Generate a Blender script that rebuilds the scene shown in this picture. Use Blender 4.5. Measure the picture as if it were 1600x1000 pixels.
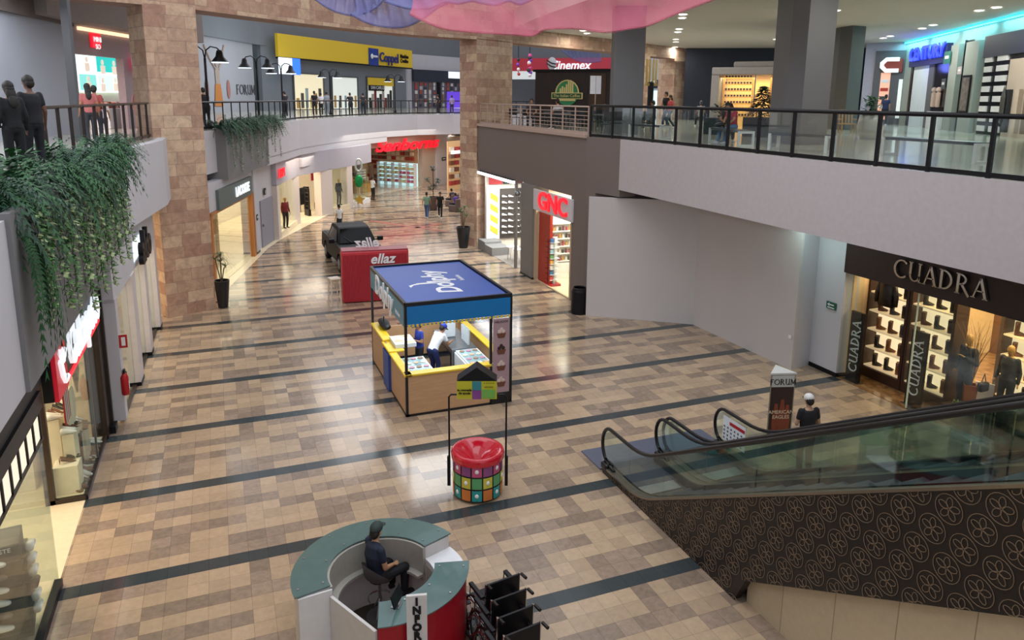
import bpy, bmesh, math, random
from mathutils import Vector, Matrix
from math import pi, sin, cos, radians as R
random.seed(7)
for _o in list(bpy.data.objects): bpy.data.objects.remove(_o)
SC = bpy.context.scene
COL = SC.collection
# ------------------------------------------------------------------ camera
CAMZ = 7.46; FPX = 1153.7; CY = 382.5
YAW, PITCH, ROLL = 0.378515, 0.195633, 0.009510
_w = Vector((sin(YAW)*cos(PITCH), cos(YAW)*cos(PITCH), -sin(PITCH)))
_r = Vector((cos(YAW), -sin(YAW), 0)); _u = _r.cross(_w)
_r2 = _r*cos(ROLL)+_u*sin(ROLL); _u2 = _u*cos(ROLL)-_r*sin(ROLL)
cam_data = bpy.data.cameras.new('camera'); cam = bpy.data.objects.new('camera', cam_data)
COL.objects.link(cam)
m = Matrix((( _r2.x,_u2.x,-_w.x,0),(_r2.y,_u2.y,-_w.y,0),(_r2.z,_u2.z,-_w.z,CAMZ),(0,0,0,1)))
cam.matrix_world = m
cam_data.sensor_width = 36; cam_data.lens = FPX/1600*36
cam_data.shift_y = -(500-CY)/1600
cam_data.clip_end = 400; cam_data.clip_start = 0.1
SC.camera = cam
# ------------------------------------------------------------------ world and exposure
world = bpy.data.worlds.new('world'); SC.world = world; world.use_nodes = True
_bg = world.node_tree.nodes['Background']
_bg.inputs[0].default_value = (0.90, 0.92, 1.0, 1); _bg.inputs[1].default_value = 0.85
SC.view_settings.view_transform = 'Standard'; SC.view_settings.look = 'None'
SC.view_settings.gamma = 1; SC.view_settings.exposure = -0.08; SC.view_settings.use_curve_mapping = False

def area(name, loc, size, power, color=(1,1,1), rot=(0,0,0), sy=None):
    l = bpy.data.lights.new(name, 'AREA'); l.energy = power; l.color = color
    l.shape = 'RECTANGLE'; l.size = size; l.size_y = sy or size
    o = bpy.data.objects.new(name, l); o.location = loc; o.rotation_euler = rot; COL.objects.link(o)
    return o
def point(name, loc, power, color=(1,1,1), r=0.1):
    l = bpy.data.lights.new(name, 'POINT'); l.energy = power; l.color = color; l.shadow_soft_size = r
    o = bpy.data.objects.new(name, l); o.location = loc; COL.objects.link(o); return o
WARM = (1.0, 0.80, 0.56); NEUT = (1.0, 0.93, 0.84); COOL = (0.80, 0.92, 1.0)
# large unseen area lights, added as general fill over the atrium and far hall
area('atrium_fill_light', (5.5, 14, 16.5), 13, 1750, (0.93, 0.95, 1.0), sy=24)
area('far_hall_fill_light', (14, 50, 15.5), 16, 2800, (0.95, 0.96, 1.0), sy=24)
area('left_gallery_fill_light', (-6.5, 18, 9.9), 4, 900, (0.9, 0.93, 1.0), sy=14)  # added without a fixture, brightens the pale hoarding wall
area('calzapato_light', (-5.0, 13.6, 3.9), 3.4, 520, WARM, sy=8.0)
area('aldo_light', (-4.6, 22.5, 3.9), 3.0, 330, (1, .84, .68), sy=7.5)
area('lacoste_light', (-1.5, 35, 3.7), 3.0, 260, WARM, sy=6)
area('fashion_light', (2.5, 47, 3.9), 6, 700, (1, .86, .66), sy=9)
area('department_light', (15.5, 68, 4.2), 8, 1700, (1, .93, .82), sy=10)
area('shoe_store_light', (14.5, 31.8, 3.7), 4, 420, (.93, .97, 1.0), sy=4)
area('gnc_light', (14.5, 26, 3.7), 4, 380, (1, .93, .8), sy=2.6)
area('cuadra_light', (19.2, 10.3, 4.1), 6, 1100, (1, .78, .48), sy=8)
area('hoarding_soffit_light', (14.3, 14.9, 4.42), .6, 26, (.7, 1, .97), sy=1.2)
point('recess_fill_light', (5.5, 66, 10.5), 500, (.75, .92, 1), .5)  # added point light with no fixture, lifts the dark recess wall
area('concourse_light', (12.5, 55, 4.9), 9, 500, (1, .90, .76), sy=12)

# ------------------------------------------------------------------ ray helpers: a pixel becomes a point on a real plane
def ray(px, py):
    return _w + _r2*((px-800)/FPX) - _u2*((py-CY)/FPX)
def at(px, py, z=0.0):
    d = ray(px, py); return Vector((0,0,CAMZ)) + d*((z-CAMZ)/d.z)
def dp(px, py, depth):
    return Vector((0,0,CAMZ)) + ray(px, py)*depth
# ------------------------------------------------------------------ materials
def srgb(h):
    h = h.lstrip('#'); v = [int(h[i:i+2],16)/255 for i in (0,2,4)]
    return tuple((c/12.92 if c<=.04045 else ((c+.055)/1.055)**2.4) for c in v)+(1,)
MATS = {}
def mat(name, col='#808080', rough=.5, metal=0, emis=0, ecol=None, alpha=None, trans=0, spec=.5, var=0, vscale=8, bump=0, stretch=None, coat=0):
    if name in MATS: return MATS[name]
    m = bpy.data.materials.new(name); m.use_nodes = True; MATS[name] = m
    nt = m.node_tree; b = nt.nodes['Principled BSDF']
    c = srgb(col) if isinstance(col,str) else tuple(col)+(1,)*(4-len(col))
    b.inputs['Base Color'].default_value = c
    b.inputs['Roughness'].default_value = rough; b.inputs['Metallic'].default_value = metal
    b.inputs['Specular IOR Level'].default_value = spec
    b.inputs['Coat Weight'].default_value = coat
    if trans: b.inputs['Transmission Weight'].default_value = trans; b.inputs['IOR'].default_value = 1.1
    if alpha is not None: b.inputs['Alpha'].default_value = alpha
    if emis:
        e = srgb(ecol) if ecol else c
        b.inputs['Emission Color'].default_value = e; b.inputs['Emission Strength'].default_value = emis
    tc = nt.nodes.new('ShaderNodeTexCoord'); mp = nt.nodes.new('ShaderNodeMapping')
    if stretch: mp.inputs['Scale'].default_value = stretch
    nt.links.new(tc.outputs['Object'], mp.inputs['Vector'])
    nz = nt.nodes.new('ShaderNodeTexNoise'); nz.inputs['Scale'].default_value = vscale; nz.inputs['Detail'].default_value = 4
    nt.links.new(mp.outputs['Vector'], nz.inputs['Vector'])
    v = var or .04
    mr = nt.nodes.new('ShaderNodeMapRange'); mr.inputs['From Min'].default_value=.3; mr.inputs['From Max'].default_value=.7
    mr.inputs['To Min'].default_value = 1-v; mr.inputs['To Max'].default_value = 1+v
    nt.links.new(nz.outputs['Fac'], mr.inputs['Value'])
    mx = nt.nodes.new('ShaderNodeVectorMath'); mx.operation='SCALE'
    mx.inputs[0].default_value = c[:3]; nt.links.new(mr.outputs[0], mx.inputs['Scale'])
    nt.links.new(mx.outputs[0], b.inputs['Base Color'])
    if bump:
        bp = nt.nodes.new('ShaderNodeBump'); bp.inputs['Strength'].default_value = bump; bp.inputs['Distance'].default_value=.02
        nt.links.new(nz.outputs['Fac'], bp.inputs['Height']); nt.links.new(bp.outputs[0], b.inputs['Normal'])
    return m
def glass(name, tint='#f3f8f5', alpha=.14, rough=.03):
    if name in MATS: return MATS[name]
    m = bpy.data.materials.new(name); m.use_nodes = True; MATS[name] = m
    nt = m.node_tree; nt.nodes.remove(nt.nodes['Principled BSDF']); out = nt.nodes['Material Output']
    tr = nt.nodes.new('ShaderNodeBsdfTransparent'); tr.inputs[0].default_value = srgb(tint)
    gl = nt.nodes.new('ShaderNodeBsdfGlossy'); gl.inputs['Roughness'].default_value = rough; gl.inputs[0].default_value = (.9,.95,.95,1)
    fr = nt.nodes.new('ShaderNodeLayerWeight'); fr.inputs['Blend'].default_value = .5
    pw = nt.nodes.new('ShaderNodeMath'); pw.operation='POWER'; pw.inputs[1].default_value = 4
    ml = nt.nodes.new('ShaderNodeMath'); ml.operation='MULTIPLY_ADD'; ml.inputs[1].default_value = .45; ml.inputs[2].default_value = .02+alpha*.12
    mx = nt.nodes.new('ShaderNodeMixShader')
    nt.links.new(fr.outputs['Facing'], pw.inputs[0]); nt.links.new(pw.outputs[0], ml.inputs[0]); nt.links.new(ml.outputs[0], mx.inputs[0])
    nt.links.new(tr.outputs[0], mx.inputs[1]); nt.links.new(gl.outputs[0], mx.inputs[2])
    nt.links.new(mx.outputs[0], out.inputs[0])
    return m
# ------------------------------------------------------------------ objects and tags
def tag(o, label=None, cat=None, group=None, kind=None):
    if label: o['label'] = label
    if cat: o['category'] = cat
    if group: o['group'] = group
    if kind: o['kind'] = kind
    return o
def thing(name, label, cat, loc=(0,0,0), rz=0, group=None):
    o = bpy.data.objects.new(name, None); COL.objects.link(o); o.location = loc; o.rotation_euler = (0,0,rz)
    o.empty_display_size = .1
    return tag(o, label, cat, group)
class MB:
    def __init__(s): s.v=[]; s.f=[]; s.mi=[]; s.sm=[]; s.M=None; s.m=0; s.smooth=False
    def add(s, vs, fs, M=None):
        n=len(s.v)
        for p in vs:
            p=Vector(p)
            if M is not None: p = M@p
            if s.M is not None: p = s.M@p
            s.v.append(p)
        for f in fs: s.f.append([i+n for i in f]); s.mi.append(s.m); s.sm.append(s.smooth)
        return s
    def box(s, c, d, rz=0, M=None, bev=0):
        x,y,z = d[0]/2,d[1]/2,d[2]/2
        if bev:
            bv=min(bev,x*.9,y*.9,z*.9)
            pts=[];
            bm=bmesh.new(); bmesh.ops.create_cube(bm,size=1)
            for v in bm.verts: v.co=Vector((v.co.x*2*x,v.co.y*2*y,v.co.z*2*z))
            bmesh.ops.bevel(bm,geom=bm.edges[:],offset=bv,segments=2,affect='EDGES',profile=.5)
            vs=[v.co.copy() for v in bm.verts]; bm.verts.index_update()
            fs=[[v.index for v in f.verts] for f in bm.faces]; bm.free()
        else:
            vs=[Vector((i,j,k)) for i in(-x,x) for j in(-y,y) for k in(-z,z)]
            fs=[(0,1,3,2),(4,6,7,5),(0,4,5,1),(2,3,7,6),(0,2,6,4),(1,5,7,3)]
        T=Matrix.Translation(c)
        if rz: T=T@Matrix.Rotation(rz,4,'Z')
        if M is not None: T=T@M
        return s.add(vs,fs,T)
    def span(s, a, b, bev=0):
        a=Vector(a);b=Vector(b); return s.box((a+b)/2,[abs(q) for q in (b-a)],bev=bev)
    def quad(s, *p): return s.add(p,[list(range(len(p)))])
    def prism(s, poly, z0, z1):
        n=len(poly); A=sum(poly[i][0]*poly[(i+1)%n][1]-poly[(i+1)%n][0]*poly[i][1] for i in range(n))
        if A<0: poly=poly[::-1]
        vs=[(p[0],p[1],z0) for p in poly]+[(p[0],p[1],z1) for p in poly]
        return s.add(vs,[list(range(n))[::-1],list(range(n,2*n))]+[[i,(i+1)%n,n+(i+1)%n,n+i] for i in range(n)])
    def extr(s, poly, y0, y1, M=None):
        "polygon in x,z extruded along y"
        n=len(poly); A=sum(poly[i][0]*poly[(i+1)%n][1]-poly[(i+1)%n][0]*poly[i][1] for i in range(n))
        if A<0: poly=poly[::-1]
        vs=[(p[0],y0,p[1]) for p in poly]+[(p[0],y1,p[1]) for p in poly]
        return s.add(vs,[list(range(n)),list(range(n,2*n))[::-1]]+[[i,n+i,n+(i+1)%n,(i+1)%n] for i in range(n)],M)
    def lathe(s, prof, seg=20, c=(0,0,0), M=None, cap=True):
        vs=[];fs=[];n=len(prof)
        for i in range(seg):
            a=2*pi*i/seg
            for r,z in prof: vs.append((r*cos(a),r*sin(a),z))
        for i in range(seg):
            j=(i+1)%seg
            for k in range(n-1): fs.append([i*n+k,j*n+k,j*n+k+1,i*n+k+1])
        if cap:
            if prof[0][0]>1e-5: fs.append([i*n for i in range(seg)][::-1])
            if prof[-1][0]>1e-5: fs.append([i*n+n-1 for i in range(seg)])
        T=Matrix.Translation(c)
        if M is not None: T=T@M
        return s.add(vs,fs,T)
    def cyl(s, c, r, h, seg=16, r2=None, M=None): return s.lathe([(r,0),(r if r2 is None else r2,h)],seg,c,M)
    def sph(s, c, r, seg=12, ring=8, sc=(1,1,1), M=None):
        pr=[(max(1e-6,sin(pi*k/ring))*r, -cos(pi*k/ring)*r) for k in range(ring+1)]
        T=Matrix.Translation(c)
        if M is not None: T=T@M
        T=T@Matrix.Diagonal((*sc,1)); return s.lathe(pr,seg,(0,0,0),T,cap=False)
    def tube(s, pts, r, seg=8, closed=False, r_end=None):
        pts=[Vector(p) for p in pts]; n=len(pts)
        if n<2: return s
        vs=[];fs=[]; up=None
        for i,p in enumerate(pts):
            if closed: t=(pts[(i+1)%n]-pts[i-1])
            else: t=(pts[min(i+1,n-1)]-pts[max(i-1,0)])
            if t.length<1e-9: t=Vector((0,0,1))
            t.normalize()
            if up is None: up = Vector((0,0,1)) if abs(t.z)<.9 else Vector((1,0,0))
            a=t.cross(up)
            if a.length<1e-6: a=t.cross(Vector((1,.3,0)))
            a.normalize(); b=a.cross(t).normalized(); up=b
            rr=r if r_end is None else r+(r_end-r)*i/(n-1)
            if callable(rr): rr=rr(i/(n-1))
            for k in range(seg):
                q=2*pi*k/seg+(pi/4 if seg==4 else 0); vs.append(p+a*cos(q)*rr+b*sin(q)*rr)
        m=n if closed else n-1
        for i in range(m):
            j=(i+1)%n
            for k in range(seg): l=(k+1)%seg; fs.append([i*seg+k,i*seg+l,j*seg+l,j*seg+k])
        if not closed: fs.append(list(range(seg))[::-1]); fs.append([(n-1)*seg+k for k in range(seg)])
        return s.add(vs,fs)
    def bar(s,a,b,w,h=None):
        "square bar from a to b"
        a=Vector(a);b=Vector(b);d=b-a;L=d.length
        q=d.to_track_quat('X','Z').to_matrix().to_4x4()
        return s.box((a+b)/2,(L,w,h or w),M=q)
    def build(s, name, mats, parent=None, loc=None, rz=0, label=None, cat=None, group=None, kind=None, smooth=None, auto=None):
        me=bpy.data.meshes.new(name); me.from_pydata([tuple(v) for v in s.v],[],s.f)
        if not isinstance(mats,(list,tuple)): mats=[mats]
        for m in mats: me.materials.append(m)
        for p,mi,sm in zip(me.polygons,s.mi,s.sm): p.material_index=min(mi,len(mats)-1); p.use_smooth = sm if smooth is None else smooth
        me.update()
        if auto:
            bm=bmesh.new(); bm.from_mesh(me); bmesh.ops.recalc_face_normals(bm,faces=bm.faces); bm.to_mesh(me); bm.free()
            try: me.set_sharp_from_angle(angle=R(auto))
            except Exception: pass
        o=bpy.data.objects.new(name,me); COL.objects.link(o)
        if parent is not None: o.parent=parent
        if loc is not None: o.location=loc
        if rz: o.rotation_euler=(0,0,rz)
        return tag(o,label,cat,group,kind)
def children_of(o): return [c for c in bpy.data.objects if c.parent is o]
def copy_tree(o, loc=None, rz=None, label=None, group=None, _p=None):
    c=o.copy(); COL.objects.link(c)
    if _p is not None: c.parent=_p
    for ch in [k for k in COL.objects if k.parent is o]: copy_tree(ch,_p=c)
    if loc is not None: c.location=loc
    if rz is not None: c.rotation_euler=(0,0,rz)
    if label: c['label']=label
    if group: c['group']=group
    return c
class Frame:
    "vertical plane through P and Q: local x runs P->Q, local y points AWAY from the viewer side given by flip, z up"
    def __init__(s,P,Q):
        s.P=Vector((P[0],P[1],0)); s.Q=Vector((Q[0],Q[1],0)); d=s.Q-s.P; s.L=d.length; s.x=d.normalized()
        s.rz=math.atan2(s.x.y,s.x.x); s.y=Vector((-s.x.y,s.x.x,0))
    def px(s,x,y,off=0):
        "pixel -> (u, z) on the plane shifted by off along local y"
        d=ray(x,y); o=Vector((0,0,CAMZ)); P=s.P+s.y*off
        t=(P-o).dot(s.y)/d.dot(s.y); h=o+d*t; return ((h-s.P).dot(s.x), h.z)
    def w(s,u,v,z=0): return s.P+s.x*u+s.y*v+Vector((0,0,z))
    def thing(s,name,label,cat,group=None,u=0,v=0,z=0): return thing(name,label,cat,s.w(u,v,z),s.rz,group)
    def struct(s,mb,name,mats,kind='structure',**k): return mb.build(name,mats,loc=s.P,rz=s.rz,kind=kind,**k)
def text_mesh(txt, size=1, ext=.02, shear=0, bold=0, space=1, align='CENTER', bevel=0):
    c=bpy.data.curves.new('t','FONT'); c.body=txt; c.size=size; c.extrude=ext; c.shear=shear; c.offset=bold
    c.space_character=space; c.align_x=align; c.align_y='CENTER'; c.bevel_depth=bevel; c.resolution_u=3
    o=bpy.data.objects.new('t',c); COL.objects.link(o)
    dg=bpy.context.evaluated_depsgraph_get(); dg.update()
    me=bpy.data.meshes.new_from_object(o.evaluated_get(dg)); me.name='lettering'
    bpy.data.objects.remove(o); bpy.data.curves.remove(c); return me
def text(name, txt, m, parent=None, loc=(0,0,0), rot=(pi/2,0,0), size=.3, sx=1, **k):
    "text faces local -y by default (front of a Frame whose viewer is at -y)"
    lab=k.pop('label',None); cat=k.pop('cat',None); grp=k.pop('group',None)
    me=text_mesh(txt,size,**k); me.materials.clear(); me.materials.append(m)
    o=bpy.data.objects.new(name,me); COL.objects.link(o)
    if parent is not None: o.parent=parent
    o.location=loc; o.rotation_euler=rot; o.scale=(sx,1,1)
    return tag(o,lab,cat,grp)
# ================================================================== setting
TX=0.305; TY=0.3081; FX0=-2.079; FY0=20.24; ZU=6.1
def tile_mat(name, col, dark, rough=.11, var=.10, cell=(TX,TY), off=(FX0,FY0)):
    m=bpy.data.materials.new(name); m.use_nodes=True; nt=m.node_tree; b=nt.nodes['Principled BSDF']; L=nt.links.new
    g=nt.nodes.new('ShaderNodeNewGeometry')
    mp=nt.nodes.new('ShaderNodeVectorMath'); mp.operation='SUBTRACT'; mp.inputs[1].default_value=(off[0],off[1],0); L(g.outputs['Position'],mp.inputs[0])
    dv=nt.nodes.new('ShaderNodeVectorMath'); dv.operation='DIVIDE'; dv.inputs[1].default_value=(cell[0],cell[1],1e6); L(mp.outputs[0],dv.inputs[0])
    fl=nt.nodes.new('ShaderNodeVectorMath'); fl.operation='FLOOR'; L(dv.outputs[0],fl.inputs[0])
    fr=nt.nodes.new('ShaderNodeVectorMath'); fr.operation='FRACTION'; L(dv.outputs[0],fr.inputs[0])
    wn=nt.nodes.new('ShaderNodeTexWhiteNoise'); wn.noise_dimensions='3D'; L(fl.outputs[0],wn.inputs['Vector'])
    nz=nt.nodes.new('ShaderNodeTexNoise'); nz.inputs['Scale'].default_value=9; nz.inputs['Detail'].default_value=6; nz.inputs['Roughness'].default_value=.7; L(g.outputs['Position'],nz.inputs['Vector'])
    mn=nt.nodes.new('ShaderNodeMapRange'); mn.inputs[1].default_value=.35; mn.inputs[2].default_value=.65; mn.inputs[3].default_value=1-var; mn.inputs[4].default_value=1+var*.6; L(nz.outputs['Fac'],mn.inputs[0])
    mw=nt.nodes.new('ShaderNodeMapRange'); mw.inputs[3].default_value=1-var; mw.inputs[4].default_value=1+var; L(wn.outputs['Value'],mw.inputs[0])
    sp=nt.nodes.new('ShaderNodeSeparateXYZ'); L(fr.outputs[0],sp.inputs[0])
    def edge(sock,w):
        a=nt.nodes.new('ShaderNodeMath'); a.operation='PINGPONG'; a.inputs[1].default_value=.5; L(sock,a.inputs[0])
        c=nt.nodes.new('ShaderNodeMath'); c.operation='GREATER_THAN'; c.inputs[1].default_value=w; L(a.outputs[0],c.inputs[0]); return c.outputs[0]
    mm=nt.nodes.new('ShaderNodeMath'); mm.operation='MULTIPLY'; L(edge(sp.outputs[0],.008),mm.inputs[0]); L(edge(sp.outputs[1],.008),mm.inputs[1])
    m1=nt.nodes.new('ShaderNodeMath'); m1.operation='MULTIPLY'; L(mn.outputs[0],m1.inputs[0]); L(mw.outputs[0],m1.inputs[1])
    sc=nt.nodes.new('ShaderNodeVectorMath'); sc.operation='SCALE'; sc.inputs[0].default_value=srgb(col)[:3]; L(m1.outputs[0],sc.inputs['Scale'])
    mx=nt.nodes.new('ShaderNodeMix'); mx.data_type='RGBA'; L(mm.outputs[0],mx.inputs[0]); mx.inputs[6].default_value=srgb(dark); L(sc.outputs[0],mx.inputs[7])
    L(mx.outputs[2],b.inputs['Base Color']); b.inputs['Roughness'].default_value=rough
    rr=nt.nodes.new('ShaderNodeMapRange'); rr.inputs[3].default_value=rough-.04; rr.inputs[4].default_value=rough+.12; L(nz.outputs['Fac'],rr.inputs[0]); L(rr.outputs[0],b.inputs['Roughness'])
    b.inputs['Specular IOR Level'].default_value=.5
    MATS[name]=m; return m
M_CREAM=tile_mat('travertine_cream','#b39b80','#85725f')
M_BROWN=tile_mat('travertine_brown','#93806f','#66564a',var=.18)
M_SLATE=tile_mat('slate_band','#3a4143','#2b3032',var=.06)
M_UPF=tile_mat('upper_floor_tile','#b4b1a4','#7c7b71',rough=.1,var=.08,cell=(.5,.5))
def stone_mat(name,c1,c2,mortar,bw=.92,rh=.40):
    m=bpy.data.materials.new(name); m.use_nodes=True; nt=m.node_tree; b=nt.nodes['Principled BSDF']; L=nt.links.new
    g=nt.nodes.new('ShaderNodeNewGeometry')
    cr=nt.nodes.new('ShaderNodeVectorMath'); cr.operation='CROSS_PRODUCT'; cr.inputs[0].default_value=(0,0,1); L(g.outputs['True Normal'],cr.inputs[1])
    dt=nt.nodes.new('ShaderNodeVectorMath'); dt.operation='DOT_PRODUCT'; L(g.outputs['Position'],dt.inputs[0]); L(cr.outputs[0],dt.inputs[1])
    sp=nt.nodes.new('ShaderNodeSeparateXYZ'); L(g.outputs['Position'],sp.inputs[0])
    cb=nt.nodes.new('ShaderNodeCombineXYZ'); L(dt.outputs['Value'],cb.inputs[0]); L(sp.outputs[2],cb.inputs[1])
    br=nt.nodes.new('ShaderNodeTexBrick'); L(cb.outputs[0],br.inputs['Vector']); br.inputs['Scale'].default_value=1
    br.inputs['Brick Width'].default_value=bw; br.inputs['Row Height'].default_value=rh; br.inputs['Mortar Size'].default_value=.008; br.inputs['Mortar Smooth'].default_value=.3
    br.inputs['Color1'].default_value=srgb(c1); br.inputs['Color2'].default_value=srgb(c2); br.inputs['Mortar'].default_value=srgb(mortar); br.offset=.37; br.squash=.7; br.squash_frequency=3
    nz=nt.nodes.new('ShaderNodeTexNoise'); nz.inputs['Scale'].default_value=3.2; nz.inputs['Detail'].default_value=8; nz.inputs['Roughness'].default_value=.72; nz.inputs['Distortion'].default_value=1.0; L(g.outputs['Position'],nz.inputs['Vector'])
    mr=nt.nodes.new('ShaderNodeMapRange'); mr.inputs[1].default_value=.3; mr.inputs[2].default_value=.62; mr.inputs[3].default_value=.68; mr.inputs[4].default_value=1.12; L(nz.outputs['Fac'],mr.inputs[0])
    sc=nt.nodes.new('ShaderNodeVectorMath'); sc.operation='SCALE'; L(br.outputs['Color'],sc.inputs[0]); L(mr.outputs[0],sc.inputs['Scale'])
    L(sc.outputs[0],b.inputs['Base Color']); b.inputs['Roughness'].default_value=.7
    bp=nt.nodes.new('ShaderNodeBump'); bp.inputs['Strength'].default_value=.35; bp.inputs['Distance'].default_value=.02; L(nz.outputs['Fac'],bp.inputs['Height']); L(bp.outputs[0],b.inputs['Normal'])
    MATS[name]=m; return m
M_STONE=stone_mat('pink_travertine_blocks','#d0b598','#a9836e','#97796a')
M_WHITE=mat('white_plaster','#c3c1c6',.75,var=.02,vscale=1)
M_BROWNW=mat('taupe_plaster','#756a64',.8,var=.02,vscale=1)
M_GREY=mat('grey_plaster','#7f8286',.8,var=.02,vscale=1)
M_DGREY=mat('dark_grey_plaster','#5d5d5f',.8,var=.03,vscale=1)
M_CEIL=mat('ceiling_plaster','#cfccc2',.85,var=.02,vscale=1)
M_BLACK=mat('black_metal','#0f0f13',.42,spec=.3)
M_NAVY=mat('navy_wall','#1d2433',.7)
M_SHOPW=mat('shop_wall_cream','#e6dccb',.7); M_SHOPF=mat('shop_floor_cream','#e8d9b8',.25)
M_WHT=mat('white_paint','#e8e8ea',.5); M_CHROME=mat('chrome','#c8cacc',.18,metal=1)
M_STEEL=mat('brushed_steel','#8f9294',.35,metal=1)
M_WOODD=mat('dark_wood','#3c2418',.45,var=.25,vscale=3,stretch=(1,1,12)); M_WOODL=mat('light_oak','#c4a072',.5,var=.10,vscale=3,stretch=(1,1,14))
M_GLASS=glass('shop_glass'); M_GLASSG=glass('green_glass','#eff8f4',.5); M_GLASSR=glass('railing_glass','#f5fafa',.4,.02)
# ---- ground floor, one mesh of square tiles; 9 x 9 repeating pattern between dark bands
DK={1:{0,1,2,7},2:{7},3:{2,3,4,5,6,7,8},4:{0,1},5:{2,3,4,5,6},6:{2,3},7:{0,1,2,3,6,7,8},8:{6,7,8}}
def ground():
    v=[];f=[];mi=[];idx={}
    def vi(i,j):
        if (i,j) not in idx: idx[(i,j)]=len(v); v.append((FX0+i*TX,FY0-j*TY,0))
        return idx[(i,j)]
    def cell(i0,i1,j0,j1,m): f.append([vi(i0,j1),vi(i1,j1),vi(i1,j0),vi(i0,j0)]); mi.append(m)
    for j in range(-162,68):
        r=j%9
        for i in range(-3,75):
            x=FX0+i*TX; y=FY0-j*TY
            if x>15.6 and y<36: continue
            m = 2 if r==0 else (1 if (i%9) in DK[r] else 0)
            cell(i,i+1,j,j+1,m)
    me=bpy.data.meshes.new('floor'); me.from_pydata(v,[],f)
    for k in (M_CREAM,M_BROWN,M_SLATE): me.materials.append(k)
    me.polygons.foreach_set('material_index',mi); me.update()
    o=bpy.data.objects.new('floor',me); COL.objects.link(o); return tag(o,kind='structure')
ground()
MB().prism([(-9,-2),(-2.72,-2),(-2.72,27.2),(-2.0,27.2),(0,30.2),(2.0,38),(2.8,40.3),(6.4,48.2),(8.3,50.6),(10.3,54),(10.3,60),(-9,60)],-.2,.003).build('floor_shops_left',M_SHOPF,kind='structure')
MB().prism([(-30,-4),(40,-4),(40,90),(-30,90)],-.4,-.02).build('floor_slab',M_DGREY,kind='structure')
# ---- stone ring wall
def off_poly(pts,d):
    out=[]
    for i,p in enumerate(pts):
        a=Vector(pts[max(i-1,0)]); b=Vector(pts[min(i+1,len(pts)-1)]); t=(b-a).normalized(); out.append((p[0]-t.y*d,p[1]+t.x*d))
    return out
def strip(pts,d,z0,z1,name,m,kind='structure'):
    mb=MB(); o=off_poly(pts,d)
    for i in range(len(pts)-1): mb.prism([pts[i],pts[i+1],o[i+1],o[i]],z0,z1)
    return mb.build(name,m,kind=kind)
RING=[(-8,24.2),(-5.0,25.6),(-1.93,26.82),(-.4,27.6),(1.6,29.3),(3.7,31.0),(5.9,32.5),(8.6,34.0),(11.99,35.02),(14.4,36.4),(17.8,38.1),(21.5,39.9),(29.6,44.5)]
strip(RING,1.15,10.25,17,'wall_ring',M_STONE)
MB().prism([(-1.93,26.82),(-.4,27.52),(-.95,28.72),(-2.48,28.02)],0,10.3).build('wall_pillar_left',M_STONE,kind='structure')
MB().prism([(11.99,35.02),(14.4,36.4),(13.8,37.5),(11.5,36.2)],0,10.3).build('wall_pillar_far',M_STONE,kind='structure')
MB().prism([(24.2,41.4),(26.6,42.8),(26.0,43.9),(23.6,42.5)],ZU,10.3).build('wall_pillar_cinema',M_STONE,kind='structure')
MB().prism([(29.9,44.9),(32.2,46.1),(31.6,47.2),(29.3,46.0)],ZU,10.8).build('wall_pillar_corner',M_STONE,kind='structure')
MB().prism([(29.6,44.5),(33,46.3),(33,47.0),(29.6,45.4)],10.1,11.0).build('wall_beam_corner',M_STONE,kind='structure')
# ---- left gallery slab, fascia, ceilings
LE=[(-2.24,-1),(-2.22,9.4),(-2.24,20.64),(-1.56,25.23),(-1.55,26.9)]   # fascia line above the left shops
MB().prism([(-14,-1)]+LE+[(-2.2,28.2),(-14,28.2)],4.1,ZU).build('floor_gallery_left',M_WHITE,kind='structure')
MB().prism([(-14,-1)]+[(x-.25,y) for x,y in LE]+[(-2.2,28.2),(-14,28.2)],ZU,ZU+.02).build('floor_gallery_left_tiles',M_UPF,kind='structure')
FC=[(-1.6,28.6),(-.75,30.0),(0.6,34.0),(2.2,38.2),(3.05,40.6),(4.5,44.9),(7.0,49.6),(9.4,53.3),(12.2,57.0),(15.3,59.6),(18.7,60.6),(30,62)]
FCB=[(3.2,41.2),(4.6,45.3),(7.0,49.8),(9.4,53.3),(12.2,57.0),(15.3,59.6),(18.7,60.6)]
strip(FC[3:9],.5,4.1,4.5,'wall_fascia_far',M_WHITE)
MB().prism([(-14,28.6)]+FC+[(30,125),(-14,125)],4.45,ZU).build('floor_gallery_far',M_WHITE,kind='structure')
MB().prism([(-14,28.6)]+[(x-.1,y+.15) for x,y in FC]+[(30,125),(-14,125)],ZU,ZU+.02).build('floor_gallery_far_tiles',M_UPF,kind='structure')
# ---- right gallery
BRN=[(12.0,35.0),(12.05,27.7),(12.05,23.5),(12.4,22.3),(12.4,21.5)]
MB().prism([(12.4,-2),(12.4,21.5),(12.4,23.4),(12.1,23.4),(12.05,35.0),(14.0,37.4),(24,43),(40,62),(60,62),(60,-2)],4.5,ZU).build('floor_food_court',M_WHITE,kind='structure')
MB().prism([(12.6,-2),(12.6,23.0),(12.3,35.0),(14.0,37.2),(24,43),(34,100),(90,100),(90,-2)],ZU,ZU+.02).build('floor_food_court_tiles',M_UPF,kind='structure')
MB().span((12.36,-2,4.5),(12.5,21.5,6.17)).build('wall_fascia_right',mat('fascia_lilac_white','#b9b1b2',.7),kind='structure')
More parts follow.
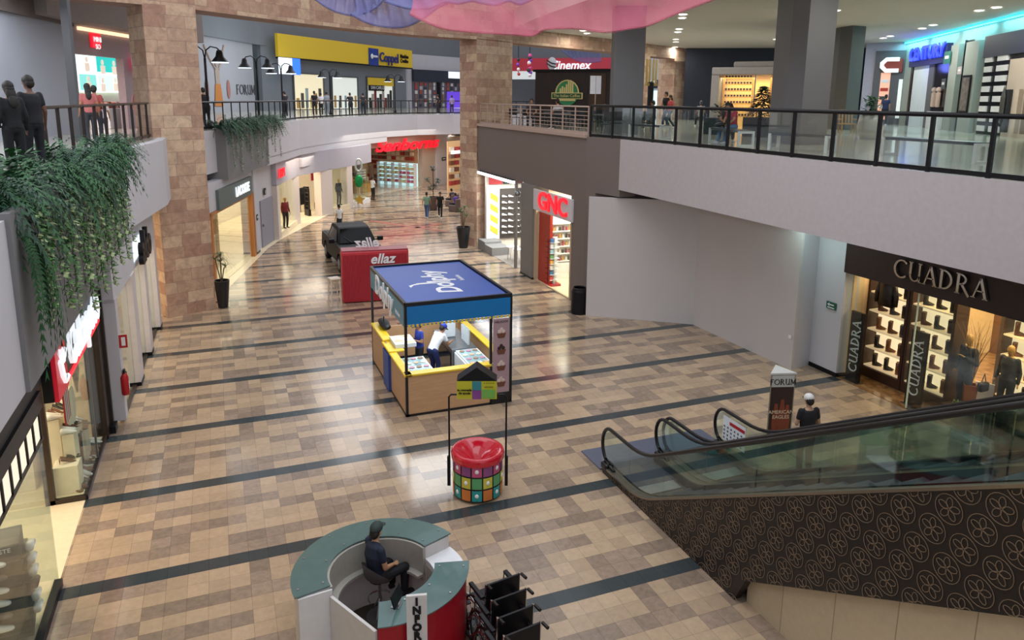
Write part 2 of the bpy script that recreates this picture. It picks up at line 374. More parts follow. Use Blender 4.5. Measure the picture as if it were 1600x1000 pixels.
# brown upper wall over the shoe store and the vitamin shop
M_SIGNW=mat('sign_panel_white','#d2ced0',.6)
FG=Frame((12.05,35.0),(12.05,23.5))     # local x runs towards the viewer, local y away (to +X)
mb=MB(); mb.span((0,0,3.95),(FG.L,.3,6.17)); mb.span((FG.L-.9,0,0),(FG.L,.5,3.95)); mb.quad((FG.L,0,0),(FG.L,.6,0),(FG.L,.6,6.17),(FG.L,0,6.17))
FG.struct(mb,'wall_taupe',M_BROWNW)
MB().prism([(12.05,23.5),(12.05,23.3),(12.4,21.5),(13,21.5),(13,23.5)],4.25,6.17).build('wall_taupe_return',M_BROWNW,kind='structure')
MB().prism([(12.05,23.52),(12.05,23.25),(12.16,22.75),(12.6,22.6),(17,23.4),(17,23.52)],0,4.25).build('wall_taupe_side',M_BROWNW,kind='structure')  # pier side, extended unseen behind the hoarding to block the vitamin shop light
# white hoarding panel wall (boarded-up shop front)
MB().prism([(11.66,22.25),(14.6,20.07),(14.69,15.49),(14.78,15.49),(14.69,20.12),(11.72,22.36)],0,4.2).build('wall_hoarding',mat('hoarding_white','#c2bcba',.8,var=.02,vscale=1),kind='structure')
MB().prism([(14.69,15.49),(15.46,15.64),(15.46,15.75),(14.69,15.6)],0,4.5).build('wall_hoarding_return',M_WHITE,kind='structure')
mb=MB().prism([(15.46,15.64),(15.46,14.62),(15.9,14.55),(15.9,15.8)],.12,4.5); mb.build('wall_end_pier',M_WHITE,kind='structure')
MB().prism([(15.44,15.62),(15.44,14.6),(15.9,14.53),(15.9,15.6)],0,.12).build('baseboard_right',M_BLACK,kind='structure')
# ---- food court ceiling and columns
CE=[(14.45,36.4),(13.4,30),(12.5,22),(12.5,-2)]
MB().prism(CE+[(60,-2),(60,47),(33,47),(29.6,45.4)],11.0,11.9).build('ceiling_food_court',M_CEIL,kind='structure')
def column(a,b,dep,z0,z1,name,m):
    f=Frame(a,b); mb=MB().box((f.L/2,dep/2,(z0+z1)/2),(f.L,dep,z1-z0),bev=.02); return f.struct(mb,name,m)
M_COL=mat('column_grey','#77777a',.7,var=.02,vscale=1)
# ---- far hall: grey bulkhead above the far shops, side gable
M_BULK=mat('bulkhead_grey','#7c8086',.85,var=.02,vscale=1)
def yh(x): return 154+.0095*(x-800)
def D(px,depth): return dp(px,yh(px),depth)      # point on the horizon line at a given depth (only x,y used)
column(D(958.5,29),D(1005,29),1.2,ZU,11.0,'wall_column_near_coffee',M_COL)
C2=Frame(D(1228,22.6),D(1257,23.0)); 
_a=D(1228,23.3); _b=D(1254,22.6); _c=D(1296,22.9)
MB().prism([(_a.x,_a.y),(_b.x,_b.y),(_c.x,_c.y),(_c.x+.3,_c.y+1.1),(_a.x+.6,_a.y+1.4)],ZU,11.0).build('wall_column_octagonal',M_COL,kind='structure')
_a=D(1303,36.5); _b=D(1322,35.6); _c=D(1342,36)
MB().prism([(_a.x,_a.y),(_b.x,_b.y),(_c.x,_c.y),(_c.x+.3,_c.y+1.1),(_a.x+.6,_a.y+1.4)],ZU,11.0).build('wall_column_dark',mat('column_dark','#54595a',.7),kind='structure')
# food court back walls
_n0=D(1068,52); _n1=D(1350,50)
FN=Frame(_n0,_n1); FN.struct(MB().span((0,0,ZU),(FN.L,.3,11)),'wall_navy',M_NAVY)
CH0=D(1345,46); CH1=at(1417,65,11.0)
FCH=Frame(CH0,CH1); mb=MB(); mb.m=0; mb.span((0,0,ZU),(FCH.L,.3,11.0)); FCH.struct(mb,'wall_pale_lilac',mat('pale_lilac_wall','#a6a2b0',.8))
RW0=at(1417,65,11.0); RW1=at(1600,19,11.0)
_d=(RW1-RW0); RW2=RW0+_d*1.9
FR=Frame(RW0,RW2)
M_RW=mat('grey_green_wall','#9aa39c',.75,var=.02,vscale=1)
FR.struct(MB().span((0,0,ZU),(FR.L,.4,11.0)),'wall_food_court_right',M_RW)
# ---- upper left gallery walls
HB0=at(0,17,9.75); HB1=at(103,40,9.75)
_e=(HB1-HB0).normalized()
FH=Frame(HB0-_e*6,HB1)
FH.struct(MB().span((0,0,ZU),(FH.L,.25,9.75)),'wall_hoarding_left',mat('hoarding_pale_blue','#a4a9b4',.75,var=.02,vscale=1))
GC0=FH.w(FH.L,-.1); GC1=D(126,22.0)
FGC=Frame(D(107,21.5),D(119,21.4))
FGC.struct(MB().span((0,0,ZU),(FGC.L,.1,14)),'wall_pier_left',M_DGREY)
FH.struct(MB().span((-3,-.15,9.75),(FH.L+.3,.6,14)),'wall_bulkhead_left',mat('bulkhead_taupe','#6a625f',.85,var=.02,vscale=1))
# miniso-like shop front plane
MS0=D(118,26); _t=math.atan2(785-800,FPX)+YAW
_dir=Vector((sin(_t),cos(_t),0))
FM=Frame(MS0-_dir*3,MS0+_dir*9)
def mz(px,py): return FM.px(px,py)
_a=mz(123,84); _b=mz(192,89)
MSZ=_a[1]; MSU=_b[0]
M_PINKW=mat('pinkish_grey_wall','#a08f94',.75)
mb=MB(); mb.span((0,0,MSZ),(FM.L,.3,12.4)); mb.span((MSU,0,ZU),(FM.L,.3,MSZ)); FM.struct(mb,'wall_gift_shop',M_PINKW)
zz=mz(118,38)[1]; FM.struct(MB().span((0,-1.1,zz-.02),(FM.L,0,14)),'wall_gift_shop_bulkhead',mat('warm_grey_soffit','#8b827e',.85))
FM.struct(MB().span((0,2.8,ZU),(FM.L,3.0,11)),'wall_gift_shop_back',M_SHOPW)
MB().prism([(-14,28.2),(-2.2,28.2),(-2.4,28.8),(-14,30)],ZU+.02,ZU+.04).build('floor_gallery_left_joint',M_UPF,kind='structure')
strip([(-14,22),(-8,24.1)],1.15,6.1,17,'wall_ring_end',M_STONE)
# ---- far hall
FF=Frame(at(308,53.5,12.1),at(398,69,12.1)); _e=FF.x
FF=Frame(FF.P-_e*8,FF.Q)
M_FWALL=mat('far_wall_pale','#a7a7ad',.8,var=.02,vscale=1)
FF.struct(MB().span((0,.25,ZU),(FF.L,.5,12.3)),'wall_forum',M_FWALL)
_p0=FF.Q; _p1=D(441,84)
FF2=Frame(FF.Q+FF.y*2.5,_p1); FF2.struct(MB().span((-4,0,ZU),(FF2.L,.3,12.6)),'wall_recess',mat('recess_cool_wall','#8fa3a8',.7))
CP0=D(438,70); CP1=D(645,94)
FCP=Frame(CP0,CP1)
FCP.struct(MB().span((-1,1.2,ZU),(FCP.L+.5,1.6,12.6)),'wall_coppel',mat('coppel_wall_grey','#7d8288',.8))
_pts=[at(240,40,12.1)]+[at(x,y,12.1) for x,y in ((308,53.2),(398,69),(438,74.5),(520,84),(600,92),(650,97),(719,102.5),(800,108))]
strip([(p.x,p.y) for p in _pts],1.0,12.1,26,'wall_bulkhead_far',M_BULK)
FX=Frame(D(640,96),D(735,106))
FX.struct(MB().span((0,.3,ZU),(FX.L+6,.7,13)),'wall_far_store_upper',M_WHITE)
# cinema side
FCI=Frame(D(735,110),D(1075,100))
FCI.struct(MB().span((0,0,ZU),(FCI.L,.5,24)),'wall_cinema',M_BULK)
# ---- ground floor under the far gallery: curved fascia of the fashion store, department store gate
strip(FCB[1:4],.35,3.35,4.15,'wall_fascia_curved',mat('lilac_grey_fascia','#b4b0ba',.7))
# ================================================================== left shops (ground floor)
M_DKB=mat('dark_brown_frame','#2c211b',.35); M_RED=mat('signal_red','#b01522',.4); M_LITW=mat('lit_white_letter','#eef6fa',.4,emis=.75)
M_LITR=mat('lit_red_letter','#f0182c',.4,emis=1.0); M_CEILS=mat('shop_ceiling_white','#e9e6e0',.8)
FL=Frame((-2.70,8.0),(-2.70,18.0))      # u = Y-8
def U(y): return y-8.0
mb=MB(); mb.span((U(-1),-.0,3.18),(U(18.0),.9,4.1)); FL.struct(mb,'wall_header_left',mat('header_charcoal','#3d3a3a',.6))
mb=MB(); mb.span((U(-1),5.6,0),(U(18),5.8,4.1)); mb.span((U(17.75),.0,0),(U(17.9),5.8,4.1)); FL.struct(mb,'wall_shoe_shop_back',M_SHOPW)
mb=MB(); mb.span((U(-1),.9,3.95),(U(18),5.6,4.1)); FL.struct(mb,'ceiling_shoe_shop',M_CEILS)
mb=MB(); mb.span((U(17.35),-.06,0),(U(17.8),.25,3.2)); mb.span((U(17.8),-.12,0),(U(17.92),.2,3.3)); FL.struct(mb,'trim_1',M_DKB)
MB().span((-2.76,17.6,.0),(-2.52,17.95,.16)).build('baseboard_left',M_BLACK,kind='structure')
# display window 1 (Y 14.7 to 17.4) : frame, panes
w=FL.thing('display_window','glazed corner display window of the shoe shop in a dark brown frame, full of shoes','shop window',u=U(14.7))
mb=MB(); mb.span((0,-.03,0),(2.68,.05,.09)); mb.span((0,-.03,2.78),(2.68,.05,2.86)); mb.span((-.03,0,0),(.05,.58,.09)); mb.span((-.03,.5,0),(.07,.66,2.86)); mb.span((-.03,0,2.78),(.05,.58,2.86))
mb.build('frame',M_DKB,w)
MB().span((0.0,0,.09),(2.6,.012,2.78)).build('front_pane',M_GLASS,w)
MB().span((0.0,0.02,.09),(.012,.52,2.78)).build('side_pane',M_GLASS,w)
MB().span((1.55,-.01,.09),(1.58,.03,2.78)).build('mullion',M_STEEL,w)
MB().span((0.05,.05,0.004),(2.6,1.9,.10)).build('display_floor',M_SHOPF,w)
# display window 2 nearest the viewer
w=FL.thing('display_window','nearest glass display window at the left picture edge, above a black sill','shop window',u=U(12.02))
mb=MB(); mb.span((-5,-.05,0),(0,.06,.12)); mb.build('sill',M_BLACK,w)
mb=MB(); mb.span((-5,-.05,2.92),(0.05,.08,3.18)); mb.build('header_bar',M_BLACK,w)
for k in range(9):
    MB().span((-.12-.42*k-.34,-.01,2.50),(-.12-.42*k,.02,2.90)).build('transom_pane',mat('transom_glow','#f3e7cf',.4,emis=.8),w)
mb=MB(); mb.span((-5,-.03,2.44),(0,.04,2.49))
for k in range(10): mb.span((-.09-.42*k,-.03,2.49),(-.05-.42*k,.04,2.92))
mb.build('transom_frame',M_BLACK,w)
MB().span((-5,0,.12),(0,.012,2.44)).build('front_pane',M_GLASS,w)
MB().span((0,0,.12),(.012,1.5,2.9)).build('side_pane',M_GLASS,w)
# sign
s=FL.thing('shop_sign','black shop sign with glowing white lettering and a red square logo over the shoe shop','sign',u=U(12.4),z=0)
mb=MB(); mb.span((0,-.14,2.84),(5.0,0,3.9)); mb.build('sign_board',M_BLACK,s)
MB().span((.9,-.17,2.80),(4.6,-.12,2.86)).build('red_strip',mat('red_led_strip','#ff2030',.4,emis=1.6),s)
MB().span((0.05,-.2,2.82),(.85,-.1,3.72)).build('logo_panel',mat('logo_red','#c0152a',.4,emis=.4),s)
mb=MB(); mb.tube([(.25,-.22,3.4),(.35,-.22,3.15),(.5,-.22,3.0),(.68,-.22,3.02)],.05,6); mb.tube([(.3,-.22,3.55),(.45,-.22,3.35),(.62,-.22,3.5)],.05,6); mb.build('logo_bird',M_LITW,s)
text('lettering','Calzapato',M_LITW,s,(2.75,-.2,3.28),size=.95,sx=.86,bold=.02,ext=.03)
# shop 2 with black letters
FA=Frame((-2.36,17.95),(-2.1,26.3))
mb=MB(); mb.span((0,0,2.92),(FA.L,.35,4.1)); FA.struct(mb,'wall_header_accessory_shop',M_WHITE)
M_LILAC=mat('pillar_lilac_white','#cfc6c6',.6)
mb=MB(); mb.span((0,-.02,.14),(.32,.5,3.0)); FA.struct(mb,'trim_2',M_WHITE)
for n,(u0,u1) in enumerate(((2.55,3.15),(5.0,5.5),(7.55,8.05))):
    mb=MB(); mb.span((u0,-.04,.1),(u1,.35,2.95)); FA.struct(mb,'trim_%d'%(n+3),M_LILAC)
mb=MB()
for u0,u1 in ((2.55,3.15),(5.0,5.5),(7.55,8.05)): mb.span((u0-.01,-.05,0),(u1+.01,.36,.1))
FA.struct(mb,'baseboard_2',M_BLACK)
mb=MB(); mb.span((0,5.0,0),(9,5.2,4.1)); FA.struct(mb,'wall_accessory_back',M_SHOPW)
mb=MB(); mb.span((0,.35,3.95),(9,5,4.1)); FA.struct(mb,'ceiling_accessory',M_CEILS)
for n,(a,b) in enumerate(((.32,2.55),(3.15,5.0),(5.5,7.55))):
    w=FA.thing('shop_glazing',('fixed glass pane beside the fire extinguisher, white shop front','glass entrance pane in the middle of the white accessory shop front','glass pane next to the stone pillar, white shop front')[n],'shop window',u=a)
    MB().span((0,.1,.06),(b-a,.112,2.92)).build('pane',M_GLASS,w)
    MB().span((0,.06,0),(b-a,.16,.06)).build('sill',M_DKB,w)
s=text('shop_sign','aldo',M_BLACK,None,FA.w(4.6,-.16,3.36),rot=(pi/2,0,FA.rz),size=1.15,bold=.035,ext=.06,label='black letters "aldo" with a white halo on the white shop header',cat='sign')
area('sign_halo_light',FA.w(4.6,-.04,3.36),2.2,14,(.8,.95,1),rot=(pi/2,0,FA.rz),sy=.5)
# ---- Lacoste like shop and grey door behind the stone pillar
FLa=Frame((-.62,29.5),(1.43,36.83))
mb=MB(); mb.span((-1.5,0,3.05),(FLa.L+.25,.4,4.15)); mb.span((FLa.L-.05,-.05,.1),(FLa.L+.55,.6,4.15)); FLa.struct(mb,'wall_sport_boutique',M_WHITE)
FLa.struct(MB().span((FLa.L-.06,-.06,0),(FLa.L+.56,.6,.1)),'baseboard_3',M_BLACK)
FLa.struct(MB().span((-2,3.6,0),(FLa.L+3,3.8,4.1)),'wall_boutique_back',mat('boutique_panel','#dcc6a0',.6))
FLa.struct(MB().span((-2,.4,3.9),(FLa.L+1,3.6,4.1)),'ceiling_boutique',M_CEILS)
s=FLa.thing('shop_sign','grey-green fascia sign with glowing white letters above the oak-lined boutique','sign',u=1.6)
MB().span((0,-.12,3.02),(5.4,0,3.82)).build('sign_board',mat('sign_grey_green','#5d6a68',.5),s)
text('lettering','LACOSTE',M_LITW,s,(3.55,-.16,3.42),size=.55,bold=.02,ext=.02)
w=FLa.thing('boutique_front','oak-framed glass front of the boutique','shop window',u=.7)
mb=MB(); mb.span((.0,-.04,0),(.22,.1,3.0)); mb.span((6.3,-.06,0),(6.5,.15,3.02)); mb.span((6.62,-.06,0),(6.75,.15,3.02)); mb.span((0,-.04,2.92),(6.6,.1,3.03)); mb.build('frame',mat('amber_oak','#b9773a',.4),w)
MB().span((.22,.02,0.02),(6.3,.032,2.92)).build('pane',M_GLASS,w)
MB().span((4.0,1.6,0),(6.6,1.7,3.0)).build('oak_panel',M_WOODL,w)
g=MB().tube([(4.9,1.56,1.75),(5.1,1.55,1.83),(5.35,1.55,1.80),(5.6,1.56,1.78)],.06,6); g.tube([(4.95,1.56,1.6),(5.5,1.56,1.6)],.02,4); g.build('emblem',M_BLACK,w)
MB().prism([(-.7,29.4),(1.43,36.83),(-2.2,37.9),(-4.5,30.4)],.003,.02).build('floor_boutique',M_SHOPF,kind='structure')
# grey door in recess
_a=Vector((1.95,38.0,0)); _b=Vector((2.75,40.18,0)); FD=Frame(_a,_b)
FD.struct(MB().span((-.3,.3,0),(FD.L+.1,.5,4.15)),'wall_service_door',M_WHITE)
w=tag(MB().span((.25,.24,.02),(FD.L-.08,.3,2.35)).build('door_1',mat('door_lilac_grey','#8f8e99',.6),loc=FD.P,rz=FD.rz),kind='structure')
MB().cyl((.4,.2,1.05),.03,.12,8).build('door_handle',M_STEEL,w)
s=FD.thing('restroom_sign','small square black pictogram plate above the grey service door','sign',u=1.0,v=.24,z=2.75)
MB().span((-.14,-.03,-.17),(.14,0,.17)).build('plate',M_BLACK,s); MB().span((-.03,-.04,-.11),(.03,-.03,.06)).build('pictogram',M_WHT,s)
s=thing('wall_notice','square dark notice plate on the white pillar beside the grey door','sign',FLa.w(FLa.L+.25,-.06,1.75),FLa.rz)
MB().span((-.14,-.02,-.14),(.14,0,.14)).build('plate',mat('plate_dark','#33373a',.5),s); MB().span((-.08,-.03,-.02),(.08,-.02,.06)).build('print',M_WHT,s)
# ---- curved fashion store front
M_PANELW=mat('fashion_panel','#d9cdc4',.5)
_cv=[(2.75,40.3),(4.22,45.03),(6.54,48.4),(8.42,50.75),(10.29,53.6)]
fr=[Frame(_cv[i],_cv[i+1]) for i in range(4)]
for n,f in enumerate(fr):
    f.struct(MB().span((0,0,2.85),(f.L,.3,4.15)),'wall_fashion_header',mat('fashion_header','#aeaab4',.7))
fr[0].struct(MB().span((0,0,0),(.5,.4,2.9)),'trim_6',M_PANELW); fr[1].struct(MB().span((-.6,0,0),(.25,.5,2.9)),'trim_7',M_PANELW)
fr[2].struct(MB().span((-1.0,0,0),(.4,.5,2.9)),'trim_8',M_PANELW); fr[2].struct(MB().span((fr[2].L-.7,0,0),(fr[2].L,.5,2.9)),'trim_9',M_PANELW)
for n,(f,l) in enumerate(((fr[0],'tall glass display window at the near end of the curved fashion store'),(fr[2],'glass display window with a suited mannequin in the curved fashion store'),(fr[3],'greenish glass pane at the far end of the curved fashion store'))):
    w=f.thing('shop_glazing',l,'shop window',u=.4)
    MB().span((0,.06,.35 if n<2 else .05),(f.L-1.0,.075,2.85)).build('pane',M_GLASS if n<2 else M_GLASSG,w); MB().span((0,-.03,0),(f.L-.9,.5,.33)).build('sill',M_SHOPF if n<2 else M_WHT,w)
MB().prism([(2.5,40.5),(-2,44),(3,55),(9,55),(10.2,54),(8.3,51),(6.4,48.7),(4.1,45.3)],.003,.02).build('floor_fashion',M_SHOPF,kind='structure')
MB().prism([(-2.2,42),(-2.0,42),(3.2,54.4),(8.6,54.4),(8.6,54.6),(3.0,54.6)],0,4.1).build('wall_fashion_back',M_SHOPW,kind='structure')
s=text('shop_sign','H&M',M_LITR,None,fr[0].w(.75,-.12,3.45),rot=(pi/2,0,fr[0].rz),size=.7,bold=.0,ext=.02,label='small glowing red letters at the near corner of the curved fashion store',cat='sign')
# fashion store contents: security gates, rack of black coats, poster, mannequins come later
for n,(px,py) in enumerate(((484,338),(499,328))):
    p=at(px,py); g=thing('security_gate',('nearer','farther')[n]+' white-framed anti-theft gate in the fashion store entrance','security gate',p,fr[1].rz+.9,'anti-theft gates of the fashion store')
    mb=MB()
    for x in (0,.55): mb.span((x-.03,-.04,.4),(x+.03,.04,1.75))
    for z in (.6,.9,1.2,1.45,1.72): mb.span((0,-.03,z),(.55,.03,z+.04))
    mb.build('frame',M_BLACK,g); MB().span((-.06,-.08,0),(.61,.08,.42)).build('base',M_BLACK,g)
p=at(473,330); g=thing('clothes_rack','rack of long black coats inside the fashion store','clothes rack',p,fr[1].rz)
mb=MB(); mb.tube([(-.6,0,1.55),(.6,0,1.55)],.02,6); mb.span((-.62,-.2,0),(-.58,.2,1.57)); mb.span((.58,-.2,0),(.62,.2,1.57)); mb.build('rail',M_BLACK,g)
for k in range(8):
    x=-.5+k*.14; MB().lathe([(.05,.45),(.20,.5),(.2,1.2),(.08,1.5),(.01,1.54)],8,(0,0,0)).build('garment',M_BLACK,g,loc=(x,0,0)).scale=(.3,1.2,1)
p=at(493,300,1.2); g=thing('hanging_poster','red hanging promotion poster inside the fashion store','poster',p+Vector((0,0,.9)),fr[1].rz)
MB().span((-.5,0,-.1),(.5,.03,1.0)).build('panel',M_RED,g); 
# ---- department store with red script sign
FS0=at(580,313); FS1=at(683,290); FS=Frame((10.4,56.5),(18.9,63.2))
def fs(px,py): return FS.px(px,py)
M_BEI=mat('beige_wall','#b3a596',.7)
UG=ua=fs(660,250)[0]; ub=fs(680,250)[0]; zt=4.2; zg=fs(620,229)[1]
mb=MB(); mb.span((0,0,zg),(ua,.4,4.6)); mb.span((ua,0,0),(ub,.4,4.6)); FS.struct(mb,'wall_department_gate',M_BEI)
mb=MB(); mb.span((ub,-.15,0),(ub+2.2,.4,6.1)); FS.struct(mb,'wall_white_panel_far',M_WHITE)
FS.struct(MB().span((-2,9,0),(ub+8,9.3,5)),'wall_department_back',M_SHOPW)
FS.struct(MB().span((-2,.4,4.0),(ub+3,9,4.2)),'ceiling_department',M_CEILS)
MB().prism([(10.4,56.5),(17.5,62.2),(14,72),(3,64)],.002,.01).build('floor_department',mat('pale_polished_floor','#d8cdb4',.12),kind='structure')
u0,z0=fs(581,228); u1,z1=fs(680,229)
text('shop_sign','Sanborns',M_LITR,None,FS.w((u0+u1)/2-.1,-.35,(z0+z1)/2+.15),rot=(pi/2,0,FS.rz),size=1.25,sx=1.75,shear=.35,bold=.03,ext=.06,label='large glowing red script sign over the department store gate',cat='sign')
s=FS.thing('exit_sign','small dark emergency sign on the white wall panel','sign',u=fs(691,248)[0],v=-.16,z=fs(691,248)[1])
MB().span((-.3,-.04,-.14),(.3,0,.14)).build('plate',mat('plate_green_dark','#26332f',.5),s); MB().span((-.2,-.05,-.03),(.2,-.04,.04)).build('arrow',M_WHT,s)
MB().prism([(18.9,63.2),(26,60),(26,75),(12,90)],0,4.15).build('wall_far_end',M_BEI,kind='structure')
# ================================================================== people
def remesh_obj(mb, voxel, smooth_it=2, dec=None):
    me=bpy.data.meshes.new('tmp'); me.from_pydata([tuple(v) for v in mb.v],[],mb.f); me.update()
    bm=bmesh.new(); bm.from_mesh(me); bmesh.ops.recalc_face_normals(bm,faces=bm.faces); bm.to_mesh(me); bm.free()
    o=bpy.data.objects.new('tmp',me); COL.objects.link(o)
    r=o.modifiers.new('r','REMESH'); r.mode='VOXEL'; r.voxel_size=voxel; r.use_smooth_shade=True
    s=o.modifiers.new('s','SMOOTH'); s.iterations=smooth_it; s.factor=.5
    dg=bpy.context.evaluated_depsgraph_get(); dg.update()
    out=bpy.data.meshes.new_from_object(o.evaluated_get(dg)); bpy.data.objects.remove(o); bpy.data.meshes.remove(me)
    for p in out.polygons: p.use_smooth=True
    return out
def cap(mb,a,b,ra,rb,seg=10,fl=1.0,right=None):
    "tapered limb with round ends, overlapping"
    a=Vector(a);b=Vector(b);d=(b-a)
    if d.length<1e-5: return mb.sph(a,ra,seg,6)
    n=5; pts=[a+d*(i/n) for i in range(n+1)]
    mb.tube(pts,lambda t:ra+(rb-ra)*t,seg) if False else mb.tube(pts,ra,seg,r_end=rb)
    mb.sph(a,ra,seg,6); mb.sph(b,rb,seg,6)
    return mb
def sect(mb,secs,right,n=14):
    "elliptical loft: (center, halfwidth, halfdepth)"
    vs=[];fs=[];m=len(secs); cs=[Vector(s[0]) for s in secs]
    for i,s in enumerate(secs):
        up=(cs[min(i+1,m-1)]-cs[max(i-1,0)]).normalized(); r=right if not isinstance(right,list) else right[i]
        r=(r-up*r.dot(up)).normalized(); f=up.cross(r)
        for k in range(n):
            t=2*pi*k/n; vs.append(cs[i]+r*cos(t)*s[1]+f*sin(t)*s[2])
    for i in range(m-1):
        for k in range(n): l=(k+1)%n; fs.append([i*n+k,i*n+l,i*n+n+l,i*n+n+k])
    fs.append(list(range(n))[::-1]); fs.append([(m-1)*n+k for k in range(n)])
    return mb.add(vs,fs)
STAND=dict(pel=(0,0,.93),chest=(0,.01,1.27),neck=(0,-.01,1.44),head=(0,.02,1.585),
 sL=(-.185,0,1.39),eL=(-.235,-.03,1.11),wL=(-.25,.05,.87),sR=(.185,0,1.39),eR=(.235,-.03,1.11),wR=(.25,.05,.87),
 hL=(-.09,0,.90),kL=(-.10,.03,.50),aL=(-.10,-.02,.085),hR=(.09,0,.90),kR=(.10,.03,.50),aR=(.10,-.02,.085))
POSES={'stand':{},
 'walk':dict(kL=(-.09,.20,.53),aL=(-.09,.22,.10),kR=(.09,-.02,.50),aR=(.09,-.30,.14),eL=(-.25,-.1,1.13),wL=(-.24,-.05,.88),eR=(.24,.05,1.12),wR=(.22,.2,.93)),
 'phone':dict(eL=(-.24,.02,1.12),wL=(-.10,.24,1.2),eR=(.24,.02,1.12),wR=(.1,.24,1.2),head=(0,.05,1.57)),
 'lean':dict(pel=(0,-.12,.92),hL=(-.09,-.12,.9),hR=(.09,-.12,.9),kL=(-.1,-.1,.5),kR=(.1,-.08,.5),aL=(-.1,-.16,.085),aR=(.1,-.14,.085),chest=(0,.0,1.24),neck=(0,.06,1.41),head=(0,.12,1.54),sL=(-.185,.06,1.35),sR=(.185,.06,1.35),eL=(-.27,.2,1.14),wL=(-.12,.33,1.12),eR=(.27,.2,1.14),wR=(.12,.33,1.12)),
 'arms_crossed':dict(eL=(-.25,.03,1.12),wL=(.06,.18,1.2),eR=(.25,.03,1.12),wR=(-.06,.18,1.17)),
 'sit':dict(pel=(0,0,.54),hL=(-.1,.02,.54),hR=(.1,.02,.54),kL=(-.12,.44,.52),kR=(.12,.44,.52),aL=(-.12,.42,.085),aR=(.12,.42,.085),chest=(0,-.0,.88),neck=(0,.02,1.05),head=(0,.05,1.19),sL=(-.185,.0,1.0),sR=(.185,.0,1.0),eL=(-.24,.06,.74),wL=(-.14,.28,.66),eR=(.24,.06,.74),wR=(.14,.28,.66)),
}
_pm={}
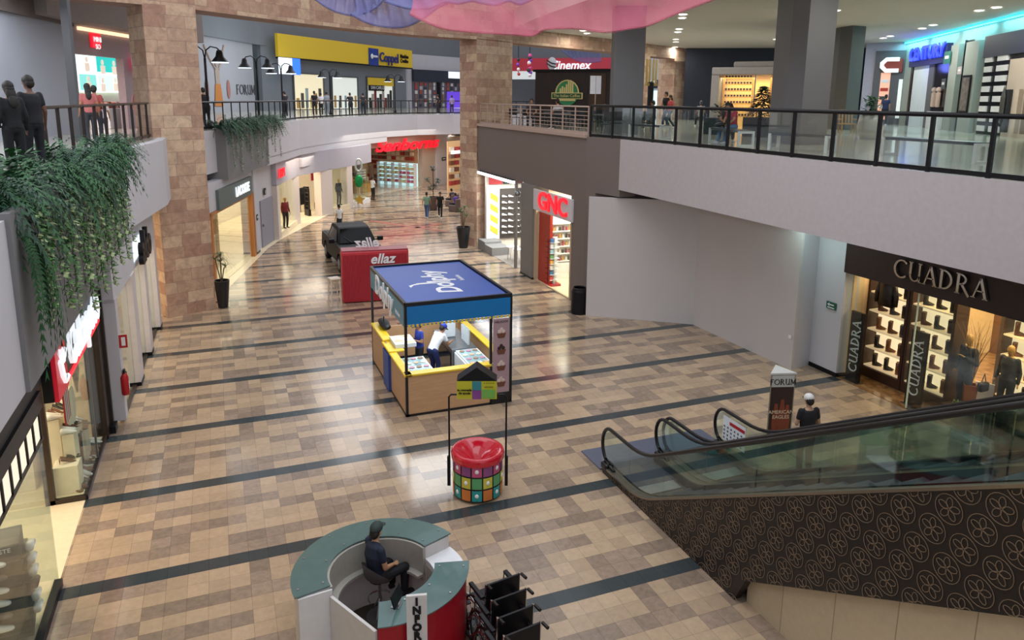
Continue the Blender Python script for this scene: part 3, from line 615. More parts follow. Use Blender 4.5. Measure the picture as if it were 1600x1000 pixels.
def person(label,loc,rz,pose='stand',shirt='#22242c',pants='#1c2030',hair='#17110d',skin='#a87858',h=1.68,long_hair=False,capc=None,shoes='#e0e0e0',J=None,vox=.022,sleeve='short',group=None,skirt=False,bag=None,name='person',mannequin=False,capbrim=True,pants_len=1,cat='person',hair_on=True):
    P=dict(STAND); P.update(POSES.get(pose,{})); P.update(J or {})
    P={k:Vector(v) for k,v in P.items()}
    for k,f in (('sL',.87),('sR',.87),('eL',.93),('eR',.93)): P[k].x*=f
    t=thing(name,label,cat,loc,rz,group); t.scale=(h/1.7,)*3
    ms=mat('skin_'+skin[1:],skin,.55); mS=mat('cloth_'+shirt[1:],shirt,.8,bump=.3,vscale=20); mP=mat('cloth_'+pants[1:],pants,.8,bump=.3,vscale=20); mH=mat('hair_'+hair[1:],hair,.6); mF=mat('shoe_'+shoes[1:],shoes,.6)
    rs=(P['sR']-P['sL']).normalized(); rh=(P['hR']-P['hL']).normalized()
    up=(P['neck']-P['chest']).normalized(); hu=(P['head']-P['neck']).normalized(); fw=up.cross(rs)
    if 'look' in P: look=P['look'].normalized()
    else: look=hu.cross(rs).normalized()
    look=look if look.dot(Vector((0,1,0)))>-2 else -look
    hr=look.cross(hu).normalized(); 
    # body: trunk, neck, head, arms, legs
    b=MB(); pel,ch,nk,hd=P['pel'],P['chest'],P['neck'],P['head']; w1=pel.lerp(ch,.4)
    sect(b,[(pel-Vector((0,0,.08)),.10,.08),(pel,.155,.11),(w1,.125,.09),(ch.lerp(w1,.3),.15,.10),(ch,.165,.11),(P['sL'].lerp(P['sR'],.5)+up*.0,.15,.085),(nk,.06,.055)],[rh,rh,rs,rs,rs,rs,rs])
    cap(b,nk-up*.03,hd-hu*.05,.052,.048)
    H=Matrix(((hr.x,look.x,hu.x,hd.x),(hr.y,look.y,hu.y,hd.y),(hr.z,look.z,hu.z,hd.z),(0,0,0,1)))
    b.sph((0,-.008,.025),.1,14,10,(.78,.95,.98),M=H if False else None) if False else None
    b.add(*_sph((0,-.005,.03),(.077,.094,.098)),H); b.add(*_sph((0,.022,-.045),(.056,.066,.07)),H)   # skull, jaw
    b.add(*_sph((0,.098,-.012),(.013,.018,.026),6),H); b.add(*_sph((0,.092,.02),(.04,.01,.012),6),H)  # nose, brow
    for sx in (-1,1): b.add(*_sph((sx*.078,-.005,-.005),(.012,.022,.034),6),H)
    for S in 'LR':
        cap(b,P['s'+S],P['e'+S],.052,.04); cap(b,P['e'+S],P['w'+S],.04,.027)
        cap(b,P['h'+S],P['k'+S],.083,.055); cap(b,P['k'+S],P['a'+S],.054,.038)
        fwd=(P['k'+S]-P['h'+S]); fo=Vector((fwd.x*.2,max(.4,abs(fwd.y)) ,0)).normalized() if 'toe'+S not in P else (P['toe'+S]-P['a'+S]).normalized()
        P['f'+S]=fo
        cap(b,P['a'+S]+Vector((0,0,-.045)),P['a'+S]+fo*.14+Vector((0,0,-.055)),.036,.028)
        # hand: palm, four fingers of unequal length, thumb from the side
        e,w=P['e'+S],P['w'+S]; d=(w-e).normalized(); sd=1 if S=='R' else -1
        pr=d.cross(Vector((0,1,0)) if abs(d.y)<.9 else Vector((0,0,1))).normalized(); nr=pr.cross(d).normalized()
        if d.z<-.5: ax=nr if abs(nr.y)>abs(pr.y) else pr; bx=d.cross(ax).normalized()
        else: ax=rs-d*rs.dot(d); ax=ax.normalized() if ax.length>.2 else pr; bx=d.cross(ax).normalized()
        p1=w+d*.085
        sect(b,[(w,.025,.02),(w+d*.04,.038,.016),(p1,.040,.014)],ax)
        curl=bx*(-1 if bx.dot(fw)<0 else 1)
        for k,(o_,L) in enumerate(((-.030,.060),(-.010,.072),(.010,.068),(.029,.052))):
            q0=p1+ax*o_-d*.01; q1=q0+d*L*.55+curl*.008; q2=q1+d*L*.38+curl*.024
            b.tube([q0,q1,q2],.0095,6,r_end=.007)
        th=-1 if (ax.dot(fw)<0) else 1
        b.tube([w+d*.02+ax*.02*th,w+d*.05+ax*.05*th+curl*.01,w+d*.085+ax*.056*th+curl*.02],.0115,6,r_end=.008)
    if mannequin: body_m=mat('mannequin_skin','#b98d4a',.4)
    else: body_m=ms
    bo=bpy.data.objects.new('body',remesh_obj(b,min(vox,.016 if vox<.02 else vox))); bo.data.materials.append(body_m); COL.objects.link(bo); bo.parent=t
    # face details
    e=MB(); 
    for sx in (-1,1): e.add(*_sph((sx*.03,.086,.008),(.011,.008,.007),6),H)
    e.build('eyes',mat('eye_dark','#1a1210',.3),t); l=MB(); l.add(*_sph((0,.088,-.055),(.022,.006,.007),6),H); l.build('mouth',mat('lip','#8a4a40',.5),t)
    # shirt
    s=MB(); lo=pel.lerp(ch,.02)-Vector((0,0,.04)) if not skirt else pel
    sect(s,[(lo,.172,.13),(w1,.15,.115),(ch.lerp(w1,.3),.17,.122),(ch,.182,.128),(P['sL'].lerp(P['sR'],.5),.165,.10),(nk-up*.012,.075,.07)],[rh,rs,rs,rs,rs,rs])
    for S in 'LR':
        k=.55 if sleeve=='short' else 1
        cap(s,P['s'+S],P['s'+S].lerp(P['e'+S],k),.060,.054 if sleeve=='short' else .048)
        if sleeve=='long': cap(s,P['e'+S],P['e'+S].lerp(P['w'+S],.93),.052,.038)
    so=bpy.data.objects.new('shirt',remesh_obj(s,vox)); so.data.materials.append(mS); COL.objects.link(so); so.parent=t
    p=MB(); sect(p,[(pel-Vector((0,0,.10)),.13,.10),(pel-Vector((0,0,.02)),.165,.122),(pel.lerp(w1,.6),.145,.11)],rh)
    for S in 'LR':
        q=P['k'+S].lerp(P['a'+S],.92 if pants_len else .02)
        cap(p,P['h'+S],P['k'+S],.097,.07)
        if pants_len: cap(p,P['k'+S],q,.07,.058)
    po=bpy.data.objects.new('trousers',remesh_obj(p,vox)); po.data.materials.append(mP); COL.objects.link(po); po.parent=t
    for S in 'LR':
        f=MB(); f.smooth=True; a=P['a'+S]; fo=P['f'+S]; r_=fo.cross(Vector((0,0,1)))
        sect(f,[(a-fo*.06+Vector((0,0,-.04)),.03,.04),(a-fo*.03+Vector((0,0,-.035)),.042,.05),(a+fo*.05+Vector((0,0,-.05)),.046,.038),(a+fo*.14+Vector((0,0,-.058)),.048,.028),(a+fo*.19+Vector((0,0,-.065)),.03,.018)],r_,10)
        f.build('shoe',mF,t)
    # hair / cap
    g=MB(); g.smooth=True
    if hair_on:
        g.add(*_sph((0,-.02,.04),(.086,.098,.1),12),H); g.add(*_sph((0,-.05,-.01),(.078,.062,.085),12),H)
        if long_hair: g.add(*_sph((0,-.06,-.10),(.085,.05,.15),12),H); g.add(*_sph((0,-.075,-.22),(.075,.04,.13),12),H)
        g.build('hair',mH,t)
    if capc:
        c=MB(); c.smooth=True; c.add(*_sph((0,-.012,.055),(.093,.108,.088),14),H); co=c.build('cap',mat('cap_'+capc[1:],capc,.7),t)
        if capbrim: k=MB(); k.smooth=True; k.add(*_sph((0,.11,.05),(.07,.075,.01),12),H); k.build('brim',mat('cap_brim','#20302c',.7),co)
    if bag: 
        g=MB(); c=P['sL'].lerp(P['sR'],.5)-fw*0; back=-1
        g.box((c.x,c.y-.19,c.z-.2),(.28,.14,.40),bev=.03); g.build('backpack',mat('bag_'+bag[1:],bag,.7),t)
    t['_h']=1; del t['_h']
    return t
def _sph(c,s,n=10):
    vs=[];fs=[];R_=n
    for i in range(R_+1):
        a=pi*i/R_
        for k in range(n): t=2*pi*k/n; vs.append((c[0]+sin(a)*cos(t)*s[0],c[1]+sin(a)*sin(t)*s[1],c[2]+cos(a)*s[2]))
    for i in range(R_):
        for k in range(n): l=(k+1)%n; fs.append([i*n+k,i*n+n+k,i*n+n+l,i*n+l])
    return vs,fs
# ================================================================== right shops
def UR(y): return 35.0-y
# shoe store (Y 34.6..29.95) and grey pier, vitamin shop
mb=MB(); mb.span((UR(30.05),0,0),(UR(29.9),.1,3.95)); mb.span((UR(29.0),-.12,.08),(UR(27.75),.6,3.95)); FG.struct(mb,'wall_grey_pier',mat('pier_grey','#7d7973',.7))
FG.struct(MB().span((UR(29.02),-.13,0),(UR(27.73),.6,.08)),'baseboard_4',M_BLACK)
FG.struct(MB().span((0,.3,3.9),(FG.L,5.5,4.1)),'ceiling_right_shops',M_CEILS)
mb=MB(); mb.span((-1.5,4.8,0),(FG.L,5.0,4.1)); mb.span((UR(29.0),.5,0),(UR(27.8),5,4.0)); FG.struct(mb,'wall_right_shops_back',M_SHOPW)
FG.struct(MB().span((-.2,-.02,.004),(UR(29.9),4.8,.012)),'floor_shoe_store',mat('shoe_store_floor','#a39a90',.2))
FG.struct(MB().span((UR(27.8),0,.004),(UR(24.3),4.8,.012)),'floor_vitamin_shop',M_SHOPF)
s=FG.thing('light_tube','long white glowing light strip along the top of the shoe store opening','light',u=UR(34.8),v=-.1,z=3.78)
MB().span((0,0,0),(4.7,.12,.13)).build('tube',mat('tube_glow','#eef6ff',.4,emis=5),s); MB().span((0,0,.13),(4.8,.14,.17)).build('housing',M_BLACK,s)
area('tube_light',FG.w(UR(32.5),-.2,3.7),4.5,60,(.9,.96,1),rot=(0,0,FG.rz),sy=.15)
s=FG.thing('security_camera','round dome security camera on the pier between the two right-hand shops','camera',u=UR(29.2),v=-.2,z=3.45)
MB().sph((0,0,0),.14).build('dome',M_STEEL,s,smooth=True); MB().span((-.03,0,-.03),(.03,.2,.06)).build('bracket',M_STEEL,s)
# vitamin shop sign
s=FG.thing('shop_sign','white shop sign with glowing red block letters GNC','sign',u=UR(28.15))
MB().span((0,-.09,2.98),(4.0,0,3.84),bev=.02).build('sign_box',M_SIGNW,s)
text('lettering','GNC',mat('gnc_red','#f0182e',.4,emis=.9),s,(2.3,-.12,3.42),size=.98,sx=1.25,bold=.02,ext=.03)
w=FG.thing('shop_glazing','glass front of the vitamin shop under its red letters','shop window',u=UR(27.7))
MB().span((1.7,.02,.05),(3.35,.035,2.95)).build('pane',M_GLASS,w); mb=MB(); mb.span((0,-.02,0),(3.4,.06,.05)); mb.span((3.32,-.03,0),(3.4,.08,2.95)); mb.span((-.05,-.03,0),(.12,.1,2.98)); mb.build('frame',mat('champagne_frame','#c3b08e',.35),w)
MB().span((.15,.1,.02),(1.25,.22,2.95)).build('red_panel',mat('brick_red_panel','#a8301f',.5),w)
# products shelves in vitamin shop
s=FG.thing('display_stand','narrow white revolving stand of products beside the red panel','display stand',u=UR(26.6),v=.3)
MB().span((-.32,-.25,0),(.32,.25,.1)).build('base',M_RED,s); mb=MB()
mb.span((-.22,-.02,.1),(.22,.02,2.0)); mb.span((-.02,-.2,.1),(.02,.2,2.0))
for k in range(8): mb.span((-.25,-.2,.25+k*.22),(.25,.2,.27+k*.22))
mb.build('racks',M_WHT,s)
cols=['#d04a4a','#4a7fb5','#e4e0d8','#e0a54a','#6aa86a','#a0c8d8','#d8d8e0','#3a6ea8']
for k in range(8):
    mb=MB()
    for q in range(4): mb.span((-.22+q*.115,-.19,.27+k*.22),(-.13+q*.115,-.05,.42+k*.22))
    mb.build('product_row',mat('product_%d'%k,cols[k],.5),s)
for r,(u,l) in enumerate(((UR(25.9),'white wall shelving of jars and tubs in the vitamin shop, left bay'),(UR(24.75),'white wall shelving of jars and tubs in the vitamin shop, right bay'))):
    s=thing('shelving',l,'shelving',(13.25+1.2*r,27.72,0),0,'shelving of the vitamin shop')
    mb=MB(); mb.span((-.55,.0,0),(.55,.06,2.6)); 
    for k in range(6): mb.span((-.55,-.35,.75+k*.32),(.55,0,.78+k*.32))
    mb.span((-.55,-.35,0),(.55,0,.7)); mb.build('frame',M_WHT,s)
    for k in range(5):
        for q in range(7):
            MB().cyl((-.45+q*.15,-.2,.78+k*.32),.05,.14+.05*((q+k)%2),8).build('jar',mat('jar_%d'%((q*3+k)%5),['#22242a','#b52a2a','#e8e4da','#7a2f4a','#d8a040'][(q*3+k)%5],.4),s)
s=thing('product_poster','black square poster with white print on the shelving of the vitamin shop','poster',(13.85,27.33,.2),0)
MB().span((-.3,-.03,0),(.3,0,.5)).build('panel',M_BLACK,s); text('lettering','10',M_WHT,s,(-.08,-.04,.3),size=.25,ext=.004)
# shoe store contents
FSW=Frame((12.35,34.55),(17,34.55))
MB().span((12.35,34.66,0),(17,34.8,4.0)).build('wall_shoe_store_side',M_SHOPW,kind='structure')
s=FSW.thing('shoe_wall','dark display wall with rows of white sports shoes','shoe display',u=.75)
mb=MB(); mb.span((0,0,.45),(3.3,.1,3.0)); mb.build('backboard',mat('dark_pegboard','#4a423c',.6),s)
SHOE=MB(); SHOE.smooth=True
def shoe(mb,c,L=.28,s=1):
    M=Matrix.Translation(c)
    prof=[(-.5,.0,.16,.30),(-.42,.0,.19,.42),(-.25,.0,.2,.40),(0,.0,.2,.30),(.25,.0,.2,.2),(.42,.0,.16,.15),(.5,.02,.06,.1)]
    vs=[];fs=[]
    for x,z0,w,h in prof:
        for a in range(8):
            t=2*pi*a/8; vs.append((x*L,cos(t)*w*L,(z0+h/2+sin(t)*h/2)*L*1.1))
    n=len(prof)
    for i in range(n-1):
        for a in range(8): b=(a+1)%8; fs.append([i*8+a,i*8+b,i*8+8+b,i*8+8+a])
    fs.append(list(range(8))[::-1]); fs.append([(n-1)*8+a for a in range(8)])
    mb.add(vs,fs,M)
M_SHW=mat('shoe_white','#eceae6',.5)
sh0=None; n=0
for r in range(7):
    for c in range(9):
        if c in (3,) and r>2: continue
        loc=FSW.w(.92+c*.34,-.12,.72+r*.31)
        if sh0 is None:
            mb=MB(); mb.smooth=True; shoe(mb,(0,0,0)); sh0=mb.build('sports_shoe',M_SHW,loc=loc,rz=FSW.rz,label='white sports shoe on the dark display wall of the shoe store',cat='shoe',group='white sports shoes on the shoe store wall')
        else: copy_tree(sh0,loc=loc)
s=FSW.thing('graphic_panel','white wall panel with diagonal yellow stripes in the shoe store','wall panel',u=.0)
MB().span((0,0,.45),(.7,.08,3.2)).build('board',M_WHT,s)
for k in range(4): MB().extr([(.2,.9+k*.55),(.6,.65+k*.55),(.6,.95+k*.55),(.2,1.2+k*.55)],-.02,0).build('stripe',mat('stripe_yellow','#d8c83a',.5),s)
for n,(u,wd,l) in enumerate(((UR(34.2),1.0,'taller'),(UR(33.2),1.1,'lower'))):
    s=FG.thing('display_plinth',l+' grey concrete plinth block in the shoe store','plinth',u=u,v=.35); MB().box((0,0,.25-.05*n),(wd,.9,.5-.1*n),bev=.01).build('block',mat('plinth_grey','#8b8a86',.7),s)
# ---- CUADRA boot shop
FCU=Frame((15.47,14.62),(15.47,2.0))
def UC(y): return 14.62-y
FCU.struct(MB().span((0,-.08,2.98),(FCU.L,.5,4.5)),'wall_header_boot_shop',mat('espresso_panel','#2a1c1a',.45,var=.1,vscale=2,stretch=(6,1,1)))
FCU.struct(MB().span((-.2,6.0,0),(FCU.L,6.2,4.4)),'wall_boot_back',mat('boot_shop_back','#6b4a33',.6))
FCU.struct(MB().span((-.05,.25,0),(0.06,6,4.4)),'wall_boot_side',mat('cream_panel','#d8b98c',.6))
FCU.struct(MB().span((0,.5,4.2),(FCU.L,6,4.4)),'ceiling_boot_shop',M_CEILS)
M_MARB=mat('brown_marble','#8a6742',.12,var=.45,vscale=5); FCU.struct(MB().span((0,-.02,-.01),(FCU.L,6,.012)),'floor_boot_shop',M_MARB)
# serif lettering built from strokes
def serif_word(word,h=1.0,depth=.05):
    G={'C':(.85,[('arc',.48,.5,.42,.46,45,315,.13)],[]),
       'U':(.85,[('bar',.15,.98,.15,.35,.14),('arc',.42,.33,.27,.30,180,360,.11),('bar',.69,.98,.69,.02,.10)],[(.03,.96,.27,1.0),(.58,.96,.80,1.0),(.66,0,.84,.04)]),
       'A':(.85,[('bar',.12,.02,.42,.98,.07),('bar',.42,.98,.74,.02,.14),('bar',.22,.36,.62,.36,.06)],[(0,0,.22,.04),(.6,0,.86,.04)]),
       'D':(.88,[('bar',.17,.98,.17,.02,.14),('arc',.24,.5,.48,.46,-90,90,.12)],[(.03,.96,.3,1),(.03,0,.3,.04)]),
       'R':(.85,[('bar',.17,.98,.17,.02,.14),('arc',.25,.72,.30,.24,-90,90,.11),('bar',.35,.5,.78,-.06,.12)],[(.03,.96,.3,1),(.03,0,.3,.04)]),
       'F':(.75,[('bar',.17,.98,.17,.02,.14),('bar',.17,.95,.66,.95,.08),('bar',.17,.53,.52,.53,.07)],[(.03,0,.31,.04)]),
       'O':(.95,[('arc',.47,.5,.42,.46,0,360,.12)],[]),
       'M':(1.05,[('bar',.14,.02,.16,.98,.08),('bar',.16,.98,.5,.15,.13),('bar',.5,.15,.84,.98,.07),('bar',.86,.98,.88,.02,.13)],[(.02,0,.28,.04),(.74,0,1.02,.04)])}
    mb=MB(); x=0
    for ch in word:
        w,st,sf=G[ch]
        for s_ in st:
            if s_[0]=='bar':
                _,x0,z0,x1,z1,t=s_; mb.bar((x+x0*h,0,z0*h),(x+x1*h,0,z1*h),depth,t*h)
            else:
                _,cx,cz,rx,rz_,a0,a1,t=s_; n=16
                P=[]
                for i in range(n+1):
                    a=R(a0+(a1-a0)*i/n); P.append((cx+rx*cos(a),cz+rz_*sin(a)))
                for i in range(n):
                    k=t*(.55+.45*abs(cos(R(a0+(a1-a0)*(i+.5)/n))))
                    mb.bar((x+P[i][0]*h,0,P[i][1]*h),(x+P[i+1][0]*h,0,P[i+1][1]*h),depth,k*h)
        for a,b,c,d in sf: mb.span((x+a*h,-depth/2,b*h),(x+c*h,depth/2,d*h))
        x+=w*h*1.04
    for v in mb.v: v.x-=x/2; v.z-=h/2
    return mb
s=FCU.thing('shop_sign','raised silver serif letters CUADRA on the dark brown boot shop header','sign',u=UC(11.78),v=-.14,z=3.48)
serif_word('CUADRA',.46,.08).build('lettering',M_CHROME,s)
def cuadra_totem(u,v,l,g='vertical name boards of the boot shop'):
    t=FCU.thing('name_totem',l,'advertising stand',g,u=u,v=v)
    MB().span((-.22,-.04,.02),(.22,.04,1.95)).build('board',mat('totem_black','#14100e',.35),t)
    mb=serif_word('CUADRA',.27,.02)
    for q in mb.v: q.x,q.z=-q.z,q.x
    mb2=MB(); mb2.v=[Vector((q.x,q.y-.05,q.z+1.02)) for q in mb.v]; mb2.f=[f[::-1] if False else f for f in mb.f]; mb2.mi=mb.mi; mb2.sm=mb.sm
    mb2.build('lettering',M_WHT,t); MB().span((-.26,-.12,0),(.26,.12,.03)).build('base',M_STEEL,t)
cuadra_totem(UC(14.22),.18,'black board with vertical white serif name at the left jamb of the boot shop')
cuadra_totem(UC(12.42),.3,'black board with vertical white serif name, right of the boot shop entrance')
w=FCU.thing('shop_glazing','tall frameless glass panes of the boot shop front on a steel channel','shop window')
mb=MB(); mb.span((2.3,-.01,0),(FCU.L,.05,.07)); mb.build('floor_channel',M_STEEL,w)
for a,b in ((0.05,.62),(2.3,4.35),(4.38,6.6),(6.63,9.5)): MB().span((a,.01,.07),(b,.022,2.98)).build('pane',M_GLASS,w)
MB().span((2.24,-.01,.02),(2.27,.02,2.98)).build('door_edge',mat('glass_edge','#cfe0c8',.2),w)
s=thing('exit_sign','green emergency exit sign with a white arrow on the end pier','sign',Vector((15.44,14.98,1.95)),FCU.rz)
MB().span((-.17,-.02,-.1),(.17,0,.1)).build('plate',mat('exit_green','#1d5a44',.5),s)
mb=MB(); mb.span((-.08,-.03,.01),(.1,-.02,.04)); mb.extr([(-.13,.025),(-.06,.075),(-.06,-.025)],-.03,-.02); mb.span((-.12,-.03,-.07),(.12,-.02,-.045)); mb.build('arrow',M_WHT,s)
s=thing('wall_socket','small white socket plate near the floor of the hoarding','socket',Vector((14.66,15.6,.95)),FCU.rz); MB().span((-.05,-.02,-.05),(.05,0,.05)).build('plate',M_WHT,s)
# boot shelves
def boot(mb,c,rz=0,s=1):
    T=Matrix.Translation(c)@Matrix.Rotation(rz,4,'Z')@Matrix.Scale(s,4)
    for a in (-.055,.055):
        sec=[(-.02,.30,.05),(-.015,.2,.048),(0,.1,.045),(.02,.06,.045)]
        mb.add(*_loft([((0,a,.32),.055,.045),((0,a,.2),.05,.042),((-.005,a,.1),.05,.04),((.02,a,.05),.07,.04),((.03,a,.0),.08,.04)]),T)
        mb.add(*_loft([((.03,a,.045),.045,.04,'x'),((.1,a,.035),.035,.04,'x'),((.16,a,.025),.02,.03,'x'),((.2,a,.02),.008,.012,'x')]),T)
def _loft(secs,n=8):
    vs=[];fs=[]
    for s_ in secs:
        c,a,b=s_[:3]; ax=s_[3] if len(s_)>3 else 'z'
        for k in range(n):
            t=2*pi*k/n
            vs.append((c[0]+cos(t)*a,c[1]+sin(t)*b,c[2]) if ax=='z' else (c[0],c[1]+sin(t)*b,c[2]+cos(t)*a))
    m=len(secs)
    for i in range(m-1):
        for k in range(n): l=(k+1)%n; fs.append([i*n+k,i*n+l,i*n+n+l,i*n+n+k])
    fs.append(list(range(n))[::-1]); fs.append([(m-1)*n+k for k in range(n)])
    return vs,fs
M_LEA=[mat('leather_%d'%i,c,.4) for i,c in enumerate(('#2a1a14','#1a1412','#7a4a28','#5a3420','#3a3a3c'))]
def boot_pair(loc,rz,k,group='boots on the lit shelves',lab='pair of leather boots on a lit shelf of the boot shop'):
    mb=MB(); mb.smooth=True; boot(mb,(0,0,0)); return mb.build('boot_pair',M_LEA[k%5],loc=loc,rz=rz,label=lab,cat='boots',group=group)
protos={}
M_SHELF=mat('lit_shelf','#f5dcae',.5,emis=.35); M_BACKLIT=mat('backlit_cream_panel','#f6e2b8',.5,emis=.9)
def boot_shelf(u,v,n,z0,name,l,wd=1.15,rows=5,boots=3):
    s=FCU.thing('boot_shelving',l,'shelving','lit boot shelving',u=u,v=v)
    mb=MB(); mb.span((-.08,-.4,0),(0,.05,3.0)); mb.span((wd,-.4,0),(wd+.08,.05,3.0)); mb.span((0,-.4,0),(wd,.05,.28)); mb.build('frame',M_WOODD,s)
    MB().span((0,.0,.28),(wd,.05,3.0)).build('back_panel',M_BACKLIT,s)
    for r in range(rows):
        z=.3+r*.52; MB().span((0,-.36,z),(wd,0,z+.04)).build('shelf',M_SHELF,s)
        for k in range(boots):
            loc=FCU.w(u+.2+k*(wd-.4)/max(1,boots-1),v-.18,z+.04); key=(r+k)%5
            if key not in protos: protos[key]=boot_pair(loc,FCU.rz+.5,key)
            else: copy_tree(protos[key],loc=loc)
boot_shelf(.12,1.2,3,0,'a','left lit boot shelving bay nearest the shop entrance')
boot_shelf(1.45,1.2,3,0,'b','second lit boot shelving bay of the boot shop')
boot_shelf(2.9,2.6,3,0,'c','third lit boot shelving bay behind the dry branches',rows=5)
boot_shelf(5.4,3.2,3,0,'d','lit boot shelving bay behind the two mannequins',rows=5)
s=FCU.thing('leather_jacket','dark leather jacket hanging at the top of the first boot shelving','jacket',u=.7,v=.75,z=2.45)
mb=MB(); mb.smooth=True; mb.add(*_loft([((0,0,-.3),.26,.09),((0,0,0),.24,.1),((0,0,.28),.28,.08),((0,0,.38),.1,.06)])); mb.add(*_loft([((-.3,0,-.25),.06,.05),((-.3,0,0),.07,.06),((-.22,0,.3),.08,.06)])); mb.add(*_loft([((.3,0,-.25),.06,.05),((.3,0,0),.07,.06),((.22,0,.3),.08,.06)])); mb.build('coat',M_LEA[1],s)
# brown slat wall, small tables, branches vase
FCU.struct(MB().span((6.4,2.4,0),(9.5,2.5,4.2)),'wall_slat_boot_shop',mat('slatted_walnut','#5a3522',.5,var=.5,vscale=2,stretch=(1,1,14)))
s=FCU.thing('tall_vase','square rust-brown vase with tall dry branches beside the shop totem','vase',u=3.15,v=.95)
MB().lathe([(.14,0),(.2,.85),(.17,.85),(.12,.1)],4).build('vase',mat('rust_clay','#8a4c2c',.6),s)
for k in range(34):
    a=random.uniform(0,2*pi); sp=random.uniform(.1,.5); h=random.uniform(1.0,1.6)
    MB().tube([(0,0,.75),(cos(a)*sp*.3,sin(a)*sp*.3,.85+h*.4),(cos(a)*sp*.7+random.uniform(-.08,.08),sin(a)*sp*.7,.85+h*.75),(cos(a)*sp+random.uniform(-.1,.1),sin(a)*sp,.85+h)],.007,4,r_end=.002).build('branch',mat('dry_branch','#8a6a48',.7),s)
for n,(u,v,w_,h) in enumerate(((3.25,.55,.75,.35),(4.2,.65,.5,.55),(4.35,.4,.45,.22))):
    s=FCU.thing('display_table',('long low','tall narrow','small low')[n]+' black-framed display table in the boot shop window','table','small black-framed display tables',u=u,v=v)
    MB().span((-w_/2,-.17,h-.03),(w_/2,.17,h)).build('table_top',M_WOODD,s)
    for x in (-w_/2+.015,w_/2-.015):
        for y in (-.155,.155): MB().span((x-.012,y-.012,0),(x+.012,y+.012,h-.03)).build('leg',M_BLACK,s)
s=FCU.thing('succulent_tray','tray of green succulents on the low display table','plant',u=3.3,v=.55,z=.35)
MB().span((-.25,-.08,0),(.25,.08,.05)).build('tray',M_WOODD,s); mb=MB()
for k in range(30):
    x=random.uniform(-.22,.22); y=random.uniform(-.06,.06); a=random.uniform(0,6.28); mb.tube([(x,y,.04),(x+cos(a)*.03,y+sin(a)*.03,.12),(x+cos(a)*.07,y+sin(a)*.05,.15)],.012,4,r_end=.003)
mb.build('leaves',mat('succulent_green','#6f8a4a',.5),s)
FCU.struct(MB().span((2.35,.06,.012),(9.5,1.5,.12)),'floor_display_boot_shop',mat('display_base_brown','#4b3322',.3))
s=FCU.thing('wall_screen','dark blue screen on the slatted wall of the boot shop','screen',u=6.75,v=2.35,z=1.4); MB().span((0,-.05,0),(1.0,0,1.2)).build('panel',mat('screen_blue','#1c2f8a',.3,emis=.5),s)
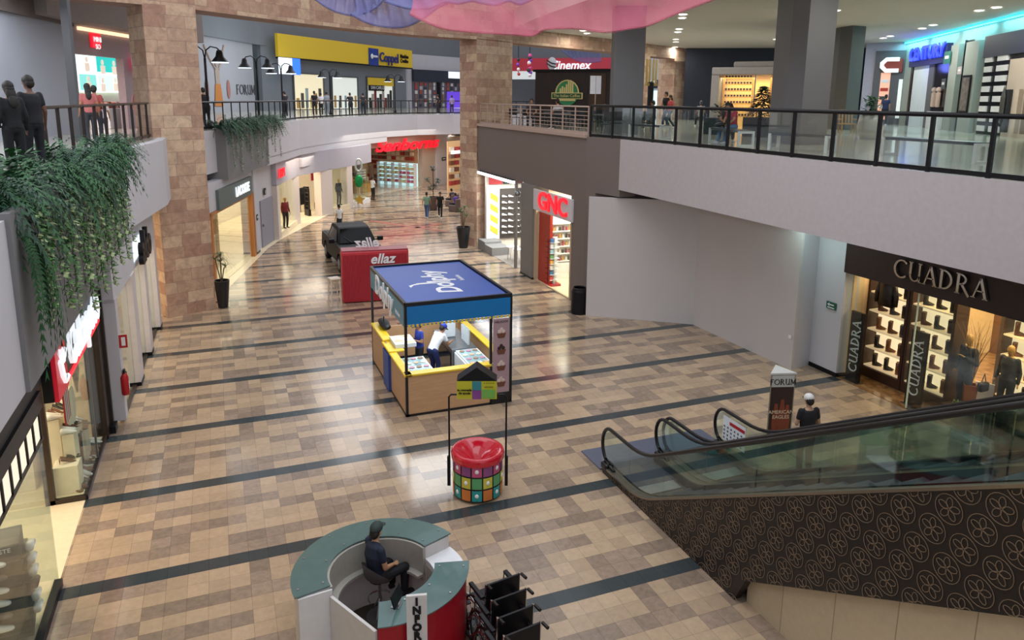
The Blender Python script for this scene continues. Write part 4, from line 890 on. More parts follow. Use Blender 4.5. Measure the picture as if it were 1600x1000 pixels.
# ================================================================== escalators
XE=[(6.95,8.22),(8.40,9.72)]; S3=0.568
def zdeck(y):  # top of the outer decking
    if y>11.3: return .14
    if y>10.3: t=(11.3-y); return .14+t*t*.284
    return .14+.284+(10.3-y)*S3
def zrail(y): 
    if y>11.3: return .98
    if y>10.3: t=(11.3-y); return .98+t*t*.284
    return .98+.284+(10.3-y)*S3
YT=-1.0
def ys(y0,y1,n): return [y0+(y1-y0)*i/n for i in range(n+1)]
M_RUB=mat('handrail_rubber','#0d0d0f',.3); M_DECK=mat('escalator_deck_metal','#8d8478',.35,metal=.9); M_SKIRT=mat('escalator_skirt','#3a3f44',.3,metal=.8); M_STEP=mat('escalator_step','#4d5156',.45,metal=.7)
M_PANEL=mat('panel_dark_brown','#171010',.45)
def escalator(x0,x1,label,side_panel):
    e=thing('escalator',label,'escalator',((x0+x1)/2,12.0,0),0,None); X0,X1=x0-(x0+x1)/2,x1-(x0+x1)/2; Y=12.0
    yy=ys(12.2,YT,60)
    for sx,xx in ((0,X0),(1,X1)):
        xin=xx+(.12 if sx==0 else -.12)
        # truss side with decking
        m=MB(); 
        for i in range(60):
            a,b=yy[i],yy[i+1]
            za,zb=zdeck(a),zdeck(b); la,lb=max(0,za-1.38) if a<7.95 else 0,max(0,zb-1.38) if b<7.95 else 0
            lo_a,lo_b=la,lb
            v=[(xx-.07,a-Y,lo_a),(xx+.07,a-Y,lo_a),(xx+.07,a-Y,za-.01),(xx-.07,a-Y,za-.01),(xx-.07,b-Y,lo_b),(xx+.07,b-Y,lo_b),(xx+.07,b-Y,zb-.01),(xx-.07,b-Y,zb-.01)]
            m.add(v,[(0,1,2,3),(4,7,6,5),(0,4,5,1),(3,2,6,7),(0,3,7,4),(1,5,6,2)])
        m.build('side_panel',M_PANEL,e)
        m=MB()
        for i in range(60):
            a,b=yy[i],yy[i+1]; m.bar((xx,a-Y,zdeck(a)+.005),(xx,b-Y,zdeck(b)+.005),.17,.035)
        m.build('decking',M_DECK,e)
        m=MB()
        for i in range(60):
            a,b=yy[i],yy[i+1]; m.bar((xin*.5+xx*.5+(.06 if sx==0 else -.06),a-Y,zdeck(a)-.05),(xin*.5+xx*.5+(.06 if sx==0 else -.06),b-Y,zdeck(b)-.05),.012,.16)
        m.build('skirt',M_SKIRT,e)
        # balustrade glass panes
        pans=[(12.36,11.28)]+[(11.26-k*1.15,11.26-k*1.15-1.13) for k in range(11)]
        for a,b in pans[:9]:
            m=MB(); q=ys(a,b,6); vs=[]
            top=[]; 
            for y_ in q:
                zt=zrail(y_)-.03
                if y_>12.1: zt=min(zt,.55+math.sqrt(max(0,.0676-(y_-12.1)**2))*1.55) 
                top.append((y_-Y,zt))
            bot=[(y_-Y,zdeck(y_)+.02) for y_ in q][::-1]
            poly=top+bot; n=len(poly)
            v=[(xx-.005,p[0],p[1]) for p in poly]+[(xx+.005,p[0],p[1]) for p in poly]
            m.add(v,[list(range(n)),list(range(n,2*n))[::-1]]+[[i,n+i,n+(i+1)%n,(i+1)%n] for i in range(n)]); m.build('glass_pane',M_GLASSG,e)
        # handrail
        pts=[(xx,y_-Y,zrail(y_)) for y_ in ys(YT,12.05,60)]
        for k in range(1,11):
            a=pi/2-k*pi/10*1.02; pts.append((xx,12.05+.30*cos(a)-Y,.60+.38*sin(a)))
        pts+= [(xx,12.22-Y,.30),(xx,12.02-Y,.20),(xx,11.85-Y,.17)]
        MB().tube(pts,.036,8).build('handrail',M_RUB,e,smooth=True)
        MB().box((xx,12.13-Y,.17),(.2,.24,.14),bev=.04).build('inlet_box',M_RUB,e)
    # landing plate and comb, steps
    MB().span((X0+.1,11.3-Y,0),(X1-.1,12.4-Y,.03)).build('floor_plate',mat('landing_plate','#50535e',.4,metal=.5),e)
    MB().span((X0+.2,11.05-Y,.03),(X1-.2,11.35-Y,.045)).build('comb_plate',mat('comb_aluminium','#c3c6c8',.3,metal=.9),e)
    m=MB(); y_=11.3
    for k in range(30):
        z=max(0.02,zdeck(y_-.2)-.14); m.span((X0+.12,y_-.4-Y,max(-.2,z-.25)),(X1-.12,y_-Y,z)); y_-=.4
        if y_<YT+.4: break
    m.build('steps',M_STEP,e)
    return e
e1=escalator(*XE[0],'nearer escalator with a dark side panel of gold flower medallions',True)
e2=escalator(*XE[1],'farther escalator, behind the one with the medallion side panel, next to the triangular totem',False)
MB().span((6.88,12.3,0.0),(9.95,13.15,.025)).build('landing_mat',mat('landing_mat_blue_grey','#565a6a',.5),None,label='blue-grey metal landing plate in front of the escalators',cat='landing plate')
# flower medallions on the outer side panel
m=MB(); xo=XE[0][0]-.076
def ring(m,cy,cz,r,w=.012,n=20,a0=0,a1=2*pi,rot=0,ry=None):
    ry=ry or r
    pts=[(xo-.0,cy+cos(a0+(a1-a0)*i/n)*r*cos(rot)-sin(a0+(a1-a0)*i/n)*ry*sin(rot),cz+cos(a0+(a1-a0)*i/n)*r*sin(rot)+sin(a0+(a1-a0)*i/n)*ry*cos(rot)) for i in range(n+1)]
    for i in range(n): m.bar(pts[i],pts[i+1],w*.35,w) if False else m.tube([pts[i],pts[i+1]],w/2,4)
for r in range(-12,22):
    for c in range(-14,14):
        cy=4.85-.525*c+.155*r; cz=3.29+.293*c-.315*r
        if cy>12 or cy<.3: continue
        hi=zdeck(cy)-.03; lo=max(0,zdeck(cy)-1.38) if cy<7.95 else 0
        if cz+.0<lo-.12 or cz>hi+.12: continue
        rr=.157
        def clipring(*a,**k):
            m2=MB(); ring(m2,*a,**k)
            for i in range(0,len(m2.v),8):
                seg=m2.v[i:i+8]; my=sum(v.y for v in seg)/8; mz_=sum(v.z for v in seg)/8
                H_=zdeck(my)-.03; L_=max(0,zdeck(my)-1.37) if my<7.95 else 0.01
                if L_<mz_<H_: m.add(seg,[[0,1,2,3][::-1],[4,5,6,7],[0,1,5,4],[1,2,6,5],[2,3,7,6],[3,0,4,7]])
        clipring(cy,cz,rr,w=.008,n=20)
        for k in range(5):
            a=pi/2+k*2*pi/5; clipring(cy+cos(a)*.068,cz+sin(a)*.068,.060,w=.008,n=9,rot=a,ry=.036)
m.build('medallions',mat('medallion_gold','#85705a',.4,metal=.2),e1).matrix_parent_inverse=Matrix.Translation((-(XE[0][0]+XE[0][1])/2,-12,0))
# travertine wall below the escalator
M_TRAV=tile_mat('travertine_wall_plain','#bba98a','#8f8066',rough=.35,var=.06,cell=(9,.9),off=(0,0))
m=MB(); n=30; yy=ys(7.92,-1,n)
for i in range(n):
    a,b=yy[i],yy[i+1]; za,zb=max(.0,zdeck(a)-1.385),max(0,zdeck(b)-1.385)
    m.add([(7.04,a,0),(7.04,a,za),(7.04,b,zb),(7.04,b,0),(9.6,a,0),(9.6,a,za),(9.6,b,zb),(9.6,b,0)],[(0,1,2,3),(4,7,6,5),(1,5,6,2)]+([(0,4,5,1)] if i==0 else []))
m.build('wall_travertine_plinth',M_TRAV,kind='structure')
# sign plate with safety pictograms on the far balustrade
s=thing('safety_notice','white safety notice with pictograms and a red stripe on the farthest escalator balustrade','notice',(XE[1][1]-.02,11.62,.62),-pi/2)
m=MB(); m.span((-.42,-.012,-.28),(.30,-.006,.26)); m.build('sheet',mat('notice_white','#dfe3e6',.5),s)
MB().span((-.2,-.018,.12),(.28,-.012,.19)).build('red_stripe',M_RED,s)
m=MB()
for r in range(4):
    for c in range(6):
        x=-.36+c*.11; z=-.22+r*.085; 
        for q in range(3): a=q*pi/3+r; m.tube([(x-cos(a)*.03,-.016,z-sin(a)*.025),(x+cos(a)*.03,-.016,z+sin(a)*.025)],.004,4)
m.build('pictograms',M_BLACK,s)
# ---- triangular totem
tt=thing('advertising_totem','triangular advertising totem reading FORUM with a dark concert poster','advertising stand',(11.25,12.15,0),-.30)
A=[(-.30,-.17),(.26,-.17),(.02,.32)]
MB().prism(A,0,1.62).build('body',mat('totem_beige','#8d8671',.5),tt)
MB().prism([(x*1.06,y*1.06) for x,y in A],1.6,1.64).build('top_cap',mat('totem_top','#c9c9c4',.5),tt)
MB().span((-.27,-.185,1.32),(.23,-.172,1.58)).build('header_panel',mat('totem_head','#b9bab4',.5),tt)
serif_word('FORUM',.13,.012).build('lettering',M_BLACK,tt,loc=(-.02,-.19,1.44))
ps=MB().span((-.27,-.185,.12),(.23,-.172,1.31)).build('poster',mat('concert_poster','#2a1410',.4),tt)
m=MB(); 
for k,(x,h) in enumerate(((-.14,.75),(.0,.85),(.12,.72),(.04,.5))): m.add(*_loft([((x,-.19,.2),.06,.006),((x,-.19,h*.8),.08,.006),((x,-.19,h+.05),.05,.006),((x,-.19,h+.18),.035,.006)]))
m.build('poster_figures',mat('poster_rust','#7c3a22',.5),ps)
text('poster_lettering','AMERICAN\nEAGLES',mat('poster_cream','#d8c8a8',.5),ps,(-.02,-.20,.68),size=.115,ext=.002)
# ---- information desk
DC=Vector((1.74,9.14,0)); M_TEAL=mat('desk_glass_teal','#54706c',.12,coat=.5); M_DWHITE=mat('desk_white','#cfccc8',.45); M_DIN=mat('desk_inner_grey','#a7a49a',.55)
dk=thing('information_desk','round information desk with grey-green glass top, white and red panels','desk',DC,0)
def arcpts(r,a0,a1,n=24): return [(r*cos(R(a0+(a1-a0)*i/n)),r*sin(R(a0+(a1-a0)*i/n))) for i in range(n+1)]
def arcseg(r0,r1,a0,a1,z0,z1,n=24):
    mb=MB(); o=arcpts(r1,a0,a1,n); i_=arcpts(r0,a0,a1,n)
    for k in range(n): mb.prism([i_[k],o[k],o[k+1],i_[k+1]],z0,z1)
    return mb
GT=MB(); arcseg(.73,1.21,21,192,1.085,1.10).build('glass_top',M_TEAL,dk)
arcseg(.73,1.21,-104,-14,1.085,1.10).build('glass_top',M_TEAL,dk)
arcseg(.74,1.17,21,192,.0,1.07).build('counter_body',M_DWHITE,dk); arcseg(.74,1.17,-104,-14,0,1.07).build('counter_body',mat('desk_red','#a01020',.35),dk)
arcseg(.70,.745,21,192,.55,1.07).build('inner_panel',M_DIN,dk); arcseg(.60,.742,21,192,.62,.66).build('inner_shelf',M_DIN,dk)
arcseg(.74,1.17,-14,21,0,.86).build('low_counter',M_DWHITE,dk); arcseg(.74,1.19,-14,21,.86,.885).build('low_top',mat('desk_low_white','#dfe0e2',.35),dk)
arcseg(.735,.75,-12,19,.3,.8).build('drawer_panel',M_DIN,dk)
for z in (.62,.40): MB().bar((.70,-.02,z),(.72,.08,z),.02).build('drawer_handle',M_STEEL,dk)
mb=MB(); mb.bar((-.72,-.24,.5),(-.30,-1.10,.5),.04,1.0); mb.build('gate_panel',M_DWHITE,dk); 
mb=MB(); mb.bar((-1.14,-.25,.535),(-.70,-.2,.535),.03,1.07); mb.build('end_panel',mat('desk_end_white','#d8d6d4',.4),dk)
for a in (30,60,90,120,150,185,-20,-50,-80):
    for r in (.80,1.13): MB().cyl((r*cos(R(a)),r*sin(R(a)),1.1),.014,.012,8).build('glass_bolt',M_CHROME,dk)
MB().cyl((0,0,0.001),.73,.012,32).build('floor_mat',mat('desk_floor_dark','#3a352c',.5),dk)
# INFORMATION sign
s=thing('information_sign','tall white board with black vertical letters spelling INFORMACION on the desk','sign',DC+Vector((.17,-1.30,0)),-.24)
MB().span((-.125,-.02,0),(.125,.02,1.52)).build('board',M_DWHITE,s)
for k,ch in enumerate('INFORMACION'): text('letter',ch,M_BLACK,s,(0,-.03,1.44-k*.118),size=.135,bold=.008,ext=.006)
# monitor
mo=s=thing('monitor','thin black monitor seen from behind on the information desk front','monitor',DC+Vector((.02,-.85,1.10)),1.0)
MB().box((0,0,.22),(.50,.03,.30),M=Matrix.Rotation(-.25,4,'X')).build('screen',M_BLACK,s); MB().span((-.03,-.02,.0),(.03,.02,.15)).build('stand',M_STEEL,s); MB().span((-.12,-.09,0),(.12,.09,.015)).build('foot',M_STEEL,s)
mo.scale=(.6,.6,.6)
# bar stool
st=thing('bar_stool','bar stool with a moulded grey shell seat inside the round desk','stool',(1.79,9.58,0))
MB().lathe([(.21,0),(.21,.012),(.05,.04),(.03,.06)],24).build('base',M_STEEL,st,smooth=False)
MB().cyl((0,0,.04),.025,.60,12).build('gas_column',M_CHROME,st)
for a in (0,120,240): MB().tube([(cos(R(a))*.02,sin(R(a))*.02,.30),(cos(R(a))*.15,sin(R(a))*.15,.05)],.012,6).build('brace',M_CHROME,st)
MB().tube([(.17*cos(t*pi/8+.4),.17*sin(t*pi/8+.4),.30) for t in range(9)],.012,6).build('foot_ring',M_CHROME,st)
m=MB(); m.smooth=True; n=16
prof=[(.02,.64),(.16,.645),(.22,.67),(.25,.72)]
vs=[];fs=[]
for i in range(n):
    a=2*pi*i/n
    back=max(0,cos(a-R(203)))      # higher at the back
    for r,z in prof: vs.append((r*cos(a),r*sin(a),z+(0 if r<.2 else back*(.22 if r>.24 else .04))))
for i in range(n):
    j=(i+1)%n
    for k in range(3): fs.append([i*4+k,j*4+k,j*4+k+1,i*4+k+1])
m.add(vs,fs); m.add([(v[0]*.96,v[1]*.96,v[2]-.02) for v in vs],[f[::-1] for f in fs]); m.build('shell_seat',mat('seat_grey_shell','#5d5a58',.5),st)
# seated attendant
person('person in navy T-shirt and dark green cap sitting inside the round desk',(1.74,9.56,.17),R(23)-pi/2,'sit',shirt='#1b2236',pants='#12131a',shoes='#17171a',skin='#b08464',capc='#2b3a36',vox=.014,
 J=dict(pel=(0,0,.54),hL=(-.1,.02,.54),hR=(.1,.02,.54),kL=(-.15,.40,.53),kR=(.13,.42,.53),aL=(-.14,.38,.14),aR=(.14,.40,.16),chest=(0,-.02,.88),neck=(-.02,.02,1.05),head=(-.05,.06,1.19),sL=(-.18,-.01,1.02),eL=(-.30,.16,.98),wL=(-.18,.13,1.17),sR=(.18,-.01,1.0),eR=(.23,.02,.74),wR=(.12,.22,.66),look=(-.35,.9,-.1)))
# ---- folded wheelchairs
def wheelchair(label,loc,rz):
    t=thing('wheelchair',label,'wheelchair',loc,rz,'parked wheelchairs beside the information desk')
    for sx in (-.26,.26):
        w=MB().tube([(sx,.30*cos(2*pi*k/24),.30+.30*sin(2*pi*k/24)) for k in range(24)],.016,6,closed=True).build('wheel',M_RUB,t)
        m=MB()
        for k in range(12): a=2*pi*k/12; m.tube([(sx,0,.3),(sx,.29*cos(a),.3+.29*sin(a))],.003,4)
        m.build('spokes',M_STEEL,w); MB().tube([(sx*1.13,.26*cos(2*pi*k/24),.30+.26*sin(2*pi*k/24)) for k in range(24)],.008,5,closed=True).build('push_rim',M_CHROME,w)
        c=MB().tube([(sx*.85,.42+.08*cos(2*pi*k/12),.08+.08*sin(2*pi*k/12)) for k in range(12)],.018,6,closed=True).build('caster',M_RUB,t)
        MB().tube([(sx*.9,-.18,.3),(sx*.9,-.2,.92),(sx*.9,-.34,.94)],.012,6).build('back_post',M_CHROME,t)
        MB().tube([(sx*.9,-.25,.935),(sx*.9,-.36,.945)],.02,8).build('hand_grip',M_RUB,t)
        MB().tube([(sx*.9,-.18,.48),(sx*.9,.3,.48),(sx*.9,.38,.30),(sx*.85,.55,.12)],.012,6).build('side_frame',M_CHROME,t)
        MB().box((sx*.95,.02,.70),(.06,.34,.04),bev=.012).build('armrest',M_BLACK,t)
        MB().tube([(sx*.93,-.16,.68),(sx*.93,.2,.68),(sx*.93,.22,.48)],.01,5).build('arm_frame',M_CHROME,t)
        MB().box((sx*.55,.60,.12),(.16,.14,.02),bev=.005).build('footrest',M_BLACK,t)
    MB().box((0,.05,.49),(.44,.42,.03),bev=.01).build('seat',M_BLACK,t)
    MB().box((0,-.20,.70),(.46,.03,.42),bev=.01).build('backrest',M_BLACK,t)
    m=MB(); m.bar((-.22,0,.2),(.22,0,.47),.015); m.bar((.22,0,.2),(-.22,0,.47),.015); m.build('cross_brace',M_STEEL,t)
    return t
WL=['rearmost parked wheelchair, its tall black push handle side nearest the tiled floor band','second of the parked black wheelchairs, counting from the far end','third of the parked black wheelchairs, its wheel beside the red desk panel','nearest parked black wheelchair at the bottom picture edge']
for k in range(4): wheelchair(WL[k],(3.22-.04*k,8.62-.33*k,0),R(8)).scale=(1.12,1.12,1.12)
# ---- coin funnel
cf=thing('coin_funnel','round donation coin funnel with a red bowl and a drum of coloured squares','donation box',(4.25,12.36,0),-.36)
m=MB(); m.lathe([(.44,.03),(.47,.06),(.47,.80),(.44,.82)],32,cap=False); m.build('drum',mat('drum_black','#17171c',.4),cf)
cols=['#2e9a98','#8a4a80','#c9c24a','#d07a3a','#c0507a','#5aa06a']
for r in range(3):
    for k in range(14):
        a0=2*pi*k/14+.03; a1=2*pi*(k+1)/14-.03; z0=.07+r*.245; z1=z0+.215
        q=[(.476*cos(a0+(a1-a0)*i/3),.476*sin(a0+(a1-a0)*i/3)) for i in range(4)]
        mb=MB()
        for i in range(3): mb.quad((*q[i],z0),(*q[i+1],z0),(*q[i+1],z1),(*q[i],z1))
        c=mb.build('square',mat('square_%d'%((r*5+k*3)%6),cols[(r*5+k*3)%6],.45),cf)
        if (r+k)%2==0:
            am=(a0+a1)/2; zc=(z0+z1)/2; f=MB(); f.sph((.452*cos(am),.452*sin(am),zc),.045,10,6,(1,1,1.2)); f.build('dot',M_WHT,c)
m=MB(); m.smooth=True; m.lathe([(.50,.76),(.51,.86),(.49,.91),(.46,.92),(.42,.90),(.34,.84),(.22,.74),(.11,.60),(.05,.5)],36,cap=False); m.build('bowl',mat('glossy_red_plastic','#c4102a',.15,coat=.6),cf)
MB().lathe([(.02,.5),(.06,.5),(.06,.48),(.02,.48)],16).build('drain',M_BLACK,cf)
m=MB(); 
for sx in (-1,1): m.tube([(sx*.54,0,.25),(sx*.54,0,1.95),(sx*.50,0,2.0),(sx*.1,0,2.0)],.018,8)
for sx in (-1,1): m.span((sx*.55-.03,-.03,.15),(sx*.55+.03,.03,.75))
m.build('frame',M_BLACK,cf)
sg=MB().span((-.39,-.05,1.93),(.36,-.02,2.28)).build('sign_board',mat('sign_lime','#b9b428',.5),cf)
m=MB(); m.extr([(-.39,2.28),(.36,2.28),(-.02,2.55)],-.04,.30); m.build('sign_roof',M_BLACK,cf)
MB().span((-.1,-.06,2.11),(.07,-.05,2.28)).build('teal_square',mat('sq_teal','#2f7f86',.5),sg); MB().span((-.1,-.06,1.93),(.07,-.05,2.105)).build('purple_square',mat('sq_purple','#7d3f86',.5),sg); MB().span((.08,-.06,1.95),(.33,-.05,2.12)).build('green_square',mat('sq_green','#6da84a',.5),sg)
text('lettering','tu moneda\nde ayuda',M_BLACK,sg,(-.245,-.062,2.08),size=.062,ext=.002,bold=.002); text('lettering','* * * * *',M_BLACK,sg,(.21,-.062,2.24),size=.06,ext=.002); text('lettering','GRACIAS',M_BLACK,sg,(.21,-.062,2.17),size=.04,ext=.002)
# ---- ice cream kiosk
KX0,KX1,KY0,KY1,KH=3.80,6.43,16.20,20.25,2.80
M_KB=mat('kiosk_blue','#2f4f9a',.45); M_KB2=mat('kiosk_cyan_blue','#0f6fae',.4); M_KY=mat('kiosk_yellow','#e5c22a',.35); M_KF=mat('kiosk_frame_black','#12141a',.4)
ki=thing('ice_cream_kiosk','square ice cream kiosk with a blue roof, blue valance and wood-panelled counters','kiosk',(KX0,KY0,0)); W=KX1-KX0; L_=KY1-KY0
MB().span((.06,.06,KH-.10),(W-.06,L_-.06,KH-.04)).build('roof_panel',mat('roof_blue','#3c5aa6',.4,var=.03,vscale=1),ki)
m=MB()
for a,b in (((0,0),(W,0)),((W,0),(W,L_)),((W,L_),(0,L_)),((0,L_),(0,0))): m.bar((*a,KH-.04),(*b,KH-.04),.07,.09)
m.build('roof_frame',M_KF,ki)
for x,y in ((0,0),(W,0),(0,L_),(W,L_),(W-.52,0)): MB().span((x-.03,y-.03,0),(x+.03,y+.03,KH-.05)).build('post',M_KF,ki)
for nm,a,b,c in (('valance_front',(.03,-.035,2.28),(W-.03,-.02,2.72),M_KB2),('valance_back',(.03,L_+.02,2.28),(W-.03,L_+.035,2.72),M_KB2),('valance_right',(W+.02,.03,2.28),(W+.035,L_-.03,2.72),M_KB2)): MB().span(a,b).build(nm,c,ki)
vl=MB().span((-.035,.03,2.22),(-.02,L_-.03,2.72)).build('valance_left',mat('valance_teal','#3a7f96',.35),ki)
text('lettering','Dolphy',M_WHT,vl,(-.05,L_*.55,2.48),rot=(pi/2,0,-pi/2),size=.72,shear=.2,bold=.015,ext=.015); text('lettering','helados',M_WHT,vl,(-.05,.6,2.4),rot=(pi/2,0,-pi/2),size=.16,ext=.004)
m=MB()
for k in range(26): m.span((.05+k*.1,-.04,2.22),(.10+k*.1,-.03,2.28))
m.build('yellow_trim',M_KY,ki); m=MB(); m.span((.03,-.036,2.235),(W-.03,-.03,2.265)); m.build('blue_trim',M_KB2,ki)
rt=text('roof_lettering','Dolphy',M_WHT,ki,(W*.52,L_*.46,KH-.035),rot=(0,0,R(90)),size=.82,shear=.2,bold=.02,ext=.003); text('roof_lettering','helados',M_WHT,ki,(W*.75,L_*.52,KH-.035),rot=(0,0,R(90)),size=.2,ext=.003)
m=MB(); P=[(-.30,-.02),(-.12,.1),(.1,.1),(.3,-.02),(.1,.02),(-.1,.02),(-.22,-.02),(-.30,-.16)]; m.prism([(x*1.5+W*.36,y*1.5+L_*.42) for x,y in P],KH-.04,KH-.033); m.build('roof_logo',M_WHT,ki)
# counters
mf=MB(); mf.span((.03,-.02,.06),(W-.55,.04,1.0)); mf.span((-.02,.03,.06),(.04,L_*.40,1.0)); mf.span((-.02,L_*.56,.06),(.04,L_-.03,1.1)); mf.span((W-.04,.6,.06),(W+.02,L_-.03,1.0)); mf.span((.03,L_-.04,.06),(W-.03,L_+.02,1.0)); mf.build('wood_panels',mat('kiosk_wood','#c29a72',.5,var=.07,vscale=2,stretch=(1,1,10)),ki)
m=MB(); m.span((-.03,-.03,0),(W+.03,.05,.06)); m.span((-.03,-.03,0),(.05,L_+.03,.06)); m.span((W-.05,0,0),(W+.03,L_+.03,.06)); m.span((0,L_-.05,0),(W,L_+.03,.06)); m.span((W-.52,-.04,0),(W,.05,.28)); m.build('plinth',M_KF,ki)
MB().span((-.09,L_*.40,.02),(.05,L_*.56,1.0)).build('blue_panel',M_KB,ki)
m=MB(); m.span((-.05,-.05,1.0),(W-.5,.20,1.06),bev=.02); m.span((-.06,-.05,1.0),(.14,L_*.42,1.06),bev=.02); m.span((-.08,L_*.40,1.04),(.35,L_*.62,1.1),bev=.03); m.span((-.06,L_*.6,1.1),(.2,L_,1.16),bev=.02); m.span((W-.14,.5,1.0),(W+.05,L_,1.06),bev=.02); m.build('yellow_counter',M_KY,ki)
bn=MB().span((W-.48,-.045,.30),(W-.05,-.035,2.2)).build('menu_banner',mat('banner_mauve','#a58a90',.5),ki)
for k in range(4):
    z=1.95-k*.42-.12; x=W-.265
    g=MB(); g.extr([(x-.12,z),(x+.12,z),(x+.08,z-.12),(x-.08,z-.12)],-.055,-.046); g.build('sundae_cup',mat('banner_brown','#6b4030',.5),bn)
    g=MB(); g.sph((x-.05,-.05,z+.04),.05,8,6,(1,.2,1)); g.sph((x+.05,-.05,z+.04),.05,8,6,(1,.2,1)); g.sph((x,-.05,z+.10),.045,8,6,(1,.2,1)); g.build('sundae_scoops',mat('banner_dark','#33201c',.5) if k==1 else mat('banner_cream','#cdb8ae',.5),bn)
text('lettering','HELADOS',M_BLACK,bn,(W-.265,-.05,2.12),size=.08,ext=.002)
area('kiosk_light',(KX0+W/2,KY0+L_/2,KH-.16),2.0,110,(.92,.97,1.0),sy=3.2)
def kthing(n,l,c,x,y,z=0,g=None,rz=0): return thing(n,l,c,(KX0+x,KY0+y,z),rz,g)
M_APP=mat('appliance_white','#dfe6ea',.35); M_ICE=mat('freezer_lid_glass','#9fc3c8',.1,coat=.6)
for n,(x,y,rz,l) in enumerate(((.50,.90,0,'white glass-lidded ice cream freezer at the front left corner of the kiosk'),(W-.62,1.0,0,'white glass-lidded ice cream freezer at the right side of the kiosk'))):
    f=kthing('chest_freezer',l,'freezer',x,y,0,'chest freezers of the ice cream kiosk'); MB().box((0,0,.44),(.66,1.3,.86),bev=.02).build('body',M_APP,f)
    MB().box((0,0,.895),(.60,1.24,.03)).build('lid_frame',M_APP,f)
    for q in (-.3,.3): MB().box((0,q,.915),(.52,.56,.012)).build('glass_lid',M_ICE,f)
    for a in range(3):
        for b in range(4): MB().cyl((-.18+a*.18,-.45+b*.3,.925),.07,.012,10).build('ice_cream_tub',mat('tub_%d'%((a*2+b)%4),['#d8b090','#c08aa0','#e8e0c0','#9a7a60'][(a*2+b)%4],.5),f)
f=kthing('topping_tray','white topping station with small square compartments on the yellow counter','tray',.42,L_*.53,1.10); MB().box((0,0,.05),(.55,.75,.10)).build('case',M_APP,f)
for a in range(2):
    for b in range(4): MB().box((-.12+a*.24,-.27+b*.18,.103),(.2,.15,.01)).build('compartment',mat('compartment_%d'%((a+b)%3),['#f2ead0','#c9b48a','#e8d8e0'][(a+b)%3],.5),f)
f=kthing('steel_counter','stainless steel and glass worktop cabinet at the right of the kiosk','counter',W-.65,2.6); MB().box((0,0,.46),(.7,1.8,.92),bev=.01).build('body',M_STEEL,f); MB().box((-.36,0,.45),(.02,1.6,.7)).build('door',mat('dark_glass_door','#20242c',.1),f)
f=kthing('waffle_press','white and steel soft-serve machine behind the kiosk counter','machine',W-.75,2.9,.92); MB().box((0,0,.25),(.35,.4,.5),bev=.03).build('housing',M_APP,f); MB().cyl((-.2,0,.2),.03,.2,8).build('nozzle',M_STEEL,f)
f0=None
for k in range(5):
    loc=(KX0+W-.45,KY0+1.95+k*.13,.92)
    if f0 is None: f0=MB().lathe([(.035,0),(.045,.42),(.04,.42),(.03,.02)],12).build('cup_stack',mat('clear_cups','#cfd8dc',.2),loc=loc,label='tall stack of pale plastic cups on the steel worktop of the kiosk',cat='cup stack',group='cup stacks of the ice cream kiosk')
    else: copy_tree(f0,loc=loc)
f=kthing('duffel_bag','black bag lying on the rear left kiosk counter','bag',.22,L_-.55,1.16); m=MB(); m.smooth=True; m.add(*_loft([((-.30,0,.12),.02,.02,'x'),((-.26,0,.12),.10,.14,'x'),((0,0,.14),.13,.18,'x'),((.24,0,.12),.11,.15,'x'),((.30,0,.12),.03,.03,'x')],12)); m.build('body',mat('bag_black','#15171b',.5,bump=.5,vscale=9),f,rz=pi/2).scale=(1.35,.8,.8); MB().tube([(-.05,-.15,.2),(-.03,-.1,.33),(.0,.1,.33),(.02,.15,.2)],.015,6).build('handle',M_RUB,f)
person('person in white top and dark blue trousers bending behind the kiosk counter',(KX0+1.25,KY0+2.0,0),R(-60),'stand',shirt='#e2e4ea',pants='#1c2a5e',shoes='#15151a',J=dict(pel=(0,-.1,.9),hL=(-.09,-.1,.88),hR=(.09,-.1,.88),chest=(0,.12,1.17),neck=(0,.24,1.30),head=(0,.33,1.40),sL=(-.18,.2,1.26),sR=(.18,.2,1.26),eL=(-.24,.3,1.0),wL=(-.15,.5,1.02),eR=(.24,.3,1.0),wR=(.15,.5,1.02)),capc='#2438a0')
person('person in a royal blue top behind the left kiosk counter',(KX0+.95,KY0+1.55+.9,0),R(100),'phone',shirt='#2a3f9c',pants='#23262e',h=1.55,capc='#1e2f8a')
# ---- red counter "ellaz" and its stool
rc=thing('promo_counter','red fluted promotion counter with white lettering ellaz','counter',(3.92,26.62,0),R(-6))
m=MB(); W2=2.45; 
m.box((W2/2,.35,.98),(W2,.7,1.92),bev=.06)
m.build('body',mat('coral_red','#c2343f',.45),rc); m=MB()
for k in range(44): m.cyl((.06+k*(W2-.12)/43,0.0,.05),.022,1.75,6)
m.build('fluting',mat('coral_red_dark','#a82a36',.45),rc); MB().box((W2/2,.35,1.955),(W2-.04,.68,.03),bev=.01).build('top',mat('counter_top_rose','#a8545c',.35),rc)
text('lettering','ellaz',M_WHT,rc,(W2*.60,-.035,1.62),size=.5,shear=.25,bold=.012,ext=.02); g=text('back_lettering','ellaz',M_WHT,rc,(W2*.42,.62,2.12),rot=(pi/2,0,pi),size=.5,shear=.25,bold=.012,ext=.03)
st=thing('high_stool','white wooden high stool at the left side of the red counter','stool',(3.62,26.5,0),.2)
for x in (-.15,.15):
    for y in (-.15,.15): MB().bar((x*1.2,y*1.2,0),(x,y,1.0),.035).build('leg',mat('stool_cream','#d9c8b4',.5),st)
MB().box((0,0,1.02),(.38,.38,.05),bev=.01).build('seat',mat('stool_cream2','#e0d2c0',.5),st); 
MB().bar((-.17,-.17,.35),(.17,-.17,.35),.03).build('rung',mat('stool_cream','#d9c8b4',.5),st)
